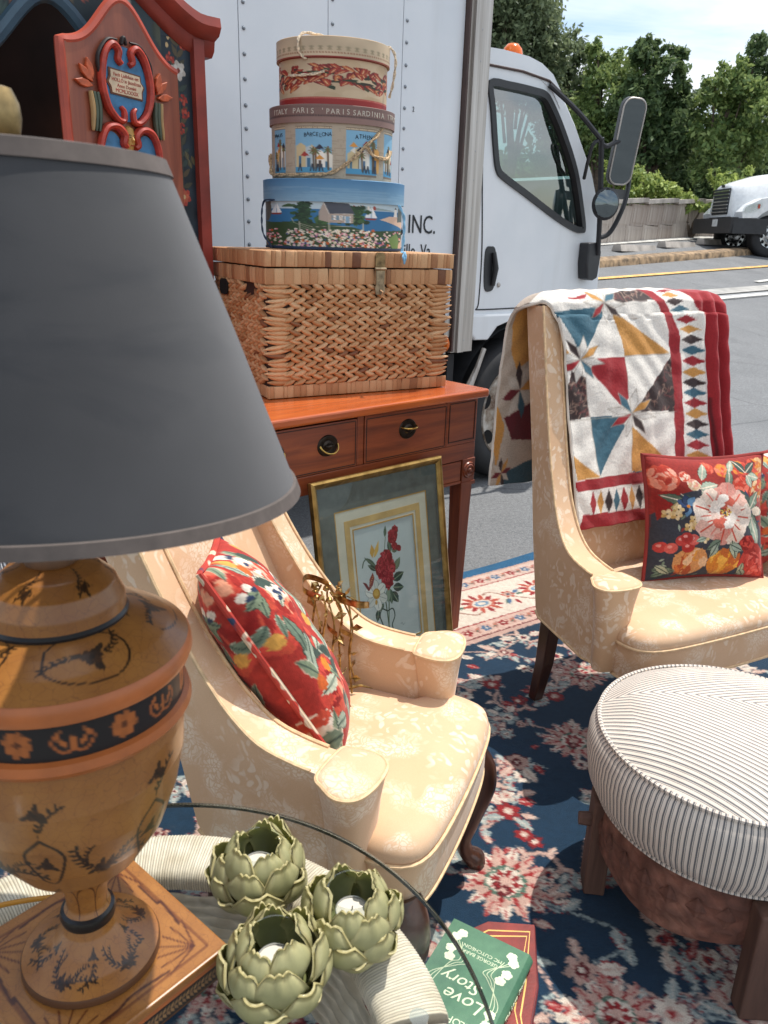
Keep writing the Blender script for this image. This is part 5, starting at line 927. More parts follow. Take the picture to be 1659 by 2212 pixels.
NV, NV2, CRM, PNK, RED, DRED, GRY, GRN, LBL = '1b354b', '16283a', 'd8cbbb', 'c2a092', '93282b', '5f1a20', '97a3a0', '4f6a5c', '6f8ea6'
c = Cv(RW, RL, 330, NV)
def rugpt(x, y): p = on_z(x, y, 0.01); q = np.array([p.x, p.y])-RO; return float(q @ e1), float(q @ e2)
def vine(P, w=0.012, col=PNK):
    Q = catmull(P, 8); c.line(Q, w*1.7, NV2); c.line(Q, w, col)
    return Q
def rl(x, y, L_, a, q=CRM, w=None): c.leaf(x, y, L_, w or L_*0.5, a, q, NV2 if rg.random() < 0.5 else RED, PNK if q == CRM else CRM, 1.22, 0.16)
def small(x, y, r, k=0):
    q = [(CRM, RED, NV2), (PNK, DRED, CRM), (CRM, PNK, RED), (RED, PNK, CRM), (GRY, CRM, DRED)][k % 5]; n_ = 5+k % 3; a = rg.random()*6
    c.flower(x, y, r, n_, [q[0]], a, None, edge=DRED if k % 2 else NV2); c.ell(x, y, r*0.42, r*0.42, q[1]); c.ell(x, y, r*0.2, r*0.2, q[2])
def big(x, y, r, a=0.0):
    n_ = 15
    for k in range(n_): t_ = a+2*math.pi*k/n_; c.leaf(x+0.45*r*math.cos(t_), y+0.45*r*math.sin(t_), 0.62*r, 0.26*r, t_, CRM if k % 2 else PNK, RED if k % 3 == 0 else NV2, RED, 1.18, 0.12)
    c.ell(x, y, 0.66*r, 0.66*r, PNK, jit=0.10, n=30); 
    for k in range(11): t_ = a+2*math.pi*k/11; c.ell(x+0.54*r*math.cos(t_), y+0.54*r*math.sin(t_), 0.14*r, 0.05*r, RED, t_)
    c.ell(x, y, 0.44*r, 0.44*r, GRN, jit=0.06, n=26); c.ell(x, y, 0.38*r, 0.38*r, CRM, jit=0.16, n=26)
    for k in range(8): t_ = a+2*math.pi*k/8; c.leaf(x+0.12*r*math.cos(t_), y+0.12*r*math.sin(t_), 0.24*r, 0.11*r, t_, RED, DRED)
    c.ell(x+0.02*r, y, 0.13*r, 0.13*r, PNK); c.ell(x-0.2*r, y+0.15*r, 0.16*r, 0.16*r, DRED, jit=0.2); c.ell(x-0.2*r, y+0.15*r, 0.07*r, 0.07*r, PNK)
def curl(x, y, r, a, s_=1, col=PNK, w=0.011):
    P = [(x+r*(1-k/16)*math.cos(a+s_*k*0.38), y+r*(1-k/16)*math.sin(a+s_*k*0.38)) for k in range(13)]; vine(P, w, col); 
    for k in (2, 5, 8): rl(P[k][0], P[k][1], r*0.55, a+s_*k*0.38+s_*0.4, [CRM, GRY, PNK][k % 3])
    small(P[-1][0], P[-1][1], r*0.38, int(rg.integers(0, 5)))
# field vines and blossoms; the boldest ones sit where the picture shows them
bigs = [(rugpt(1092, 1905), 0.105), (rugpt(1255, 1455), 0.085), (rugpt(1240, 1600), 0.09), (rugpt(1330, 2190), 0.085), (rugpt(820, 2190), 0.09), (rugpt(470, 2120), 0.08)]
pts = [(x, y) for x in np.arange(0.1, RW, 0.175) for y in np.arange(0.60, RL-0.05, 0.175)]; pts = [(x+rg.normal(0, 0.05), y+rg.normal(0, 0.05)) for x, y in pts]
for i_, (x, y) in enumerate(pts):
    nb_ = sorted(pts, key=lambda p: (p[0]-x)**2+(p[1]-y)**2)[1:4]
    for (u, v) in nb_[:2]:
        mx_, my_ = (x+u)/2+rg.normal(0, 0.06), (y+v)/2+rg.normal(0, 0.06); Q = vine([(x, y), (mx_, my_), (u, v)], 0.008, PNK if i_ % 3 else GRY)
        for k in range(2, len(Q)-2, 4): a = math.atan2(Q[k+1][1]-Q[k][1], Q[k+1][0]-Q[k][0])+rg.choice([-1, 1])*0.9; rl(Q[k][0], Q[k][1], rg.uniform(0.038, 0.062), a, [CRM, CRM, GRY, PNK][k % 4])
for i_, (x, y) in enumerate(pts):
    if i_ % 3 == 0: curl(x+0.08, y-0.05, rg.uniform(0.05, 0.08), rg.random()*6, 1 if i_ % 2 else -1, [PNK, CRM, GRY][i_ % 3])
for i_, (x, y) in enumerate(pts):
    small(x, y, rg.uniform(0.022, 0.038), i_); 
    for q in range(3): a = rg.random()*6.3; rl(x+0.03*math.cos(a), y+0.03*math.sin(a), rg.uniform(0.04, 0.07), a, [CRM, GRY, CRM, PNK][int(rg.integers(0, 4))])
for k in range(900): x, y = rg.uniform(0, RW), rg.uniform(0.6, RL); rl(x, y, rg.uniform(0.03, 0.055), rg.random()*6.3, [CRM, PNK, GRY, RED][k % 4])
for k in range(240): small(rg.uniform(0, RW), rg.uniform(0.62, RL), rg.uniform(0.016, 0.027), k)
for (x, y), r_ in bigs: big(x, y, r_, 0.2)
# border: guards and cream main stripe along the far edge, mirrored at the right-hand edge
def border():
    for y0, y1, q in ((0.0, 0.055, '2b5d80'), (0.055, 0.068, PNK), (0.068, 0.145, 'cfb5a6'), (0.145, 0.152, RED), (0.152, 0.158, CRM), (0.158, 0.40, CRM), (0.40, 0.407, RED), (0.407, 0.485, 'cfae9f'), (0.485, 0.492, DRED), (0.492, 0.515, PNK)): c.poly([(0, y0), (RW, y0), (RW, y1), (0, y1)], q)
    for yy, st in ((0.107, 0.085), (0.446, 0.085)):
        for k, x in enumerate(np.arange(0.03, RW, st)): 
            c.flower(x, yy, 0.023, 5, [RED if k % 2 else '4a6a8a'], rg.random(), CRM); c.leaf(x+0.028, yy+0.012, 0.03, 0.012, -0.6, GRN); c.leaf(x+0.06, yy-0.014, 0.03, 0.012, 2.6, 'b3705c')
            c.line([(x+0.02, yy-0.02), (x+0.042, yy+0.018), (x+0.065, yy-0.018)], 0.004, '9a5a52')
    for k, x in enumerate(np.arange(0.05, RW, 0.30)):
        y = 0.28; c.line(catmull([(x, y), (x+0.08, y-0.07), (x+0.15, y), (x+0.23, y+0.07), (x+0.30, y)], 6), 0.006, '8a5a4c')
        for q in range(12): a = q*0.5236; c.leaf(x+0.04*math.cos(a), y+0.03*math.sin(a), 0.055, 0.022, a, RED if q % 2 else 'b3503f', 'ecdfcf')
        c.ell(x, y, 0.055, 0.038, 'b9624f'); c.ell(x, y, 0.045, 0.030, CRM); c.ell(x, y, 0.034, 0.021, LBL); c.ell(x, y, 0.018, 0.011, CRM)
        c.flower(x+0.15, y-0.015, 0.032, 6, ['b3503f', PNK], 0.2, NV); 
        for q in range(5): a = rg.random()*6.3; c.leaf(x+0.15+0.03*math.cos(a), y+0.03*math.sin(a), 0.05, 0.018, a, [GRN, '4a6a8a', RED][q % 3])
border(); c.noise(0.06, 3)
V, Fq, U, W_ = grid(800, 680, lambda U, W_: (RO[0]+e1[0]*U*RW+e2[0]*W_*RL, RO[1]+e1[1]*U*RW+e2[1]*W_*RL, 0.011+0.0015*np.sin(U*17)*np.sin(W_*13)+0.012*np.exp(-((W_*RL)/0.05)**2)*np.exp(-((U*RW-2.45)/0.22)**2)))
cn = np.array([(0, 0), (RW, 0), (RW, RL), (0, RL)])
RG = thing('oriental_rug', 'navy oriental rug with cream flowered border lying on the tarmac', 'rug', (0, 0, 0)); obj('pile', V, Fq, M_rug, RG, col=c.at(np.clip(U+RNG.normal(0, 0.0005, U.shape), 0, 1), np.clip(W_+RNG.normal(0, 0.0006, U.shape), 0, 1)))
P4 = [tuple(RO+e1*u+e2*w) for u, w in ((0.003, 0.003), (RW-0.003, 0.003), (RW-0.003, RL-0.003), (0.003, RL-0.003))]; MB().prism(P4, 0.002, 0.0085, 'xy').build('backing', simple('rug_edge_blue', '24506f', 0.95), RG, smooth=False)

# ================================================================== ARMCHAIRS
t = NT('damask'); co_ = t.co(); warp = t.n('ShaderNodeTexNoise', {'Vector': co_, 'Scale': 14, 'Detail': 2}).outputs['Color']; vv = t.mix(0.12, co_, warp)
big_ = t.n('ShaderNodeTexVoronoi', {'Vector': vv, 'Scale': 13}, feature='SMOOTH_F1').outputs['Distance']; fine = t.n('ShaderNodeTexVoronoi', {'Vector': vv, 'Scale': 95}, feature='DISTANCE_TO_EDGE').outputs['Distance']; scr = t.n('ShaderNodeTexWave', {'Vector': vv, 'Scale': 26, 'Distortion': 9, 'Detail': 2, 'Detail Scale': 1.6}, wave_type='RINGS').outputs['Fac']
mot = t.math('MULTIPLY', t.ramp(big_, [(0.22, 1.0), (0.42, 0.0)]), t.ramp(fine, [(0.05, 0.15), (0.16, 1.0)])); lf = t.n('ShaderNodeTexVoronoi', {'Vector': t.n('ShaderNodeMapping', {'Vector': vv, 'Rotation': (0.5, 0.4, 0.7), 'Scale': (52, 52, 24)}).outputs[0], 'Scale': 1.0}, feature='F1').outputs['Distance']; mot = t.math('MAXIMUM', mot, t.math('MULTIPLY', t.ramp(lf, [(0.30, 0.85), (0.42, 0.0)]), t.ramp(t.noise(6, 3), [(0.44, 0.0), (0.54, 1.0)])))
base_ = t.ramp(t.noise(3.5, 3), [(0.35, 'd2a981'), (0.7, 'deba96')]); weave = t.noise(900, 2)
t.set(Base_Color=t.mix(1.0, t.mix(t.math('MULTIPLY', mot, 0.7), base_, 'efdcc4'), t.ramp(weave, [(0.3, 0.86), (0.7, 1.0)]), 'MULTIPLY'), Roughness=t.math('SUBTRACT', 0.78, t.math('MULTIPLY', mot, 0.2))); t.b.inputs['Sheen Weight'].default_value = 0.2; t.bump(t.math('ADD', t.math('MULTIPLY', weave, 0.5), t.math('MULTIPLY', t.noise(7, 2), 6.0)), 0.12, 0.003); M_dam = t.m
M_pipe = simple('gold_piping', 'd9b88e', 0.7, var=0.12, scale=60); M_legw = wood('dark_leg_wood', '2a1a15', '3f261c', '55321f', 0.32, (14, 14, 1.5), 0.4)
rear0 = lambda z: -0.135-0.235*(z-0.32)
ZB, SEAT_Z = 0.30, 0.395      # underside of the upholstery, seat welt
def rear_y(z): return -0.135-0.235*(z-0.32)
EDGE0 = catmull([(-0.240, 1.125), (-0.218, 1.04), (-0.190, 0.93), (-0.160, 0.82), (-0.128, 0.725), (-0.093, 0.648), (-0.052, 0.590), (0.0, 0.556), (0.07, 0.544), (0.14, 0.542)], 5)
def side_w(y, z): return 0.029+0.006*max(0, min(1, (0.7-z)/0.15))
def make_chair(name, label, loc, rot, B, SF, up=0.0, lean=0.0):
    def rear_y(z): return rear0(z)-lean*np.maximum(0, z-0.58)
    EDGE = [(y-0.235*up*max(0, (z-0.7)/0.42), z+up*max(0, (z-0.7)/0.42)) for y, z in EDGE0]; EDGE = [(y-lean*max(0, z-0.58), z) for y, z in EDGE]
    def side_x(y): return B+0.085*(y+0.20)
    C_ = thing(name, label, 'armchair', loc, rot, 'matching damask armchairs')
    # --- seat: stacked outlines with a bowed front
    def outline(k, z, sh=0.0, n_=120):
        P = []
        for i in range(n_):
            a = 2*math.pi*i/n_; ca, sa = math.cos(a), math.sin(a); q = (abs(ca)**8+abs(sa)**8)**(-1/8); u, w = ca*q, sa*q
            sm0 = min(1, max(0, (w-0.30)/0.32)); hw = B-0.004+(SF-B+0.004)*sm0*sm0*(3-2*sm0); x = u*hw*k; y = 0.057+w*0.227*k; y += (0.014*(1-u*u) if w > 0 else 0.0)*max(0, w)*k
            P.append((x, y, z+sh*(1-max(u*u, w*w))))
        return P
    levels = [(0.985, ZB-0.005), (1.0, ZB+0.012), (1.0, SEAT_Z-0.004), (1.0, SEAT_Z), (1.012, SEAT_Z+0.012), (0.99, SEAT_Z+0.030), (0.93, SEAT_Z+0.042), (0.8, SEAT_Z+0.050), (0.6, SEAT_Z+0.056), (0.35, SEAT_Z+0.060), (0.1, SEAT_Z+0.061)]
    V = []; [V.extend(outline(k, z)) for k, z in levels]; n_ = 120; Fq = [(i*n_+j, i*n_+(j+1) % n_, (i+1)*n_+(j+1) % n_, (i+1)*n_+j) for i in range(len(levels)-1) for j in range(n_)]+[[(len(levels)-1)*n_+j for j in range(n_)]]
    st_ = MB().add(V, Fq).build('seat', M_dam, C_, sharp=60)
    wl = [p for p in outline(1.012, SEAT_Z) ]; MB().tube(wl, 0.0042, 6, True).build('welt', M_pipe, st_)
    ap = [p for p in outline(0.992, ZB-0.004)]; MB().tube(ap, 0.004, 6, True).build('lower_welt', M_pipe, st_)
    # --- back
    def bk(U, W_):
        z = 0.42+W_*(1.128+up-0.42); x = (U-0.5)*2*(B-0.023+0.02*W_); z = z+0.018*W_*(1-(2*U-1)**2); y = rear_y(z)+0.050+0.014*np.sin(np.pi*U)*np.sin(np.pi*np.clip(W_, 0, 1)); return x, y, z
    V, Fq, U, W_ = grid(24, 30, bk); V2, F2, _, _ = grid(24, 30, lambda U, W_: (bk(U, W_)[0]*1.06, rear_y(bk(U, W_)[2]), bk(U, W_)[2])); nn = len(V); F2 = F2[:, ::-1]+nn
    i = np.arange(nn).reshape(30, 24); tf = np.stack([i[-1, :-1], i[-1, 1:], i[-1, 1:]+nn, i[-1, :-1]+nn], -1)
    V3, F3, _, _ = grid(24, 4, lambda U, W_: (bk(U, np.zeros_like(U))[0]*1.06, rear_y(0.3+0.12*W_), 0.3+0.12*W_)); 
    MB().add(np.concatenate([V, V2, V3]), np.concatenate([Fq, F2, tf, F3+2*nn]).tolist()).build('back', M_dam, C_, sharp=60)
    # --- sides that sweep down into arms
    for s_ in (-1, 1):
        outl = list(EDGE)+[(0.145, ZB+0.01), (0.10, ZB), (-0.12, 0.315)]+[(rear_y(z), z) for z in (0.34, 0.55, 0.8, 1.0, 1.122+up)]
        tri = tessellate_polygon([[Vector((p[0], p[1], 0)) for p in outl]]); N = len(outl); V = []
        for sd_ in (-1, 1):
            for (y, z) in outl: V.append((s_*(side_x(y)+sd_*side_w(y, z)), y, z))
        Fq = [list(t_) for t_ in tri]+[[k+N for k in reversed(t_)] for t_ in tri]+[(k, (k+1) % N, N+(k+1) % N, N+k) for k in range(N)]
        so_ = MB().add(V, Fq).build('arm', M_dam, C_, sharp=50)
        # scrolled knob at the front of the arm: a flat lobed column
        kx = side_x(0.16); pl_ = catmull([(-0.050, -0.03), (-0.036, -0.045), (0.036, -0.05), (0.058, -0.03), (0.074, 0.0), (0.062, 0.030), (0.02, 0.044), (-0.03, 0.042), (-0.052, 0.016)], 6, True)
        V = []; lv = [(0.66, ZB+0.004), (0.72, 0.40), (0.86, 0.49), (0.97, 0.525), (1.0, 0.535), (1.0, 0.5415), (0.97, 0.5465), (0.85, 0.549), (0.4, 0.5505)]
        for k, z in lv: V += [(s_*(kx+p[0]*k), 0.165+p[1]*k, z) for p in pl_]
        n9 = len(pl_); Fq = [(i_*n9+j, i_*n9+(j+1) % n9, (i_+1)*n9+(j+1) % n9, (i_+1)*n9+j) for i_ in range(len(lv)-1) for j in range(n9)]+[[(len(lv)-1)*n9+j for j in range(n9)], list(range(n9))]
        kn = MB().add(V, Fq).build('arm_knob', M_dam, so_, sharp=60); MB().tube([(s_*(kx+p[0]*1.01), 0.165+p[1]*1.01, 0.5435) for p in pl_], 0.004, 6, True).build('welt', M_pipe, kn)
        for sd_ in (-1, 1):
            MB().tube([(s_*(side_x(y)+sd_*side_w(y, z)), y+0.001, z+0.001) for y, z in EDGE[:-3]], 0.0038, 6).build('welt', M_pipe, so_)
        MB().tube([(s_*(side_x(y)+side_w(y, z)), y, z) for y, z in [(0.145, ZB+0.008), (0.10, ZB-0.001), (-0.12, 0.314), (-0.138, 0.33)]], 0.0038, 6).build('lower_welt', M_pipe, so_)
        # back leg, square and raked; front leg cabriole
        V = []; 
        for (y, z, w) in ((-0.112, 0.325, 0.046), (-0.125, 0.15, 0.040), (-0.150, 0.012, 0.032)): V += [(s_*(B-0.003)+a_*w/2, y+b_*w/2+0.0, z) for a_, b_ in ((-1, -1), (1, -1), (1, 1), (-1, 1))]
        bevel(MB().add(V, [(4*k+j, 4*k+(j+1) % 4, 4*k+4+(j+1) % 4, 4*k+4+j) for k in range(2) for j in range(4)]+[(0, 1, 2, 3), (11, 10, 9, 8)]).build('leg', M_legw, C_, smooth=False), 0.003)
        fx, fy = s_*(SF-0.030), 0.252; d_ = Vector((s_*0.5, 0.86, 0))
        P = [(fx, fy, 0.315), (fx+d_.x*0.022, fy+d_.y*0.022, 0.27), (fx+d_.x*0.028, fy+d_.y*0.028, 0.225), (fx+d_.x*0.012, fy+d_.y*0.012, 0.15), (fx-d_.x*0.004, fy-d_.y*0.004, 0.085), (fx+d_.x*0.004, fy+d_.y*0.004, 0.05), (fx+d_.x*0.024, fy+d_.y*0.024, 0.030), (fx+d_.x*0.030, fy+d_.y*0.030, 0.013)]
        rr = [0.032, 0.034, 0.030, 0.022, 0.0165, 0.018, 0.024, 0.021]; Q = catmull(P, 5); ri_ = np.interp(np.linspace(0, 7, len(Q)), range(8), rr); MB().tube(Q, list(ri_), 12).build('leg', M_legw, C_)
    return C_
CH1 = make_chair('armchair', 'gold damask armchair facing right, holding the red cushion, behind the glass table', (-0.107, 1.314, 0.0), math.atan2(-0.931, -0.364), 0.190, 0.242, -0.06, 0.24)
CH2 = make_chair('armchair', 'wide gold damask armchair with the patchwork quilt over its back', (0.835, 2.128, 0.0), math.atan2(-0.45, -0.89), 0.315, 0.355, 0.065)
# ================================================================== QUILT over the back of the wide armchair (built in that chair's frame)
CHM = Matrix.Translation(CH2.location) @ Matrix.Rotation(CH2.rotation_euler.z, 4, 'Z')
def project(p):
    q = Vector(p)-Vector((0, 0, CAM_Z)); d = q.dot(_f); return IW/2+FPX*q.dot(_r)/d, IH/2-FPX*q.dot(_u)/d
QB = 0.315; zb, zt_ = 0.585, 1.142; QUP = 0.035
def q_front(z): return rear_y(z)+0.100
path = [(q_front(z), z) for z in np.linspace(zb, 1.165, 24)]+[(q_front(1.185)-0.004, 1.20), (q_front(1.195)-0.025, 1.223), (rear_y(1.195)+0.035, 1.228), (rear_y(1.195)-0.002, 1.215), (rear_y(1.185)-0.022, 1.185)]+[(-0.370-0.010*k/12, 1.145-0.0415*k) for k in range(13)]
pa = np.array(path); seg = np.r_[0, np.cumsum(np.hypot(*np.diff(pa, axis=0).T))]; LT = seg[-1]; vF = seg[23]/LT
def q_pos(U, W_):
    s_ = W_*LT; y = np.interp(s_, seg, pa[:, 0]); z = np.interp(s_, seg, pa[:, 1]); 
    k = np.clip((W_-vF*0.86)/(vF*0.14+0.10), 0, 1); k2 = np.clip((W_-vF-0.09)/0.3, 0, 1)
    xl = 0.270+0.020*(W_/vF).clip(0, 1)+0.075*k**1.5+0.018*k2; xr = -0.360+0.035*np.clip(W_/vF, 0, 1)-0.030*k
    x = xl+(xr-xl)*U
    over = np.clip((np.abs(x)-0.285)/0.10, 0, 1); z = z-over**2*0.085*np.clip(1-np.abs(W_-vF-0.06)/0.16, 0, 1)-0.012*np.sin(U*9)*np.clip(W_-0.75, 0, 1)*4*0.3
    fold = np.clip((U-0.80)/0.06, 0, 1)*np.clip(1-np.clip((W_-vF)/0.1, 0, 1), 0, 1)
    y = y+fold*(0.016+0.012*np.sin((U-0.8)*88)); puff = 0.003*np.sin(U*41+3*np.sin(W_*17))*np.sin(W_*57+2*np.sin(U*13))+0.003*np.sin(U*7+W_*19)
    y = y+np.where(W_ < vF, 1, -1)*(puff+0.003); z = z+np.where(np.abs(W_-vF-0.05) < 0.06, puff*0.8, 0)
    y = y+np.clip((np.abs(U-0.5)-0.45)/0.05, 0, 1)*0.0
    return x, y, z
WH, TL, GO, RD, PK = 'e8e1d6', '3b6474', 'c98f47', '9c1f26', '3a2b29'
c = Cv(1.0, 2.0, 300, WH)
crn = [(0.281, zb, 0.0), (-0.292, zb, 1.0)]; 
src, dst = [], []
for (u, w) in ((0, 0.02), (1, 0.02), (1, vF*0.86), (0, vF*0.86)):
    x, y, z = (float(a) for a in q_pos(np.array(u, float), np.array(w, float))); P = CHM @ Vector((x, y, z)); px_, py_ = project(P)
    src.append(((px_*1.50693-1560)*1.765, (py_*1.50693-900)*1.765)); dst.append((u, w*2.0))
c.T = homography(src, dst); c.ts = 1/900; rg = np.random.default_rng(31)
def paisley(P, n_=60):
    P = np.array(P, float); lo, hi = P.min(0), P.max(0); c.poly(P, PK); a = c.a.copy()
    for k in range(n_): x, y = rg.uniform(lo[0], hi[0]), rg.uniform(lo[1], hi[1]); c.line(catmull([(x, y), (x+rg.normal(0, 16), y+rg.normal(0, 16)), (x+rg.normal(0, 22), y+rg.normal(0, 22))], 3), 4, ['8a6a5c', '6e3a38', '9a8070'][k % 3])
    b = c.a.copy(); c.a[:] = a; m = Cv(1.0, 2.0, 300, '000000'); m.T = c.T; m.poly(P, 'ffffff'); w = m.a[..., :1]; c.a[:] = a*(1-w)+b*w
def star(x, y, r, a0, cols):
    for k in range(8):
        a = a0+k*math.pi/4; b_ = 0.30; P = [(x, y), (x+r*0.55*math.cos(a-b_), y+r*0.55*math.sin(a-b_)), (x+r*math.cos(a), y+r*math.sin(a)), (x+r*0.55*math.cos(a+b_), y+r*0.55*math.sin(a+b_))]; c.poly(P, cols[k % len(cols)]); c.line(P+[P[0]], 3, 'a79c90')
for P, q in (([(470, 208), (715, 178), (742, 215), (612, 415), (556, 405)], TL), ([(640, 808), (810, 800), (835, 860), (692, 1148)], TL), ([(785, 205), (1102, 447), (838, 462)], GO), ([(880, 860), (1112, 1080), (1100, 1120), (880, 1120)], GO), ([(375, 380), (470, 400), (530, 455), (440, 540), (400, 470)], GO), ([(528, 1025), (560, 1175), (692, 1150)], GO), ([(645, 475), (838, 465), (862, 700), (812, 742), (640, 545)], RD), ([(560, 122), (690, 100), (665, 132)], RD), ([(880, 1120), (1130, 1120), (1130, 1180)], TL)): c.poly(P, q)
paisley([(530, 545), (605, 580), (637, 805), (498, 838), (478, 740)]); paisley([(1112, 465), (1134, 775), (910, 775), (930, 715)]); paisley([(790, 122), (850, 78), (975, 72), (1035, 150), (842, 160)], 30); paisley([(250, 195), (450, 170), (482, 202), (335, 262), (290, 310)], 30)
W2_ = 'dcd6cc'; star(755, 160, 112, 1.62, [PK, W2_, TL, W2_, GO, W2_, RD, W2_][::-1]); star(578, 478, 138, 0.95, [TL, W2_, RD, W2_, PK, W2_, GO, W2_]); star(875, 785, 140, 1.75, [PK, W2_, GO, W2_, TL, W2_, RD, W2_][::-1])
c.poly([(972, 70), (1032, 66), (1100, 190), (1152, 330), (1172, 560), (1180, 1100), (1200, 1500), (1130, 1500), (1130, 1100), (1120, 560), (1095, 330), (1050, 180)], RD)
c.poly([(1140, 55), (1230, 130), (1275, 250), (1290, 330), (1312, 560), (1320, 1080), (1330, 1500), (1800, 1500), (1700, -100), (1140, -100)], RD)
dia = [(1105, 90), (1125, 125), (1140, 165), (1165, 207), (1190, 258), (1208, 312), (1221, 370), (1230, 430), (1234, 492), (1237, 555), (1240, 615), (1242, 673), (1243, 730), (1245, 790), (1247, 850), (1247, 907), (1248, 968), (1250, 1028), (1252, 1088)]
for k, (x, y) in enumerate(dia): w = 46+min(k, 8)*2.2; h = 17+min(k, 8)*1.6; c.poly([(x-w, y), (x, y-h), (x+w, y), (x, y+h)], [RD, GO, PK, TL][k % 4])
for x0, x1 in ((1385, 1420), (1345, 1368), (1440, 1480)): c.line([(x0-20, 700), (x0, 950), (x1, 1300)], 9, '5c1318')
c.line([(1372, 930), (1392, 1110)], 7, 'cfc2b8'); c.line([(1430, 900), (1478, 1080)], 7, 'cfc2b8')
c.poly([(540, 1180), (895, 1128), (1330, 1100), (1330, 1160), (905, 1192), (560, 1236)], RD); c.poly([(560, 1236), (905, 1192), (1330, 1160), (1330, 1300), (915, 1332), (600, 1372)], WH); c.poly([(590, 1372), (915, 1335), (1400, 1300), (1400, 1500), (560, 1500)], RD)
for k, x in enumerate(range(650, 1200, 46)): y = 1303-(x-650)*0.13; c.poly([(x-21, y), (x, y-70), (x+21, y), (x, y+70)], [RD, GO, PK, TL][k % 4])
for P in ([(505, 835), (1138, 775)], [(838, 462), (1110, 450)], [(838, 462), (862, 700)], [(605, 580), (640, 808)], [(640, 808), (692, 1148)], [(880, 860), (880, 1120)]): c.line(P, 3, 'b5a99c')
# the half hanging behind (u = 0 is the corner seen left of the chair)
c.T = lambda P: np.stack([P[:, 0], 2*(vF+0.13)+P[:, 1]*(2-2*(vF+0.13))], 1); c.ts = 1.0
c.poly([(0, -0.12), (1, -0.12), (1, 1), (0, 1)], 'b8a898'); c.poly([(0.02, 0.02), (0.17, 0.03), (0.15, 0.30), (0.07, 0.36), (0.03, 0.25)], GO)  # duller whites, reds and teals here: the shade behind the chair is painted in
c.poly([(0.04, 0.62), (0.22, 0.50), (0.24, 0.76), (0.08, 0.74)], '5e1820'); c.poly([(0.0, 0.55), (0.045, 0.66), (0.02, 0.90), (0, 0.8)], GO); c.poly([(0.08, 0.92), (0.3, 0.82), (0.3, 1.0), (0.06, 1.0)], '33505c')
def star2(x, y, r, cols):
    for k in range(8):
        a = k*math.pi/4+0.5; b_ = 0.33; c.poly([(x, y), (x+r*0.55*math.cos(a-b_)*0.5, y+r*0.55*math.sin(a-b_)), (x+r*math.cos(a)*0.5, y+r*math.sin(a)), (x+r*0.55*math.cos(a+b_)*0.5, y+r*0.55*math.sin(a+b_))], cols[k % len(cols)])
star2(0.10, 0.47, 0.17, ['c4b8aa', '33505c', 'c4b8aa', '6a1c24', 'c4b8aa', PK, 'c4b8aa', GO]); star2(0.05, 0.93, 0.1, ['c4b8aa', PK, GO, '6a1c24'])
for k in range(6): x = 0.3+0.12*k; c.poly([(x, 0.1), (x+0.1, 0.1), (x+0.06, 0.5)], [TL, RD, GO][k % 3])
V, Fq, U, W_ = grid(200, 380, q_pos); q3 = c.at(U, W_/1.0)
t = NT('quilt_cotton'); a = t.n('ShaderNodeVertexColor', layer_name='Col').outputs[0]; pr_ = t.noise(260, 2, 0.6); qn = t.noise(26, 3); t.set(Base_Color=t.mix(1.0, a, t.ramp(pr_, [(0.35, 0.80), (0.6, 1.0)]), 'MULTIPLY'), Roughness=0.9); t.b.inputs['Sheen Weight'].default_value = 0.15; t.bump(qn, 0.4, 0.009); M_quilt = t.m
QL = thing('patchwork_quilt', 'star patchwork quilt with red diamond border draped over the wide armchair', 'quilt', CH2.location, CH2.rotation_euler.z)
qo = obj('patchwork', V, Fq, M_quilt, QL, col=q3); sm_ = qo.modifiers.new('thickness', 'SOLIDIFY'); sm_.thickness = 0.009; sm_.offset = 0
ew = np.linspace(0, 1, 60); be = [tuple(float(a) for a in q_pos(np.array(0.0), np.array(w))) for w in ew]; MB().tube(be, 0.0045, 6).build('binding', simple('quilt_binding', 'd5ccbf', 0.9), QL)

# ================================================================== CUSHIONS
M_cush = painted('printed_linen', 0.85, 0.07, 90, 0.5, 500, 0.001, 0.2, 0.1)
def cushion(name, label, M_, w, h, th, cf, cbk, pipe_mat, n_=120, pinch=0.05, wr=0.0):
    o = thing(name, label, 'cushion', (0, 0, 0), 0, 'floral cushions'); o.matrix_world = M_
    def face(sg):
        def fn(U, W_):
            a, b = 2*U-1, 2*W_-1; pz = np.clip((1-np.abs(a)**2.6)*(1-np.abs(b)**2.6), 0, 1)**0.55; x = a*w/2*(1-pinch*(1-b*b)); z = h/2+(-b)*h/2*(1-pinch*(1-a*a))
            y = sg*th/2*pz; y = y+sg*wr*(np.sin(a*7+b*9)+np.sin(b*13-a*5))*0.5*pz; return x, y, z
        return fn
    for sg, cv, nm in ((-1, cf, 'front_cover'), (1, cbk, 'back_cover')):
        V, Fq, U, W_ = grid(n_, n_, face(sg)); obj(nm, V, Fq, M_cush, o, col=cv.at(U, W_))
    e = [(-1+2*k/14, -1) for k in range(14)]+[(1, -1+2*k/14) for k in range(14)]+[(1-2*k/14, 1) for k in range(14)]+[(-1, 1-2*k/14) for k in range(14)]
    MB().tube([(a*w/2*(1-pinch*(1-b*b)), 0, h/2-b*h/2*(1-pinch*(1-a*a))) for a, b in e], 0.0068, 8, True).build('piping', pipe_mat, o); return o
RP, CO, PI, CRE, GRE, GRD, GRL, ORA, NVY = '9c2a24', 'c04a36', 'd08a78', 'd9c6b0', '6d7d6a', '3b4a42', '9aa592', 'c87a30', '2c3a55'
c = Cv(1, 1, 420, '8e2c26'); c.T = homography([(275, 90), (1590, 112), (1600, 1300), (310, 1388)], [(0, 0), (1, 0), (1, 1), (0, 1)]); c.ts = 1/1320; rg = np.random.default_rng(41)
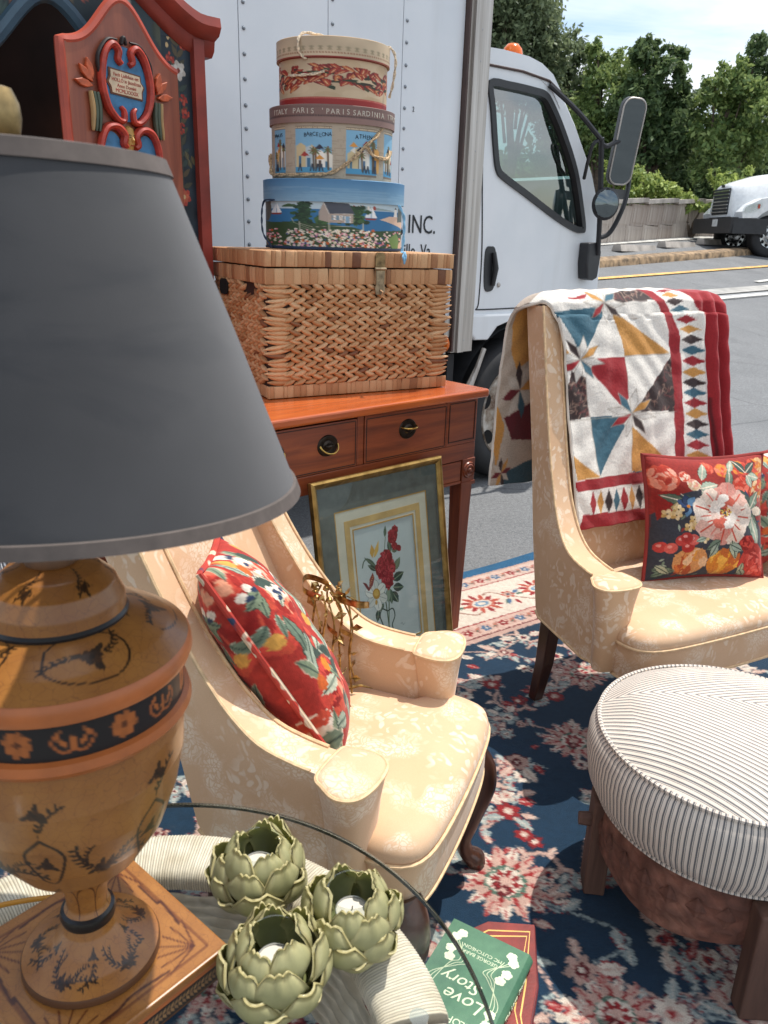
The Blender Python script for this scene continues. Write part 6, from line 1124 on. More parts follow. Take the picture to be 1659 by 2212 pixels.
c.poly([(300, 700), (560, 480), (760, 420), (1300, 560), (1560, 900), (1560, 1390), (300, 1390)], '3a3b42'); c.poly([(300, 480), (560, 430), (480, 620), (340, 760)], '8a241f')
def rose(x, y, r, cols, n_=22):
    c.ell(x, y, r, r*0.9, cols[0], jit=0.12)
    for k in range(n_): a, d = rg.uniform(0, 6.28), r*(0.15+0.7*math.sqrt(k/n_)); c.ell(x+d*math.cos(a), y+d*0.9*math.sin(a), r*0.34, r*0.17, cols[1+k % (len(cols)-1)], a+1.57, jit=0.2); 
rose(410, 320, 150, [CO, 'd0664e', 'dd8a70', 'b23a2c', 'e0a08a'], 30); rose(620, 300, 60, [PI, CRE, CO]); rose(900, 200, 70, ['a5342a', CO, 'd0664e']); rose(1050, 230, 80, [CO, 'd9785a', ORA]); rose(1250, 220, 90, [CO, 'b23a2c', ORA]); rose(1480, 240, 110, ['b86a44', ORA, 'c9a070', CO], 20); rose(1230, 400, 110, [CO, 'c9402e', 'e0705a']); rose(1460, 460, 120, ['c4603c', CO, ORA, 'd9b48a']); rose(700, 380, 70, [CRE, 'c9b08a', PI]); rose(1400, 200, 60, ['7d241f', CO])
for x, y, L_, w, a, q in ((800, 330, 190, 90, -1.2, GRL), (760, 420, 210, 110, -0.2, GRL), (770, 440, 190, 90, 0.9, GRL), (1080, 430, 230, 80, -1.4, GRE), (1110, 250, 150, 60, -0.9, GRL), (1300, 270, 170, 80, -2.2, GRD), (1310, 270, 160, 80, -0.6, GRD), (1330, 300, 150, 80, 0.3, GRL), (1310, 300, 140, 70, 1.2, GRL), (1310, 620, 220, 120, -2.1, GRD), (1320, 630, 210, 110, -0.9, GRE), (1330, 650, 230, 90, 0.1, CRE), (1320, 660, 330, 120, 1.15, GRE), (1360, 720, 320, 110, 1.3, GRL), (600, 560, 260, 90, -2.9, '57604e'), (560, 480, 260, 70, 0.6, GRD), (420, 700, 200, 50, -0.9, 'a08a5c')): c.leaf(x, y, L_, w, a, q, '2f3a34', CRE, 1.12, 0.08)
for k in range(90): x, y = rg.uniform(330, 1560), rg.uniform(150, 1360); c.leaf(x, y, rg.uniform(40, 90), rg.uniform(18, 34), rg.uniform(0, 6.3), [GRE, GRD, GRL, '8a2f28', NVY][k % 5]) if not (700 < x < 1300 and 420 < y < 1000) and y > 500 else None
for k in range(7): a = k*0.9; c.leaf(620, 600, 120, 80, a, ['35476a', NVY, '5a7a96', '27324a'][k % 4], '1c2436')
c.ell(620, 605, 18, 18, ORA)
for x, y in ((420, 690), (520, 640), (500, 700), (680, 740), (640, 820), (720, 810), (800, 940)): 
    for k in range(5): a = k*1.2566; c.ell(x+30*math.cos(a), y+26*math.sin(a), 28, 20, ['cdb07c', 'd8c096', 'b99458'][k % 3], a)
    c.ell(x, y, 8, 8, '4a3a2a')
# the striped peony
for k in range(26): a = k*2.399; d = 285*math.sqrt((k+6)/32); c.ell(1010+d*math.cos(a)*1.02, 690+d*math.sin(a)*0.98, 105, 72, ['dcc6b4', 'e3d2c2', 'd2a898', 'c98a7c'][k % 4], a+1.57, jit=0.12); c.line([(1010+d*0.6*math.cos(a), 690+d*0.6*math.sin(a)), (1010+d*1.15*math.cos(a), 690+d*1.15*math.sin(a))], 16, ['c4503e', 'b8402f', 'd0786a'][k % 3])
for k in range(16): a = k*2.399; d = 150*math.sqrt((k+3)/19); c.ell(1025+d*math.cos(a), 665+d*math.sin(a), 70, 46, ['e6d8ca', 'dcc0b0', 'c4604e', 'e9ddd0'][k % 4], a+1.57, jit=0.12)
for k in range(40): a, d = rg.uniform(0, 6.28), 62*math.sqrt(rg.random()); c.ell(1035+d*math.cos(a), 670+d*math.sin(a)*0.8, 10, 8, ['d0a23f', 'a83a2a', 'e0c060', '8a4a24'][k % 4])
# fruit
for x, y, rx_, ry_, q in ((700, 1180, 185, 150, ('c48a56', 'c9703a', 'cf8f3f', 'a8502c', 'd6b08a')), (1070, 1190, 180, 140, ('c87f2e', 'd6952f', 'b8602a', 'c06f2c', 'e0aa4a'))):
    c.ell(x, y, rx_, ry_, q[0])
    for k in range(26): a, d = rg.uniform(0, 6.28), math.sqrt(rg.random())*0.8; c.ell(x+rx_*d*math.cos(a), y+ry_*d*math.sin(a), 46, 62, q[k % 5], rg.uniform(-0.6, 0.6), jit=0.25)
    c.line(catmull([(x-60, y-ry_), (x-95, y), (x-50, y+ry_)], 6), 9, q[3])
for k, (x, y) in enumerate(((385, 1030), (480, 1040), (640, 1030), (570, 960), (690, 950), (620, 930))): c.ell(x, y, 62, 56, ['b8403a', 'c75a50', 'a8322c'][k % 3]); c.ell(x-15, y-15, 22, 16, 'dd8f84')
rose(1430, 1160, 190, ['b03028', 'c8463a', '9c241f', 'd8665a', 'b83a30'], 60); rose(1300, 980, 90, ['a82c26', 'c8463a', '8a1f1c'], 24); rose(1480, 1270, 100, ['b03028', 'c8463a', 'd8665a'], 24)
for x, y, L_, w, a in ((1000, 960, 190, 90, 2.6), (960, 1000, 150, 80, 2.0), (1130, 960, 200, 90, 1.3), (1120, 1000, 150, 80, 0.4), (1290, 1180, 140, 60, 1.5), (1290, 1260, 120, 60, 0.6), (340, 1260, 250, 70, 0.1), (350, 1330, 220, 60, -0.3), (360, 1220, 200, 60, 0.5), (820, 930, 120, 50, 2.8)): c.leaf(x, y, L_, w, a, [GRL, GRE, 'a9ad92'][L_ % 3], '2f3a34', '2f3a34', 1.15, 0.08)
c.noise(0.10, 3); cush_a = c
c = Cv(1, 1, 260, 'a3322a'); rg = np.random.default_rng(43)
for k in range(14): rr_ = rg.uniform(0.10, 0.17); c.ts = 1; x, y = rg.random(), rg.random(); cols = [['c04436', 'd8664e', 'e09a7a', '9c2a24'], ['a8322c', 'c8463a', '8a1f1c', 'c04a36'], ['d9c6b0', 'd8a890', 'c04a36', 'e6d8c8']][k % 3]; c.T = None; rose(x, y, rr_, cols, 24)
for k in range(46): c.leaf(rg.random(), rg.random(), rg.uniform(0.10, 0.26), rg.uniform(0.05, 0.10), rg.uniform(0, 6.3), [GRE, GRL, GRD, 'b9bda6', '7d8a70'][k % 5], '2f3a34' if k % 2 else 'cfc6b0', GRD, 1.15, 0.1)
for k in range(16): x, y = rg.random(), rg.random()*0.3; c.ell(x, y, 0.035, 0.022, 'dccfbe'); c.ell(x+0.03, y+0.02, 0.03, 0.012, NVY)
for k in range(10): c.ell(rg.random(), rg.random(), 0.05, 0.035, ['cf9a4a', 'd9822f', 'c8602c'][k % 3], jit=0.2)
c.noise(0.10, 3); cush_b = c
t = NT('printed_piping'); t.set(Base_Color=t.ramp(t.noise(22, 1, 0.5), [(0.36, '2c3a55'), (0.40, 'a3322a'), (0.54, 'b23a2c'), (0.57, 'd3bfa6'), (0.66, 'c9b08a')]), Roughness=0.85); M_pipep = t.m; M_pipr = simple('red_piping', '8a2a24', 0.85)
nL = Vector((0.931, -0.364, 0)); lL = Vector((0.364, 0.931, 0)); O1 = Vector((-0.107, 1.314, 0))
def frame3(loc, xax, zax): x = xax.normalized(); z = (zax-x*zax.dot(x)).normalized(); y = z.cross(x); return Matrix(((x.x, y.x, z.x, loc.x), (x.y, y.y, z.y, loc.y), (x.z, y.z, z.z, loc.z), (0, 0, 0, 1)))
ln = R(34); bl_ = Vector((-0.100, 1.181, 0.452)); cw = 0.17
cushion('floral_cushion', 'red floral cushion seen edge-on, leaning in the armchair behind the lamp', frame3(bl_+lL*cw/2, Vector((-0.03, 1.0, 0)), -nL*math.sin(ln)+Vector((0, 0, math.cos(ln)))), cw, 0.44, 0.155, cush_b, cush_b, M_pipep, 130, 0.03, 0.004)
a_ = R(9.6); xa_ = Vector((math.cos(a_), math.sin(a_), 0.0)); fn_ = Vector((math.sin(a_), -math.cos(a_), 0)); le = R(17)
cushion('floral_cushion', 'square cushion with striped peony and two peaches on the wide armchair', frame3(Vector((0.925, 2.075, 0.450)), xa_, -fn_*math.sin(le)+Vector((0, 0, math.cos(le)))), 0.372, 0.362, 0.175, cush_a, cush_b, M_pipr, 200, 0.085, 0.005)
cushion('floral_cushion', 'second floral cushion just showing at the right edge behind the peony cushion', frame3(Vector((1.20, 2.235, 0.452)), Vector((0.8, 0.6, 0)), Vector((-0.1, 0.25, 1))), 0.34, 0.34, 0.14, cush_b, cush_a, M_pipr, 90, 0.035)

# ================================================================== GILT WIRE ORNAMENT on the armchair seat
M_wire = NT('gilt_wire'); M_wire.set(Base_Color=M_wire.ramp(M_wire.noise(60, 4), [(0.35, '5a4022'), (0.55, 'a8864e'), (0.75, 'd9c29a')]), Roughness=0.3, Metallic=0.85); M_wire = M_wire.m
ob = O1+nL*-0.035+lL*0.115; OR = thing('gilt_ornament', 'tarnished gilt wire ornament with metal leaves and ribbon on the armchair seat', 'ornament', (ob.x, ob.y, 0.449), R(-20))
rg = np.random.default_rng(51)
for k in range(7):
    a = 2*math.pi*k/7; r0, r1 = 0.038+rg.normal(0, 0.004), 0.036
    P = catmull([(r0*1.25*math.cos(a), r0*1.25*math.sin(a), 0.004), (r0*math.cos(a+0.2), r0*math.sin(a+0.2), 0.07), (r0*1.1*math.cos(a+0.1), r0*1.1*math.sin(a+0.1), 0.14), (r1*math.cos(a+0.4)-0.005, r1*math.sin(a+0.4), 0.20), (-0.012+0.02*math.cos(a), 0.02*math.sin(a), 0.235)], 6)
    MB().tube(P, 0.0022, 5).build('wire_stem', M_wire, OR)
    for j in range(5):
        p = P[3+j*5]; m = MB(); L_ = rg.uniform(0.018, 0.034); d = Vector((math.cos(a)+rg.normal(0, 0.5), math.sin(a)+rg.normal(0, 0.5), rg.normal(0, 0.7))).normalized(); s_ = d.orthogonal().normalized(); n_ = d.cross(s_)
        m.add([Vector(p), Vector(p)+d*L_*0.5+s_*L_*0.3+n_*0.004, Vector(p)+d*L_, Vector(p)+d*L_*0.5-s_*L_*0.3+n_*0.004, Vector(p)+d*L_*0.5-n_*0.002], [(0, 1, 4), (1, 2, 4), (2, 3, 4), (3, 0, 4)]); m.build('metal_leaf', M_wire, OR, smooth=False, fix=False)
for k in range(9):
    a = rg.uniform(0, 6.28); z = rg.uniform(0.02, 0.22); MB().tube(catmull([(0.04*math.cos(a), 0.04*math.sin(a), z), (0.055*math.cos(a+0.3), 0.055*math.sin(a+0.3), z+rg.normal(0, 0.015)), (0.042*math.cos(a+0.7), 0.042*math.sin(a+0.7), z+rg.normal(0, 0.02))], 5), 0.0014, 5).build('tendril', M_wire, OR)
for k in range(5): a = rg.uniform(0, 6.28); MB().tube([(0.03*math.cos(a), 0.03*math.sin(a), 0.005), (0.06*math.cos(a), 0.06*math.sin(a), 0.012), (0.085*math.cos(a), 0.085*math.sin(a), 0.004)], [0.004, 0.003, 0.001], 5).build('twig', M_wire, OR)
def ribbon(P, w, nm='ribbon'):
    Q = catmull(P, 8); m = MB(); V = []
    for k, p in enumerate(Q): V += [(p[0], p[1], p[2]-w/2), (p[0], p[1], p[2]+w/2)]
    m.add(V, [(2*k, 2*k+2, 2*k+3, 2*k+1) for k in range(len(Q)-1)]); m.build(nm, M_wire, OR, fix=False)
ribbon([(-0.01, -0.02, 0.22), (-0.05, -0.03, 0.235), (-0.06, 0.0, 0.25), (-0.02, 0.01, 0.24), (0.01, -0.01, 0.225), (0.06, -0.02, 0.22), (0.075, 0.01, 0.21), (0.03, 0.02, 0.20), (0.0, 0.0, 0.215)], 0.013); ribbon([(0.01, -0.01, 0.215), (0.035, -0.03, 0.19), (0.03, -0.03, 0.165), (0.05, -0.02, 0.15)], 0.011); ribbon([(0.0, -0.02, 0.215), (0.01, -0.05, 0.18), (0.03, -0.045, 0.16)], 0.011)
for k in range(6): a = k*1.05; MB().lathe([(0, 0.014), (0.006, 0.010), (0.008, 0.004), (0.004, 0.0)], 8).build('metal_bud', M_wire, OR).location = (-0.012+0.028*math.cos(a), 0.028*math.sin(a), 0.215+0.01*math.sin(3*a))

# ================================================================== STRIPED STOOL
SX, SY, SRr = 0.722, 1.345, 0.264
ST = thing('round_stool', 'round stool with blue ticking-striped cushion on carved dark wood base', 'stool', (SX, SY, 0.011), 0)
def ticking(name, top):
    t = NT(name); co_ = t.co(); sp = t.n('ShaderNodeSeparateXYZ', {0: co_})
    if top:   # two mitred gores
        s_ = -9.0; fq = 100.0
        for an in (228, 102): s_ = t.math('MAXIMUM', s_, t.math('ADD', t.math('MULTIPLY', sp.outputs['X'], math.cos(R(an))), t.math('MULTIPLY', t.math('ADD', sp.outputs['Y'], -0.04), math.sin(R(an)))))
    else: s_ = t.n('ShaderNodeMath', {0: sp.outputs['Y'], 1: sp.outputs['X']}, operation='ARCTAN2').outputs[0]; fq = 25.5
    f = t.math('FRACT', t.math('MULTIPLY', s_, fq)); l1 = t.ramp(f, [(0.0, 0.0), (0.08, 0.0), (0.11, 1.0), (0.36, 1.0), (0.39, 0.0), (0.47, 0.0), (0.49, 1.0), (0.57, 1.0), (0.59, 0.0)])
    t.set(Base_Color=t.mix(t.math('MULTIPLY', l1, 0.86), t.ramp(t.noise(14, 4), [(0.3, 'cfc2b4'), (0.7, 'dcd1c4')]), '39414b'), Roughness=0.9); t.bump(t.noise(700, 2), 0.25, 0.001); t.b.inputs['Sheen Weight'].default_value = 0.1; return t.m
M_tt, M_ts = ticking('ticking_top', True), ticking('ticking_side', False); zs = 0.418
MB().lathe([(0.0, zs+0.058), (0.06, zs+0.057), (0.12, zs+0.053), (0.17, zs+0.045), (0.21, zs+0.033), (0.242, zs+0.014), (SRr, zs)], 96).build('cushion_top', M_tt, ST, sharp=80)
MB().lathe([(SRr, zs), (SRr+0.012, zs-0.012), (SRr+0.021, zs-0.04), (SRr+0.022, zs-0.07), (SRr+0.014, zs-0.122), (SRr-0.002, zs-0.154), (SRr-0.02, zs-0.169), (0.0, zs-0.173)], 128).build('cushion_side', M_ts, ST, sharp=80)
for zz, rr_ in ((zs+0.001, SRr+0.004), (zs-0.165, SRr-0.012)): MB().tube([(rr_*math.cos(a), rr_*math.sin(a), zz) for a in np.linspace(0, 2*math.pi, 97)[:-1]], 0.0048, 6, True).build('cord_welt', M_ts, ST)
t = NT('carved_wood'); co_ = t.co(); v_ = t.n('ShaderNodeTexVoronoi', {'Vector': co_, 'Scale': 34}, feature='F1', distance='CHEBYCHEV').outputs['Distance']; n_ = t.noise(9, 6, 0.7); t.set(Base_Color=t.mix(t.ramp(v_, [(0.1, 0.0), (0.6, 0.55)]), t.ramp(n_, [(0.3, '563428'), (0.5, '7d4f3f'), (0.72, '9c6f5c')]), '38221b'), Roughness=0.75); t.bump(t.math('ADD', t.math('MULTIPLY', v_, 1.5), n_), 0.7, 0.006); M_carv = t.m
m = MB(); nS = 96; lv = [(0.236, 0), (0.246, 0.012), (0.248, 0.5), (0.238, 0.985), (0.215, 1.0), (0.21, 0.5), (0.215, 0.0)]
for r_, k in lv:
    for j in range(nS): a = 2*math.pi*j/nS; lowz = 0.135-0.030*abs(math.cos(2*(a-R(-45+0))))**2; m.v.append((r_*math.cos(a), r_*math.sin(a), 0.242*k+lowz*(1-k)))
m.f = [(i_*nS+j, i_*nS+(j+1) % nS, ((i_+1) % 7)*nS+(j+1) % nS, ((i_+1) % 7)*nS+j) for i_ in range(7) for j in range(nS)]; ap = m.build('carved_apron', M_carv, ST, sharp=50)
dm_ = mesh('carved_diamond', *(lambda m_: (m_.v, m_.f))(MB().add([(0, -0.026, 0), (0.020, 0, 0), (0, 0.026, 0), (-0.020, 0, 0), (0, 0, 0.006)], [(0, 1, 4), (1, 2, 4), (2, 3, 4), (3, 0, 4)])), smooth=False); dm_.materials.append(M_carv)
for j in range(30):
    a = 2*math.pi*j/30; o = bpy.data.objects.new('carved_diamond', dm_); COL.objects.link(o); o.parent = ap; o.matrix_local = Matrix.Translation((0.2465*math.cos(a), 0.2465*math.sin(a), 0.185)) @ Matrix.Rotation(a, 4, 'Z') @ Matrix.Rotation(R(90), 4, 'Y') @ Matrix.Rotation(R(90), 4, 'Z')
M_post = wood('old_post', '3f2a22', '5c4034', '7a5a4a', 0.7, (12, 12, 1.5), 0.0)
for k, a in enumerate((R(173), R(268), R(353), R(83))):
    q_ = 0.264 if k == 1 else 0.238; m = MB().box((q_*math.cos(a), q_*math.sin(a), 0.12), (0.045, 0.064, 0.24), a); lg = m.build('leg', M_post, ST, smooth=False); bevel(lg, 0.004)
    MB().tube([(0.245*math.cos(a), 0.245*math.sin(a), 0.175), (0.285*math.cos(a), 0.285*math.sin(a), 0.175)], [0.017, 0.014], 7).build('peg', M_post, lg, smooth=False)
# ================================================================== GLASS-TOPPED RATTAN TABLE
GZ = 0.55; GC = (-0.26, 0.556); GRd = 0.402
TB = thing('glass_table', 'round glass-topped table on pale wrapped rattan base in the foreground', 'table', (GC[0], GC[1], 0.012), 0)
hz = GZ-0.012
t = NT('table_glass'); fr_ = t.n('ShaderNodeFresnel', {'IOR': 1.5}).outputs[0]; fk = t.math('MULTIPLY', fr_, t.math('SUBTRACT', 1.0, t.n('ShaderNodeNewGeometry').outputs['Backfacing'])); dust = t.ramp(t.noise(7, 6, 0.7), [(0.45, 0.0), (0.8, 0.07)])
tr = t.n('ShaderNodeBsdfTransparent', {0: rgba('f8fbf9')}); gl = t.n('ShaderNodeBsdfGlossy', {'Color': (1, 1, 1, 1), 'Roughness': 0.01}); m1_ = t.n('ShaderNodeMixShader', {0: fk}); t.l(tr.outputs[0], m1_.inputs[1]); t.l(gl.outputs[0], m1_.inputs[2])
df = t.n('ShaderNodeBsdfDiffuse', {0: rgba('d8d8d4')}); m2_ = t.n('ShaderNodeMixShader', {0: dust}); t.l(m1_.outputs[0], m2_.inputs[1]); t.l(df.outputs[0], m2_.inputs[2]); t.l(m2_.outputs[0], t.out.inputs[0]); M_tglass = t.m
t = NT('glass_edge'); t.set(Base_Color=rgba('26332f'), Roughness=0.08, Transmission_Weight=0.5, IOR=1.5); M_gedge = t.m
MB().lathe([(0.0, hz), (GRd-0.003, hz)], 128).build('glass_top', M_tglass, TB, smooth=False, fix=False)
MB().lathe([(GRd-0.003, hz), (GRd, hz-0.002), (GRd, hz-0.006), (GRd-0.003, hz-0.008)], 160).build('glass_edge', M_gedge, TB)
t = NT('whitewashed_rattan'); a = t.n('ShaderNodeVertexColor', layer_name='Col').outputs[0]; g = t.ramp(t.noise(30, 5), [(0.3, 'cbbba4'), (0.7, 'e6dac8')]); t.set(Base_Color=t.mix(1.0, g, a, 'MULTIPLY'), Roughness=0.7); t.bump(t.noise(120, 3), 0.25, 0.002); M_ratt = t.m
def wrapped(R0, w, h, zc, a0, a1, nw, parent, name='rattan_arc'):
    """a flattened arc wound with strands, each strand a raised round"""
    nseg = nw*4; V = []; colr = []; m_ = 14
    for i_ in range(nseg+1):
        a = a0+(a1-a0)*i_/nseg; ph = i_ % 4; k = (0.0, 0.85, 1.0, 0.85)[ph]; dr = 0.0011*k; sh = (0.55, 1.0, 1.0, 0.95)[ph]
        tn = 0.92+0.08*math.sin((i_//4)*2.39)
        for j in range(m_):
            b = 2*math.pi*j/m_; cb2, sb2 = math.cos(b), math.sin(b); sx_ = math.copysign(abs(cb2)**0.6, cb2)*(w/2+dr); sz_ = math.copysign(abs(sb2)**0.6, sb2)*(h/2+dr); V.append(((R0+sx_)*math.cos(a), (R0+sx_)*math.sin(a), zc+sz_)); colr.append([sh*tn]*3)
    Fq = [(i_*m_+j, i_*m_+(j+1) % m_, (i_+1)*m_+(j+1) % m_, (i_+1)*m_+j) for i_ in range(nseg) for j in range(m_)]+[list(range(m_))[::-1], [nseg*m_+j for j in range(m_)]]
    return obj(name, V, Fq, M_ratt, parent, col=np.array(colr), sharp=70)
zr = hz-0.011-0.024-0.002
for k in range(4): wrapped(0.322, 0.082, 0.036, zr, R(14+90*k+1.0), R(14+90*k+89), 130, TB)
# inner woven skirt below the ring, leaning inwards
V = []; colr = []; nS, nR = 240, 24
for j in range(nR+1):
    z = zr-0.024-0.075*j/nR; rr_ = 0.288-0.03*(j/nR)
    for i_ in range(nS): a = 2*math.pi*i_/nS; w_ = 0.0028*math.sin(i_*math.pi/5)*(1 if j % 4 < 2 else -1)+0.0015*math.sin(j*math.pi/2); V.append(((rr_+w_)*math.cos(a), (rr_+w_)*math.sin(a), z)); colr.append([0.55+0.45*(0.5+0.5*math.sin(j*math.pi/2))]*3)
Fq = [(j*nS+i_, j*nS+(i_+1) % nS, (j+1)*nS+(i_+1) % nS, (j+1)*nS+i_) for j in range(nR) for i_ in range(nS)]
tag(obj('woven_skirt', V, Fq, M_ratt, TB, col=np.array(colr)), kind='stuff')
for k in range(4):
    a = R(14+90*k); P = [(0.295*math.cos(a), 0.295*math.sin(a), zr-0.015), (0.272*math.cos(a), 0.272*math.sin(a), zr-0.12), (0.262*math.cos(a), 0.262*math.sin(a), zr-0.22), (0.27*math.cos(a), 0.27*math.sin(a), 0.12), (0.30*math.cos(a), 0.30*math.sin(a), 0.002)]; Q = catmull(P, 30); rr_ = [0.019+0.0018*(1 if i_ % 3 else -1) for i_ in range(len(Q))]; m = MB().tube(Q, rr_, 10); o = m.build('leg', M_ratt, TB, sharp=80); ca = o.data.color_attributes.new('Col', 'FLOAT_COLOR', 'POINT'); ca.data.foreach_set('color', np.ones(len(o.data.vertices)*4, dtype=np.float32))
    bmpr = MB().lathe([(0.0, 0.002), (0.011, 0.002), (0.011, -0.001)], 14).build('glass_bumper', pane('clear_bumper', 'e8eeee', 1.5, base=0.15), TB); bmpr.location = (0.325*math.cos(a), 0.325*math.sin(a), hz-0.0135)

# ================================================================== LAMP
LX, LY = -0.309, 0.656
LM = thing('table_lamp', 'ochre painted urn lamp with wide dark grey shade on the glass table', 'lamp', (LX, LY, GZ+0.0025), (0, R(0.8), 0))
def crackle(name, c0, c1, cr_='6b3f22'):
    t = NT(name); co_ = t.co(); vv_ = t.mix(0.02, co_, t.n('ShaderNodeTexNoise', {'Vector': co_, 'Scale': 40, 'Detail': 3}).outputs['Color']); e_ = t.n('ShaderNodeTexVoronoi', {'Vector': vv_, 'Scale': 95}, feature='DISTANCE_TO_EDGE').outputs['Distance']; e2_ = t.n('ShaderNodeTexVoronoi', {'Vector': vv_, 'Scale': 210}, feature='DISTANCE_TO_EDGE').outputs['Distance']
    a = t.n('ShaderNodeVertexColor', layer_name='Col').outputs[0]; g = t.ramp(t.noise(22, 5), [(0.3, c0), (0.7, c1)]); lines = t.math('MAXIMUM', t.ramp(e_, [(0.0, 0.6), (0.035, 0.0)]), t.ramp(e2_, [(0.0, 0.28), (0.03, 0.0)]))
    t.set(Base_Color=t.mix(1.0, t.mix(lines, g, cr_), a, 'MULTIPLY'), Roughness=0.34, Coat_Weight=0.25, Coat_Roughness=0.15); t.bump(lines, -0.12, 0.001); return t.m
M_och = crackle('ochre_crackle', '885626', '9d6930'); M_rim = simple('orange_rim', 'ae6231', 0.35, var=0.12, scale=20); M_band = painted('black_band_print', 0.35, 0.06); M_blkg = simple('black_gloss', '17181a', 0.3)
def deco(wu, hv, motifs, res=420):
    cv = Cv(wu, hv, res, 'ffffff'); return cv
def lathe_col(name, prof, mat, cv, parent, n_=400, dens=5):
    P = []; 
    for (r0, z0), (r1, z1) in zip(prof[:-1], prof[1:]):
        k = max(1, int(math.dist((r0, z0), (r1, z1))/0.0017)) if dens else 1
        for i_ in range(k): P.append((r0+(r1-r0)*i_/k, z0+(z1-z0)*i_/k))
    P.append(prof[-1]); s_ = np.r_[0, np.cumsum([math.dist(a, b) for a, b in zip(P[:-1], P[1:])])]; s_ /= s_[-1]; V = []; uu = []; ww = []
    for (r_, z), w in zip(P, s_):
        for j in range(n_): a = 2*math.pi*j/n_; V.append((r_*math.cos(a), r_*math.sin(a), z)); uu.append((j/n_+0.75) % 1.0 if False else j/n_); ww.append(w)
    Fq = np.array([(i_*n_+j, (i_+1)*n_+j, (i_+1)*n_+(j+1) % n_, i_*n_+(j+1) % n_) for i_ in range(len(P)-1) for j in range(n_)])
    return obj(name, V, Fq, mat, parent, col=cv.at(np.array(uu), np.array(ww)), sharp=60)
INK = '3a3528'; rg = np.random.default_rng(61)
def spray(cv, x, y, s_, a):          # a leafy sprig
    L_ = 0.42*s_; P = [(x+L_*k/6*math.cos(a+0.09*k), y+L_*k/6*math.sin(a+0.09*k)) for k in range(7)]; cv.line(P, 0.010*s_, INK)
    for k in range(1, 7):
        for q in (-1, 1): cv.leaf(P[k][0], P[k][1], 0.095*s_, 0.036*s_, a+0.09*k+q*0.62, ['3a3a34', '4a4636'][k % 2])
def posy(cv, x, y, s_):
    for k in range(3): a = k*2.1+0.7; cv.leaf(x+0.045*s_*math.cos(a), y+0.045*s_*math.sin(a), 0.10*s_, 0.05*s_, a, '4a4838')
    for k in range(6): a = k*1.047; cv.ell(x+0.042*s_*math.cos(a), y+0.042*s_*math.sin(a), 0.030*s_, 0.026*s_, ['5a523c', '4a4434', '665c44'][k % 3], a)
    cv.ell(x, y, 0.018*s_, 0.018*s_, '2a2620')
def garland(cv, x, y, s_):
    for q in (-1, 1): spray(cv, x+q*0.05*s_, y, s_*0.9, -math.pi/2+q*1.05); spray(cv, x+q*0.14*s_, y-0.06*s_, s_*0.6, -math.pi/2+q*0.45)
    posy(cv, x-0.03*s_, y, s_); posy(cv, x+0.07*s_, y-0.01*s_, s_*0.8); posy(cv, x, y+0.07*s_, s_*0.5)
# bowl (u around, v from the band downwards; canvas 6.28 x 2)
cv = Cv(6.2832, 2.0, 230, 'ffffff')
for k in range(6):
    x = k*1.0472+0.10; garland(cv, x, 1.18, 1.05)
for k in range(6):
    x = (k*1.0472+0.62) % 6.2832; cv.line(catmull([(x, 0.65), (x-0.17, 0.85), (x-0.12, 1.15), (x, 1.35), (x+0.12, 1.15), (x+0.17, 0.85), (x, 0.65)], 6), 0.028, INK); spray(cv, x, 0.6, 0.8, -math.pi/2); posy(cv, x, 1.0, 1.0); spray(cv, x, 1.5, 0.6, math.pi/2+0.3); posy(cv, x, 0.35, 0.9)
bowl = [(0.1095, 0.358), (0.1105, 0.343), (0.109, 0.312), (0.101, 0.270), (0.086, 0.227), (0.063, 0.190), (0.041, 0.173), (0.032, 0.170)]
BW_ = lathe_col('bowl', bowl, M_och, cv, LM)
MB().lathe([(0.1095, 0.358), (0.115, 0.360), (0.119, 0.366), (0.117, 0.374), (0.112, 0.376)], 120).build('lower_rim', M_rim, BW_)
cv = Cv(6.2832, 0.30, 150, '1d1b1c')
for k in range(16):
    x = k*0.3927
    if k % 2 == 0: cv.flower(x+0.05, 0.15, 0.115, 8, ['a8602f'], 0.2, '5a3018')
    else:
        for q in (-1, 1): cv.line(catmull([(x+0.05, 0.22), (x+0.05+q*0.08, 0.24), (x+0.05+q*0.15, 0.16), (x+0.05+q*0.12, 0.09)], 5), 0.022, 'a0582c'); cv.leaf(x+0.05+q*0.05, 0.2, 0.11, 0.04, -1.57+q*0.6, 'a8602f'); cv.leaf(x+0.05+q*0.12, 0.12, 0.08, 0.03, -1.57-q*0.5, 'a8602f')
        cv.leaf(x+0.05, 0.24, 0.16, 0.05, -1.57, 'a8602f')
lathe_col('painted_band', [(0.1125, 0.412), (0.112, 0.376)], M_band, cv, LM, 260)
LR = MB().lathe([(0.112, 0.412), (0.119, 0.414), (0.1215, 0.421), (0.1205, 0.430), (0.117, 0.434)], 120).build('lid_rim', M_rim, LM)
cv = Cv(6.2832, 1.2, 200, 'ffffff'); cv.T = lambda P: P*np.array([1, 1.5])-np.array([0, 0.33]); cv.ts = 1.0
for k in range(5):
    x = (k*1.2566+0.35) % 6.28; cv.line(catmull([(x-0.42, 0.9), (x-0.40, 0.6), (x-0.15, 0.42), (x+0.2, 0.40), (x+0.42, 0.65), (x+0.40, 0.95), (x+0.1, 1.08), (x-0.25, 1.05), (x-0.42, 0.9)], 6), 0.026, INK); posy(cv, x+0.05, 0.72, 1.6); spray(cv, x-0.05, 0.75, 0.9, 2.9); spray(cv, x+0.12, 0.72, 0.9, 0.1)
lathe_col('lid', [(0.118, 0.434), (0.100, 0.446), (0.082, 0.455), (0.064, 0.461)], M_och, cv, LM)
MB().lathe([(0.064, 0.461), (0.0648, 0.464), (0.0625, 0.467)], 80).build('lid_groove', M_blkg, LM)
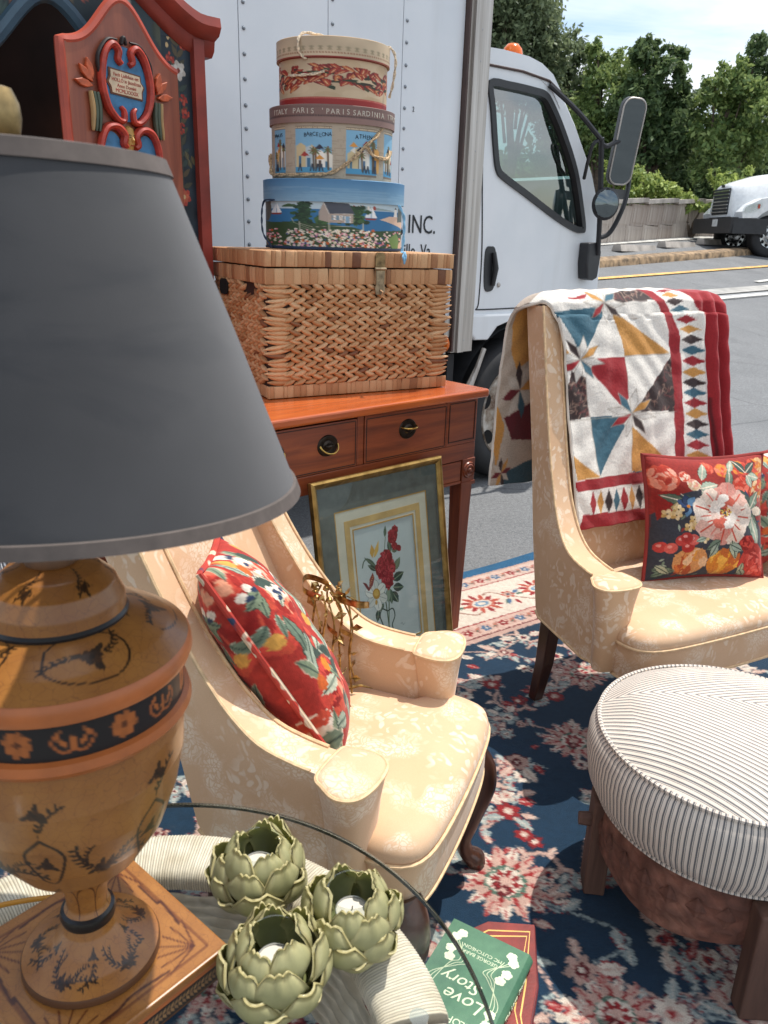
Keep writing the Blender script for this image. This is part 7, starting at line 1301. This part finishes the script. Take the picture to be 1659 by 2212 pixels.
cv = Cv(6.2832, 0.9, 150, 'ffffff')
for k in range(6): x = k*1.0472+0.3; spray(cv, x, 0.55, 0.8, 0.3); spray(cv, x+0.3, 0.5, 0.7, 2.8); posy(cv, x+0.12, 0.5, 1.0)
lathe_col('dome', [(0.0625, 0.467), (0.062, 0.478), (0.055, 0.494), (0.042, 0.506), (0.026, 0.512), (0.022, 0.513)], M_och, cv, LM)
MB().lathe([(0.0225, 0.512), (0.0235, 0.518), (0.0215, 0.523), (0.019, 0.526), (0.0195, 0.55), (0.021, 0.57), (0.021, 0.585), (0.0, 0.586)], 40).build('neck', simple('neck_wood', '6d4a2c', 0.45, var=0.25, scale=40), LM)
cv = Cv(6.2832, 0.5, 100, 'ffffff')
for k in range(8): x = k*0.7854; cv.line(catmull([(x, 0.48), (x+0.05, 0.2), (x+0.39, 0.08), (x+0.73, 0.2), (x+0.78, 0.48)], 6), 0.03, '7a5230')
lathe_col('stem', [(0.033, 0.170), (0.031, 0.163), (0.0255, 0.150), (0.0215, 0.132), (0.021, 0.118), (0.024, 0.112)], M_och, cv, LM)
MB().lathe([(0.0225, 0.113), (0.0275, 0.110), (0.029, 0.104), (0.0275, 0.098), (0.0235, 0.095)], 60).build('black_ring', M_blkg, LM)
cv = Cv(6.2832, 2.0, 200, 'ffffff'); cv.T = lambda P: P*np.array([1, 1.7]); cv.ts = 1.0
for k in range(5): x = (k*1.2566+0.75) % 6.28; garland(cv, x, 0.88, 1.35)
for k in range(5): x = (k*1.2566+0.12) % 6.28; posy(cv, x, 0.45, 1.2); spray(cv, x, 0.5, 1.2, 1.5)
lathe_col('foot', [(0.0235, 0.095), (0.027, 0.085), (0.038, 0.072), (0.055, 0.062), (0.071, 0.056)], M_och, cv, LM)
MB().lathe([(0.0712, 0.056), (0.0725, 0.053), (0.0725, 0.047)], 100).build('foot_rim', simple('foot_rim_brown', '5a3a24', 0.4), LM)
# square plinth
pr_ = R(5); hd_ = 0.105
pb = MB().box((0, 0, 0.0405), (2*hd_, 2*hd_, 0.011), pr_+R(45)).build('plinth_top', M_och, LM, smooth=False); ca = pb.data.color_attributes.new('Col', 'FLOAT_COLOR', 'POINT'); ca.data.foreach_set('color', np.ones(len(pb.data.vertices)*4, dtype=np.float32)); bevel(pb, 0.002)
cv = Cv(1, 1, 260, 'ffffff')
for k in range(4):
    a = k*math.pi/2+math.pi/4; x, y = 0.5+0.55*math.cos(a), 0.5+0.55*math.sin(a); 
    for q in range(7): cv.line([(x, y), (x+0.2*math.cos(a+math.pi+(q-3)*0.35), y+0.2*math.sin(a+math.pi+(q-3)*0.35))], 0.008, '7a4a26')
    a2 = k*math.pi/2; x, y = 0.5+0.42*math.cos(a2), 0.5+0.42*math.sin(a2); cv.line(catmull([(x+0.2*math.sin(a2), y-0.2*math.cos(a2)), (x+0.02*math.cos(a2)+0.1*math.sin(a2), y), (x, y+0.02), (x-0.2*math.sin(a2), y+0.2*math.cos(a2))], 6), 0.014, '6b4426')
cv.line([(0.06, 0.06), (0.94, 0.06), (0.94, 0.94), (0.06, 0.94), (0.06, 0.06)], 0.008, '7a4a26')
V, Fq, U, W_ = grid(110, 110, lambda U, W_: ((U-0.5)*2*(hd_-0.004), (W_-0.5)*2*(hd_-0.004), 0.0463+0*U)); po_ = obj('plinth_paint', V, Fq, M_och, pb, col=cv.at(U, W_)); po_.rotation_euler = (0, 0, pr_+R(45))
MB().box((0, 0, 0.0315), (2*hd_-0.004, 2*hd_-0.004, 0.007), pr_+R(45)).build('plinth_bead', M_rim, LM, smooth=False)
pk = MB().box((0, 0, 0.0145), (2*hd_-0.010, 2*hd_-0.010, 0.027), pr_+R(45)).build('plinth_block', M_blkg, LM, smooth=False)
cv = Cv(2.0, 0.27, 260, '1d1b1c'); cv.line(catmull([(k*0.1, 0.135+0.03*math.sin(k*1.2)) for k in range(21)], 4), 0.014, '7a5a3c')
for k in range(40):
    x = k*0.05; 
    for q in (-1, 1): cv.leaf(x, 0.135, 0.09, 0.034, q*1.0, '8a6a48' if k % 2 else '9c7850')
cv.line([(0, 0.02), (2, 0.02)], 0.014, '7a4a26'); cv.line([(0, 0.25), (2, 0.25)], 0.014, '7a4a26')
for k in range(4):
    V, Fq, U, W_ = grid(200, 24, lambda U, W_: ((U-0.5)*2*(hd_-0.0055), -(hd_-0.0045)+0*U, 0.0275-W_*0.026)); o = obj('plinth_band', V, Fq, M_band, pk, col=cv.at(U, W_)); o.rotation_euler = (0, 0, pr_+R(45)+k*math.pi/2)
# shade: a thin cloth cone, open above and below
t = NT('shade_cloth'); mk_ = t.n('ShaderNodeMapping', {'Vector': t.co(), 'Rotation': (0, R(40), 0), 'Scale': (3, 3, 9)}).outputs[0]
g = t.ramp(t.noise(9, 4), [(0.3, '38383a'), (0.7, '424244')]); g = t.mix(t.ramp(t.noise(1.6, 5, 0.6, mk_, 0.6), [(0.55, 0.0), (0.72, 0.65)]), g, '25282e'); t.set(Base_Color=g, Roughness=0.75); t.bump(t.noise(900, 2), 0.15, 0.0006); t.b.inputs['Sheen Weight'].default_value = 0.25
tl_ = t.n('ShaderNodeBsdfTranslucent', {0: rgba('70675c')}); mxx = t.n('ShaderNodeMixShader', {0: 0.10}); t.l(t.b.outputs[0], mxx.inputs[1]); t.l(tl_.outputs[0], mxx.inputs[2]); t.l(mxx.outputs[0], t.out.inputs[0]); M_shade = t.m
M_trim = simple('shade_tape', '5a514c', 0.8, var=0.12, scale=50); M_lining = simple('shade_lining', 'b9a98c', 0.8)
ztp, zbt, rt_, rb_ = 0.853, 0.5745, 0.128, 0.239   # the shade sits a little askew on its harp
def skew(o):
    for v in o.data.vertices: k = (ztp-v.co.z)/(ztp-zbt); dx, dy = v.co.x, v.co.y; v.co.x += -0.012-0.009*k; v.co.y += 0.049*k; v.co.z += k*(-0.03*dx-0.077*dy)
    return o
SHD = MB().lathe([(rb_-0.001, zbt), ((rb_+rt_)/2+0.0005, (zbt+ztp)/2), (rt_, ztp)], 160).build('shade', M_shade, LM); skew(SHD)
skew(MB().lathe([(rb_-0.003, zbt+0.001), (rt_-0.002, ztp-0.001)], 120).build('shade_lining', M_lining, SHD))
sl_ = (rb_-rt_)/(ztp-zbt)
for z0, z1, nm in ((ztp-0.011, ztp+0.001, 'top_tape'), (zbt-0.001, zbt+0.010, 'bottom_tape')): skew(MB().lathe([(rb_-sl_*(z0-zbt)-0.004, z0-0.001), (rb_-sl_*(z0-zbt)+0.0018, z0), (rb_-sl_*(z1-zbt)+0.0018, z1), (rb_-sl_*(z1-zbt)-0.004, z1+0.001)], 160).build(nm, M_trim, SHD))
hp_ = MB()
for s_ in (-1, 1): hp_.tube(catmull([(s_*0.012, 0, 0.575), (s_*0.05, 0, 0.64), (s_*0.055, 0, 0.72), (s_*0.03, 0, 0.80), (s_*0.004, 0, ztp-0.012)], 6), 0.002, 6)
for k in range(3): a = R(30+120*k); hp_.tube([(0, 0, ztp-0.012), ((rt_-0.004)*math.cos(a), (rt_-0.004)*math.sin(a), ztp-0.004)], 0.0018, 5)
hp_.cyl((0, 0, 0.57), (0, 0, 0.64), 0.013); hp_.build('harp', M_brass, LM)
MB().lathe([(0.0, ztp+0.046), (0.007, ztp+0.044), (0.0115, ztp+0.034), (0.0125, ztp+0.024), (0.010, ztp+0.010), (0.0065, ztp+0.002), (0.008, ztp-0.004), (0.0, ztp-0.006)], 24).build('finial', simple('finial_brass', '9a835a', 0.35, 0.85, var=0.25, scale=60), LM)
M_yel = NT('amber_cord').set(Base_Color=rgba('c98a1e'), Roughness=0.3, Transmission_Weight=0.2).m
cdp = MB().tube(catmull([(-0.045, 0.085, 0.010), (-0.075, 0.105, 0.008), (-0.11, 0.105, 0.005), (-0.16, 0.09, 0.004), (-0.21, 0.06, 0.004)], 8), 0.0036, 8, flat=0.8).build('cord', M_yel, LM)
MB().box((-0.062, 0.098, 0.010), (0.036, 0.016, 0.014), R(28)).build('cord_switch', M_yel, cdp, smooth=False)

# ================================================================== ARTICHOKE TEALIGHT HOLDERS
t = NT('artichoke_glaze'); a = t.n('ShaderNodeVertexColor', layer_name='Col').outputs[0]; t.set(Base_Color=t.mix(1.0, a, t.ramp(t.noise(55, 4), [(0.3, 0.78), (0.7, 1.0)]), 'MULTIPLY'), Roughness=0.42, Coat_Weight=0.1); t.bump(t.noise(90, 3), 0.15, 0.001)
tl2 = t.n('ShaderNodeBsdfTranslucent', {0: rgba('b5ba78')}); mx2 = t.n('ShaderNodeMixShader', {0: 0.34}); t.l(t.b.outputs[0], mx2.inputs[1]); t.l(tl2.outputs[0], mx2.inputs[2]); t.l(mx2.outputs[0], t.out.inputs[0]); M_art2 = t.m
def petal_mesh(name, L_, w, cup, curl, notch):
    nu, nv = 13, 13; fr, cl = [], []
    def P(u, v):
        b = 2*u-1; prof = math.sin(math.pi*min(1.0, (v*0.73+0.17)))**0.62; wd = w/2*prof*(0.45+0.75*v if v < 0.5 else 1.0-0.28*(v-0.5)); top = L_*(v-(0.10*abs(b)**1.5+notch*(1-abs(math.cos(3*math.pi*b/2)))*0.10)*v*v)
        x = b*wd; y = cup*(b*b)*wd*1.1-curl*math.sin(math.pi*v*0.9)*L_+0.004*v*v; return x, y, top
    for v in np.linspace(0, 1, nv):
        for u in np.linspace(0, 1, nu):
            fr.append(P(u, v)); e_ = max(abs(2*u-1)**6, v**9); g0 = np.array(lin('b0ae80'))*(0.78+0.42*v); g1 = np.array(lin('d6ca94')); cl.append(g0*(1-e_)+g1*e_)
    n_ = len(fr); bk_ = [(x*0.94, y+0.0032, z*0.985) for x, y, z in fr]; V = fr+bk_; i = np.arange(n_).reshape(nv, nu); F = [(i[r, c_], i[r, c_+1], i[r+1, c_+1], i[r+1, c_]) for r in range(nv-1) for c_ in range(nu-1)]; F += [(b_+n_, a_+n_, d_+n_, c_+n_) for a_, b_, c_, d_ in F]
    rim_ = list(i[0, :])+list(i[1:, -1])+list(i[-1, -2::-1])+list(i[-2:0:-1, 0]); F += [(rim_[k], rim_[(k+1) % len(rim_)], rim_[(k+1) % len(rim_)]+n_, rim_[k]+n_) for k in range(len(rim_))]
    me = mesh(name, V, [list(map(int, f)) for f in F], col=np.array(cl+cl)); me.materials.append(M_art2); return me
PM = [petal_mesh('petal', 0.063, 0.060, 0.46, 0.26, 0.8), petal_mesh('petal', 0.050, 0.061, 0.44, 0.30, 0.3), petal_mesh('petal', 0.044, 0.058, 0.40, 0.22, 0.1)]
M_cup = pane('tealight_glass', 'f1f6f0', 1.2, 0.0, base=0.05); M_wax = simple('tealight_wax', 'd2cdc2', 0.5, var=0.04); M_tin = simple('tealight_tin', 'b9bcbe', 0.3, 0.9)
def artichoke(label, loc, rot, sc_, seed):
    rg = np.random.default_rng(seed); o = thing('artichoke_holder', label, 'candle holder', loc, rot, 'artichoke tealight holders'); o.scale = (sc_, sc_, sc_)
    MB().lathe([(0.0, 0.001), (0.030, 0.002), (0.037, 0.010), (0.036, 0.022), (0.027, 0.030), (0.0, 0.031)], 28).build('base', simple('artichoke_base_%d' % seed, '6f7446', 0.5), o)
    for ring, (n_, r_, z, tilt, me) in enumerate(((6, 0.028, 0.006, R(62), PM[2]), (6, 0.035, 0.009, R(31), PM[1]), (6, 0.034, 0.014, R(15), PM[0]), (5, 0.029, 0.026, R(3), PM[0]))):
        for k in range(n_):
            a = 2*math.pi*(k+0.5*(ring % 2))/n_+rg.normal(0, 0.08)+ring*0.25; p = bpy.data.objects.new('petal', me); COL.objects.link(p); p.parent = o; s_ = rg.uniform(0.9, 1.08)
            p.matrix_local = Matrix.Rotation(a, 4, 'Z') @ Matrix.Translation((0, -r_, z)) @ Matrix.Rotation(tilt+rg.normal(0, 0.06), 4, 'X') @ Matrix.Rotation(rg.normal(0, 0.06), 4, 'Y') @ Matrix.Diagonal((s_, 1, s_, 1))
    cu_ = MB().lathe([(0.020, 0.033), (0.0235, 0.040), (0.0265, 0.060), (0.0285, 0.076), (0.0292, 0.0775), (0.0280, 0.0765)], 36).build('glass_cup', M_cup, o)
    tin = MB().lathe([(0.0, 0.0405), (0.0195, 0.041), (0.0195, 0.048), (0.0185, 0.048), (0.0185, 0.046)], 30).build('tealight', M_tin, o); MB().lathe([(0.0185, 0.0457), (0.010, 0.046), (0.0, 0.0458)], 30).build('wax', M_wax, tin); MB().cyl((0, 0, 0.045), (0.001, 0, 0.051), 0.0007, n=6).build('wick', M_blkg, tin)
artichoke('artichoke candle holder farthest back on the glass, nearest the armchair', (-0.146, 0.790, GZ), 0.4, 1.02, 71)
artichoke('artichoke candle holder on the right, nearest the books', (-0.024, 0.722, GZ), 1.1, 1.02, 72)
artichoke('artichoke candle holder in front, beside the lamp plinth', (-0.106, 0.652, GZ), 2.0, 1.02, 73)

# ================================================================== BOOKS on the rug
def book(name, label, loc, rot, w, h, th, cover, spine_bow=0.012, group='stacked books'):
    """origin at the centre of its foot face; spine along +x side"""
    o = thing(name, label, 'book', loc, rot, group); e = 0.0025
    for z in (e/2, th-e/2): MB().box((-0.002, 0, z), (w-0.004, h, e)).build('cover', cover, o, smooth=False)
    MB().box((-0.004, 0, th/2), (w-0.014, h-0.008, th-2*e-0.0006)).build('pages', simple(name+'_pages', 'cfc0a4', 0.85, var=0.12, scale=200), o, smooth=False)
    P = [(w/2-0.004+spine_bow*math.sin(math.pi*k/10)*0.6, th*k/10) for k in range(11)]; Q = [(x-0.003, th/2+(z-th/2)*0.92) for x, z in reversed(P)]
    MB().prism(P+Q, -h/2, h/2, 'xz').build('spine', cover, o, sharp=50); return o
def cloth(name, c0, c1, sc_=500): 
    t = NT(name); t.set(Base_Color=t.ramp(t.noise(18, 6, 0.65), [(0.3, c0), (0.7, c1)]), Roughness=0.62); t.bump(t.noise(sc_, 2), 0.35, 0.0015); return t.m
M_gr, M_rd = cloth('green_book_cloth', '2f5a45', '4f7a5c'), cloth('red_leather', '5e1c18', '8a2c24', 260); M_foil = simple('pale_green_foil', 'cfd8b8', 0.5); M_gold = simple('gold_tooling', 'cfa65e', 0.4, 0.4); M_rim2 = cloth('dark_red_leather', '4a1a1c', '6a2428')
PB = thing('pale_box', 'pale cream box at the bottom of the stack, under the red case', 'box', (0.148, 0.892, 0.0125), R(-25))
M_pb = simple('cream_card', 'c9bca4', 0.8, var=0.1, scale=14); bevel(MB().box((0, 0, 0.070), (0.166, 0.236, 0.140)).build('box_body', M_pb, PB, smooth=False), 0.004); bevel(MB().box((0, 0, 0.139), (0.170, 0.240, 0.026)).build('lid', M_pb, PB, smooth=False), 0.006, 3)
rdz = 0.1650; RB = thing('leather_case', 'red leather case with gold lines and cut corners under the green book', 'case', (0.18, 0.93, rdz), 0)
rp_ = [(0.028, 0.158), (0.113, 0.153), (0.098, 0.032), (0.074, -0.043), (0.065, -0.13), (-0.08, -0.13), (-0.095, 0.0), (-0.055, 0.115)]
def shrink(P, k):
    c_ = np.mean(P, 0); return [tuple(np.array(p)+(c_-np.array(p))/np.linalg.norm(c_-np.array(p))*k) for p in P]
bevel(MB().prism(rp_, 0.0, 0.034, 'xy').build('case_body', M_rim2, RB, smooth=False), 0.004, 3); bevel(MB().prism(shrink(rp_, 0.004), 0.0343, 0.0375, 'xy').build('lid', M_rd, RB, smooth=False), 0.001)
for k0 in (0.022, 0.034): MB().prism(shrink(rp_, k0), 0.0375, 0.0378, 'xy', [shrink(rp_, k0+0.003)]).build('gold_line', M_gold, RB, smooth=False)
GA = R(-30); GB = book('green_book', 'green book with pale flower cover design, on top of the stack', (0.156, 0.939, rdz+0.0382), GA, 0.143, 0.200, 0.028, M_gr, 0.012)
c0z = 0.0282; FT = lambda x, y, a=0.0: Matrix.Translation((x, y, c0z)) @ Matrix.Rotation(R(180)+a, 4, 'Z')
# lettering reads with its head towards the camera side (upside down from here)
for s_, x, y, sz, sh, sx in (('THE', 0.040, -0.075, 0.020, 0, 1.0), ('OF THE', -0.006, -0.075, 0.020, 0, 0.9), ('Love', 0.012, -0.028, 0.038, 0.3, 1.0), ('Story', -0.006, 0.002, 0.034, 0.3, 1.0), ('GEORGE BARR', 0.0, 0.058, 0.0105, 0, 1.0), ('MC CUTCHEON', 0.0, 0.070, 0.0105, 0, 1.0)): text_mesh('lettering', s_, sz*0.9, M_foil, GB, FT(x*0.9, y*0.9), depth=0.0002, shear=sh, sx=sx)
for s_ in (-1, 1):
    for k, (x, y) in enumerate(((0.052, -0.077), (0.056, -0.056), (0.054, -0.036), (0.045, 0.027), (0.050, 0.043), (0.052, 0.068), (0.045, 0.079))):
        m = MB()
        for q in range(5): a = q*1.2566+k; m.prism([(s_*x+0.0045*math.cos(a)+0.0052*math.cos(b), y+0.0045*math.sin(a)+0.0044*math.sin(b)) for b in np.linspace(0, 6.283, 9)[:-1]], c0z-0.0002+0.0001*q, c0z+0.0001+0.0001*q, 'xy')
        m.build('blossom', M_foil, GB, smooth=False)
    for off in (0.0, 0.006, 0.012): MB().tube(catmull([(s_*0.052, -0.054, c0z), (s_*(0.060-off), -0.018, c0z), (s_*(0.027+off), 0.018, c0z), (s_*(0.016+off), 0.031, c0z), (s_*(0.050-off), 0.063, c0z)], 6), 0.0007, 4).build('tendril_line', M_foil, GB)
text_mesh('spine_lettering', 'The Love Story', 0.014, M_foil, GB, Matrix.Translation((0.0755, 0.02, 0.009)) @ Matrix.Rotation(R(90), 4, 'Z') @ Matrix.Rotation(R(90), 4, 'X'), depth=0.0004)

# ================================================================== FRINGED THROW and pot behind the lamp
tp = px_at(15, 1250, 1.62); TH = thing('fringed_throw', 'grey-blue fringed throw heaped at the left edge behind the lamp', 'throw', (tp[0]-0.10, 1.62, 0.0), 0)
t = NT('throw_yarn'); r = t.n('ShaderNodeNewGeometry').outputs['Random Per Island']; t.set(Base_Color=t.ramp(r, [(0, '5c626c'), (0.5, '9aa0a8'), (1, 'd5d6d8')]), Roughness=0.9); M_yarn = t.m
def heap(U, W_): a = U*2*np.pi; r_ = 0.26*(1-0.25*W_); return r_*np.cos(a), r_*np.sin(a)*0.8, 0.012+0.72*W_
V, Fq, U, W_ = grid(60, 20, heap, True); obj('folded_cloth', V, Fq, simple('throw_wool', '6d737c', 0.9, var=0.3, scale=20), TH); MB().lathe([(0.0, 0.76), (0.1, 0.755), (0.195, 0.732)], 40, sy=0.8).build('top_fold', simple('throw_wool_top', '7d838c', 0.9, var=0.3, scale=20), TH)
m = MB(); rg = np.random.default_rng(81)
for k in range(420):
    a = rg.uniform(3.3, 6.1); z = rg.uniform(0.66, 0.76); x, y = 0.20*math.cos(a), 0.16*math.sin(a); dx = rg.normal(0, 0.012)
    m.tube([(x, y, z), (x*1.12+dx, y*1.2, z-0.03), (x*1.22+dx*2, y*1.36, z-0.08-rg.uniform(0, 0.04))], 0.0018, 4)
tag(m.build('fringe', M_yarn, TH), kind='stuff')
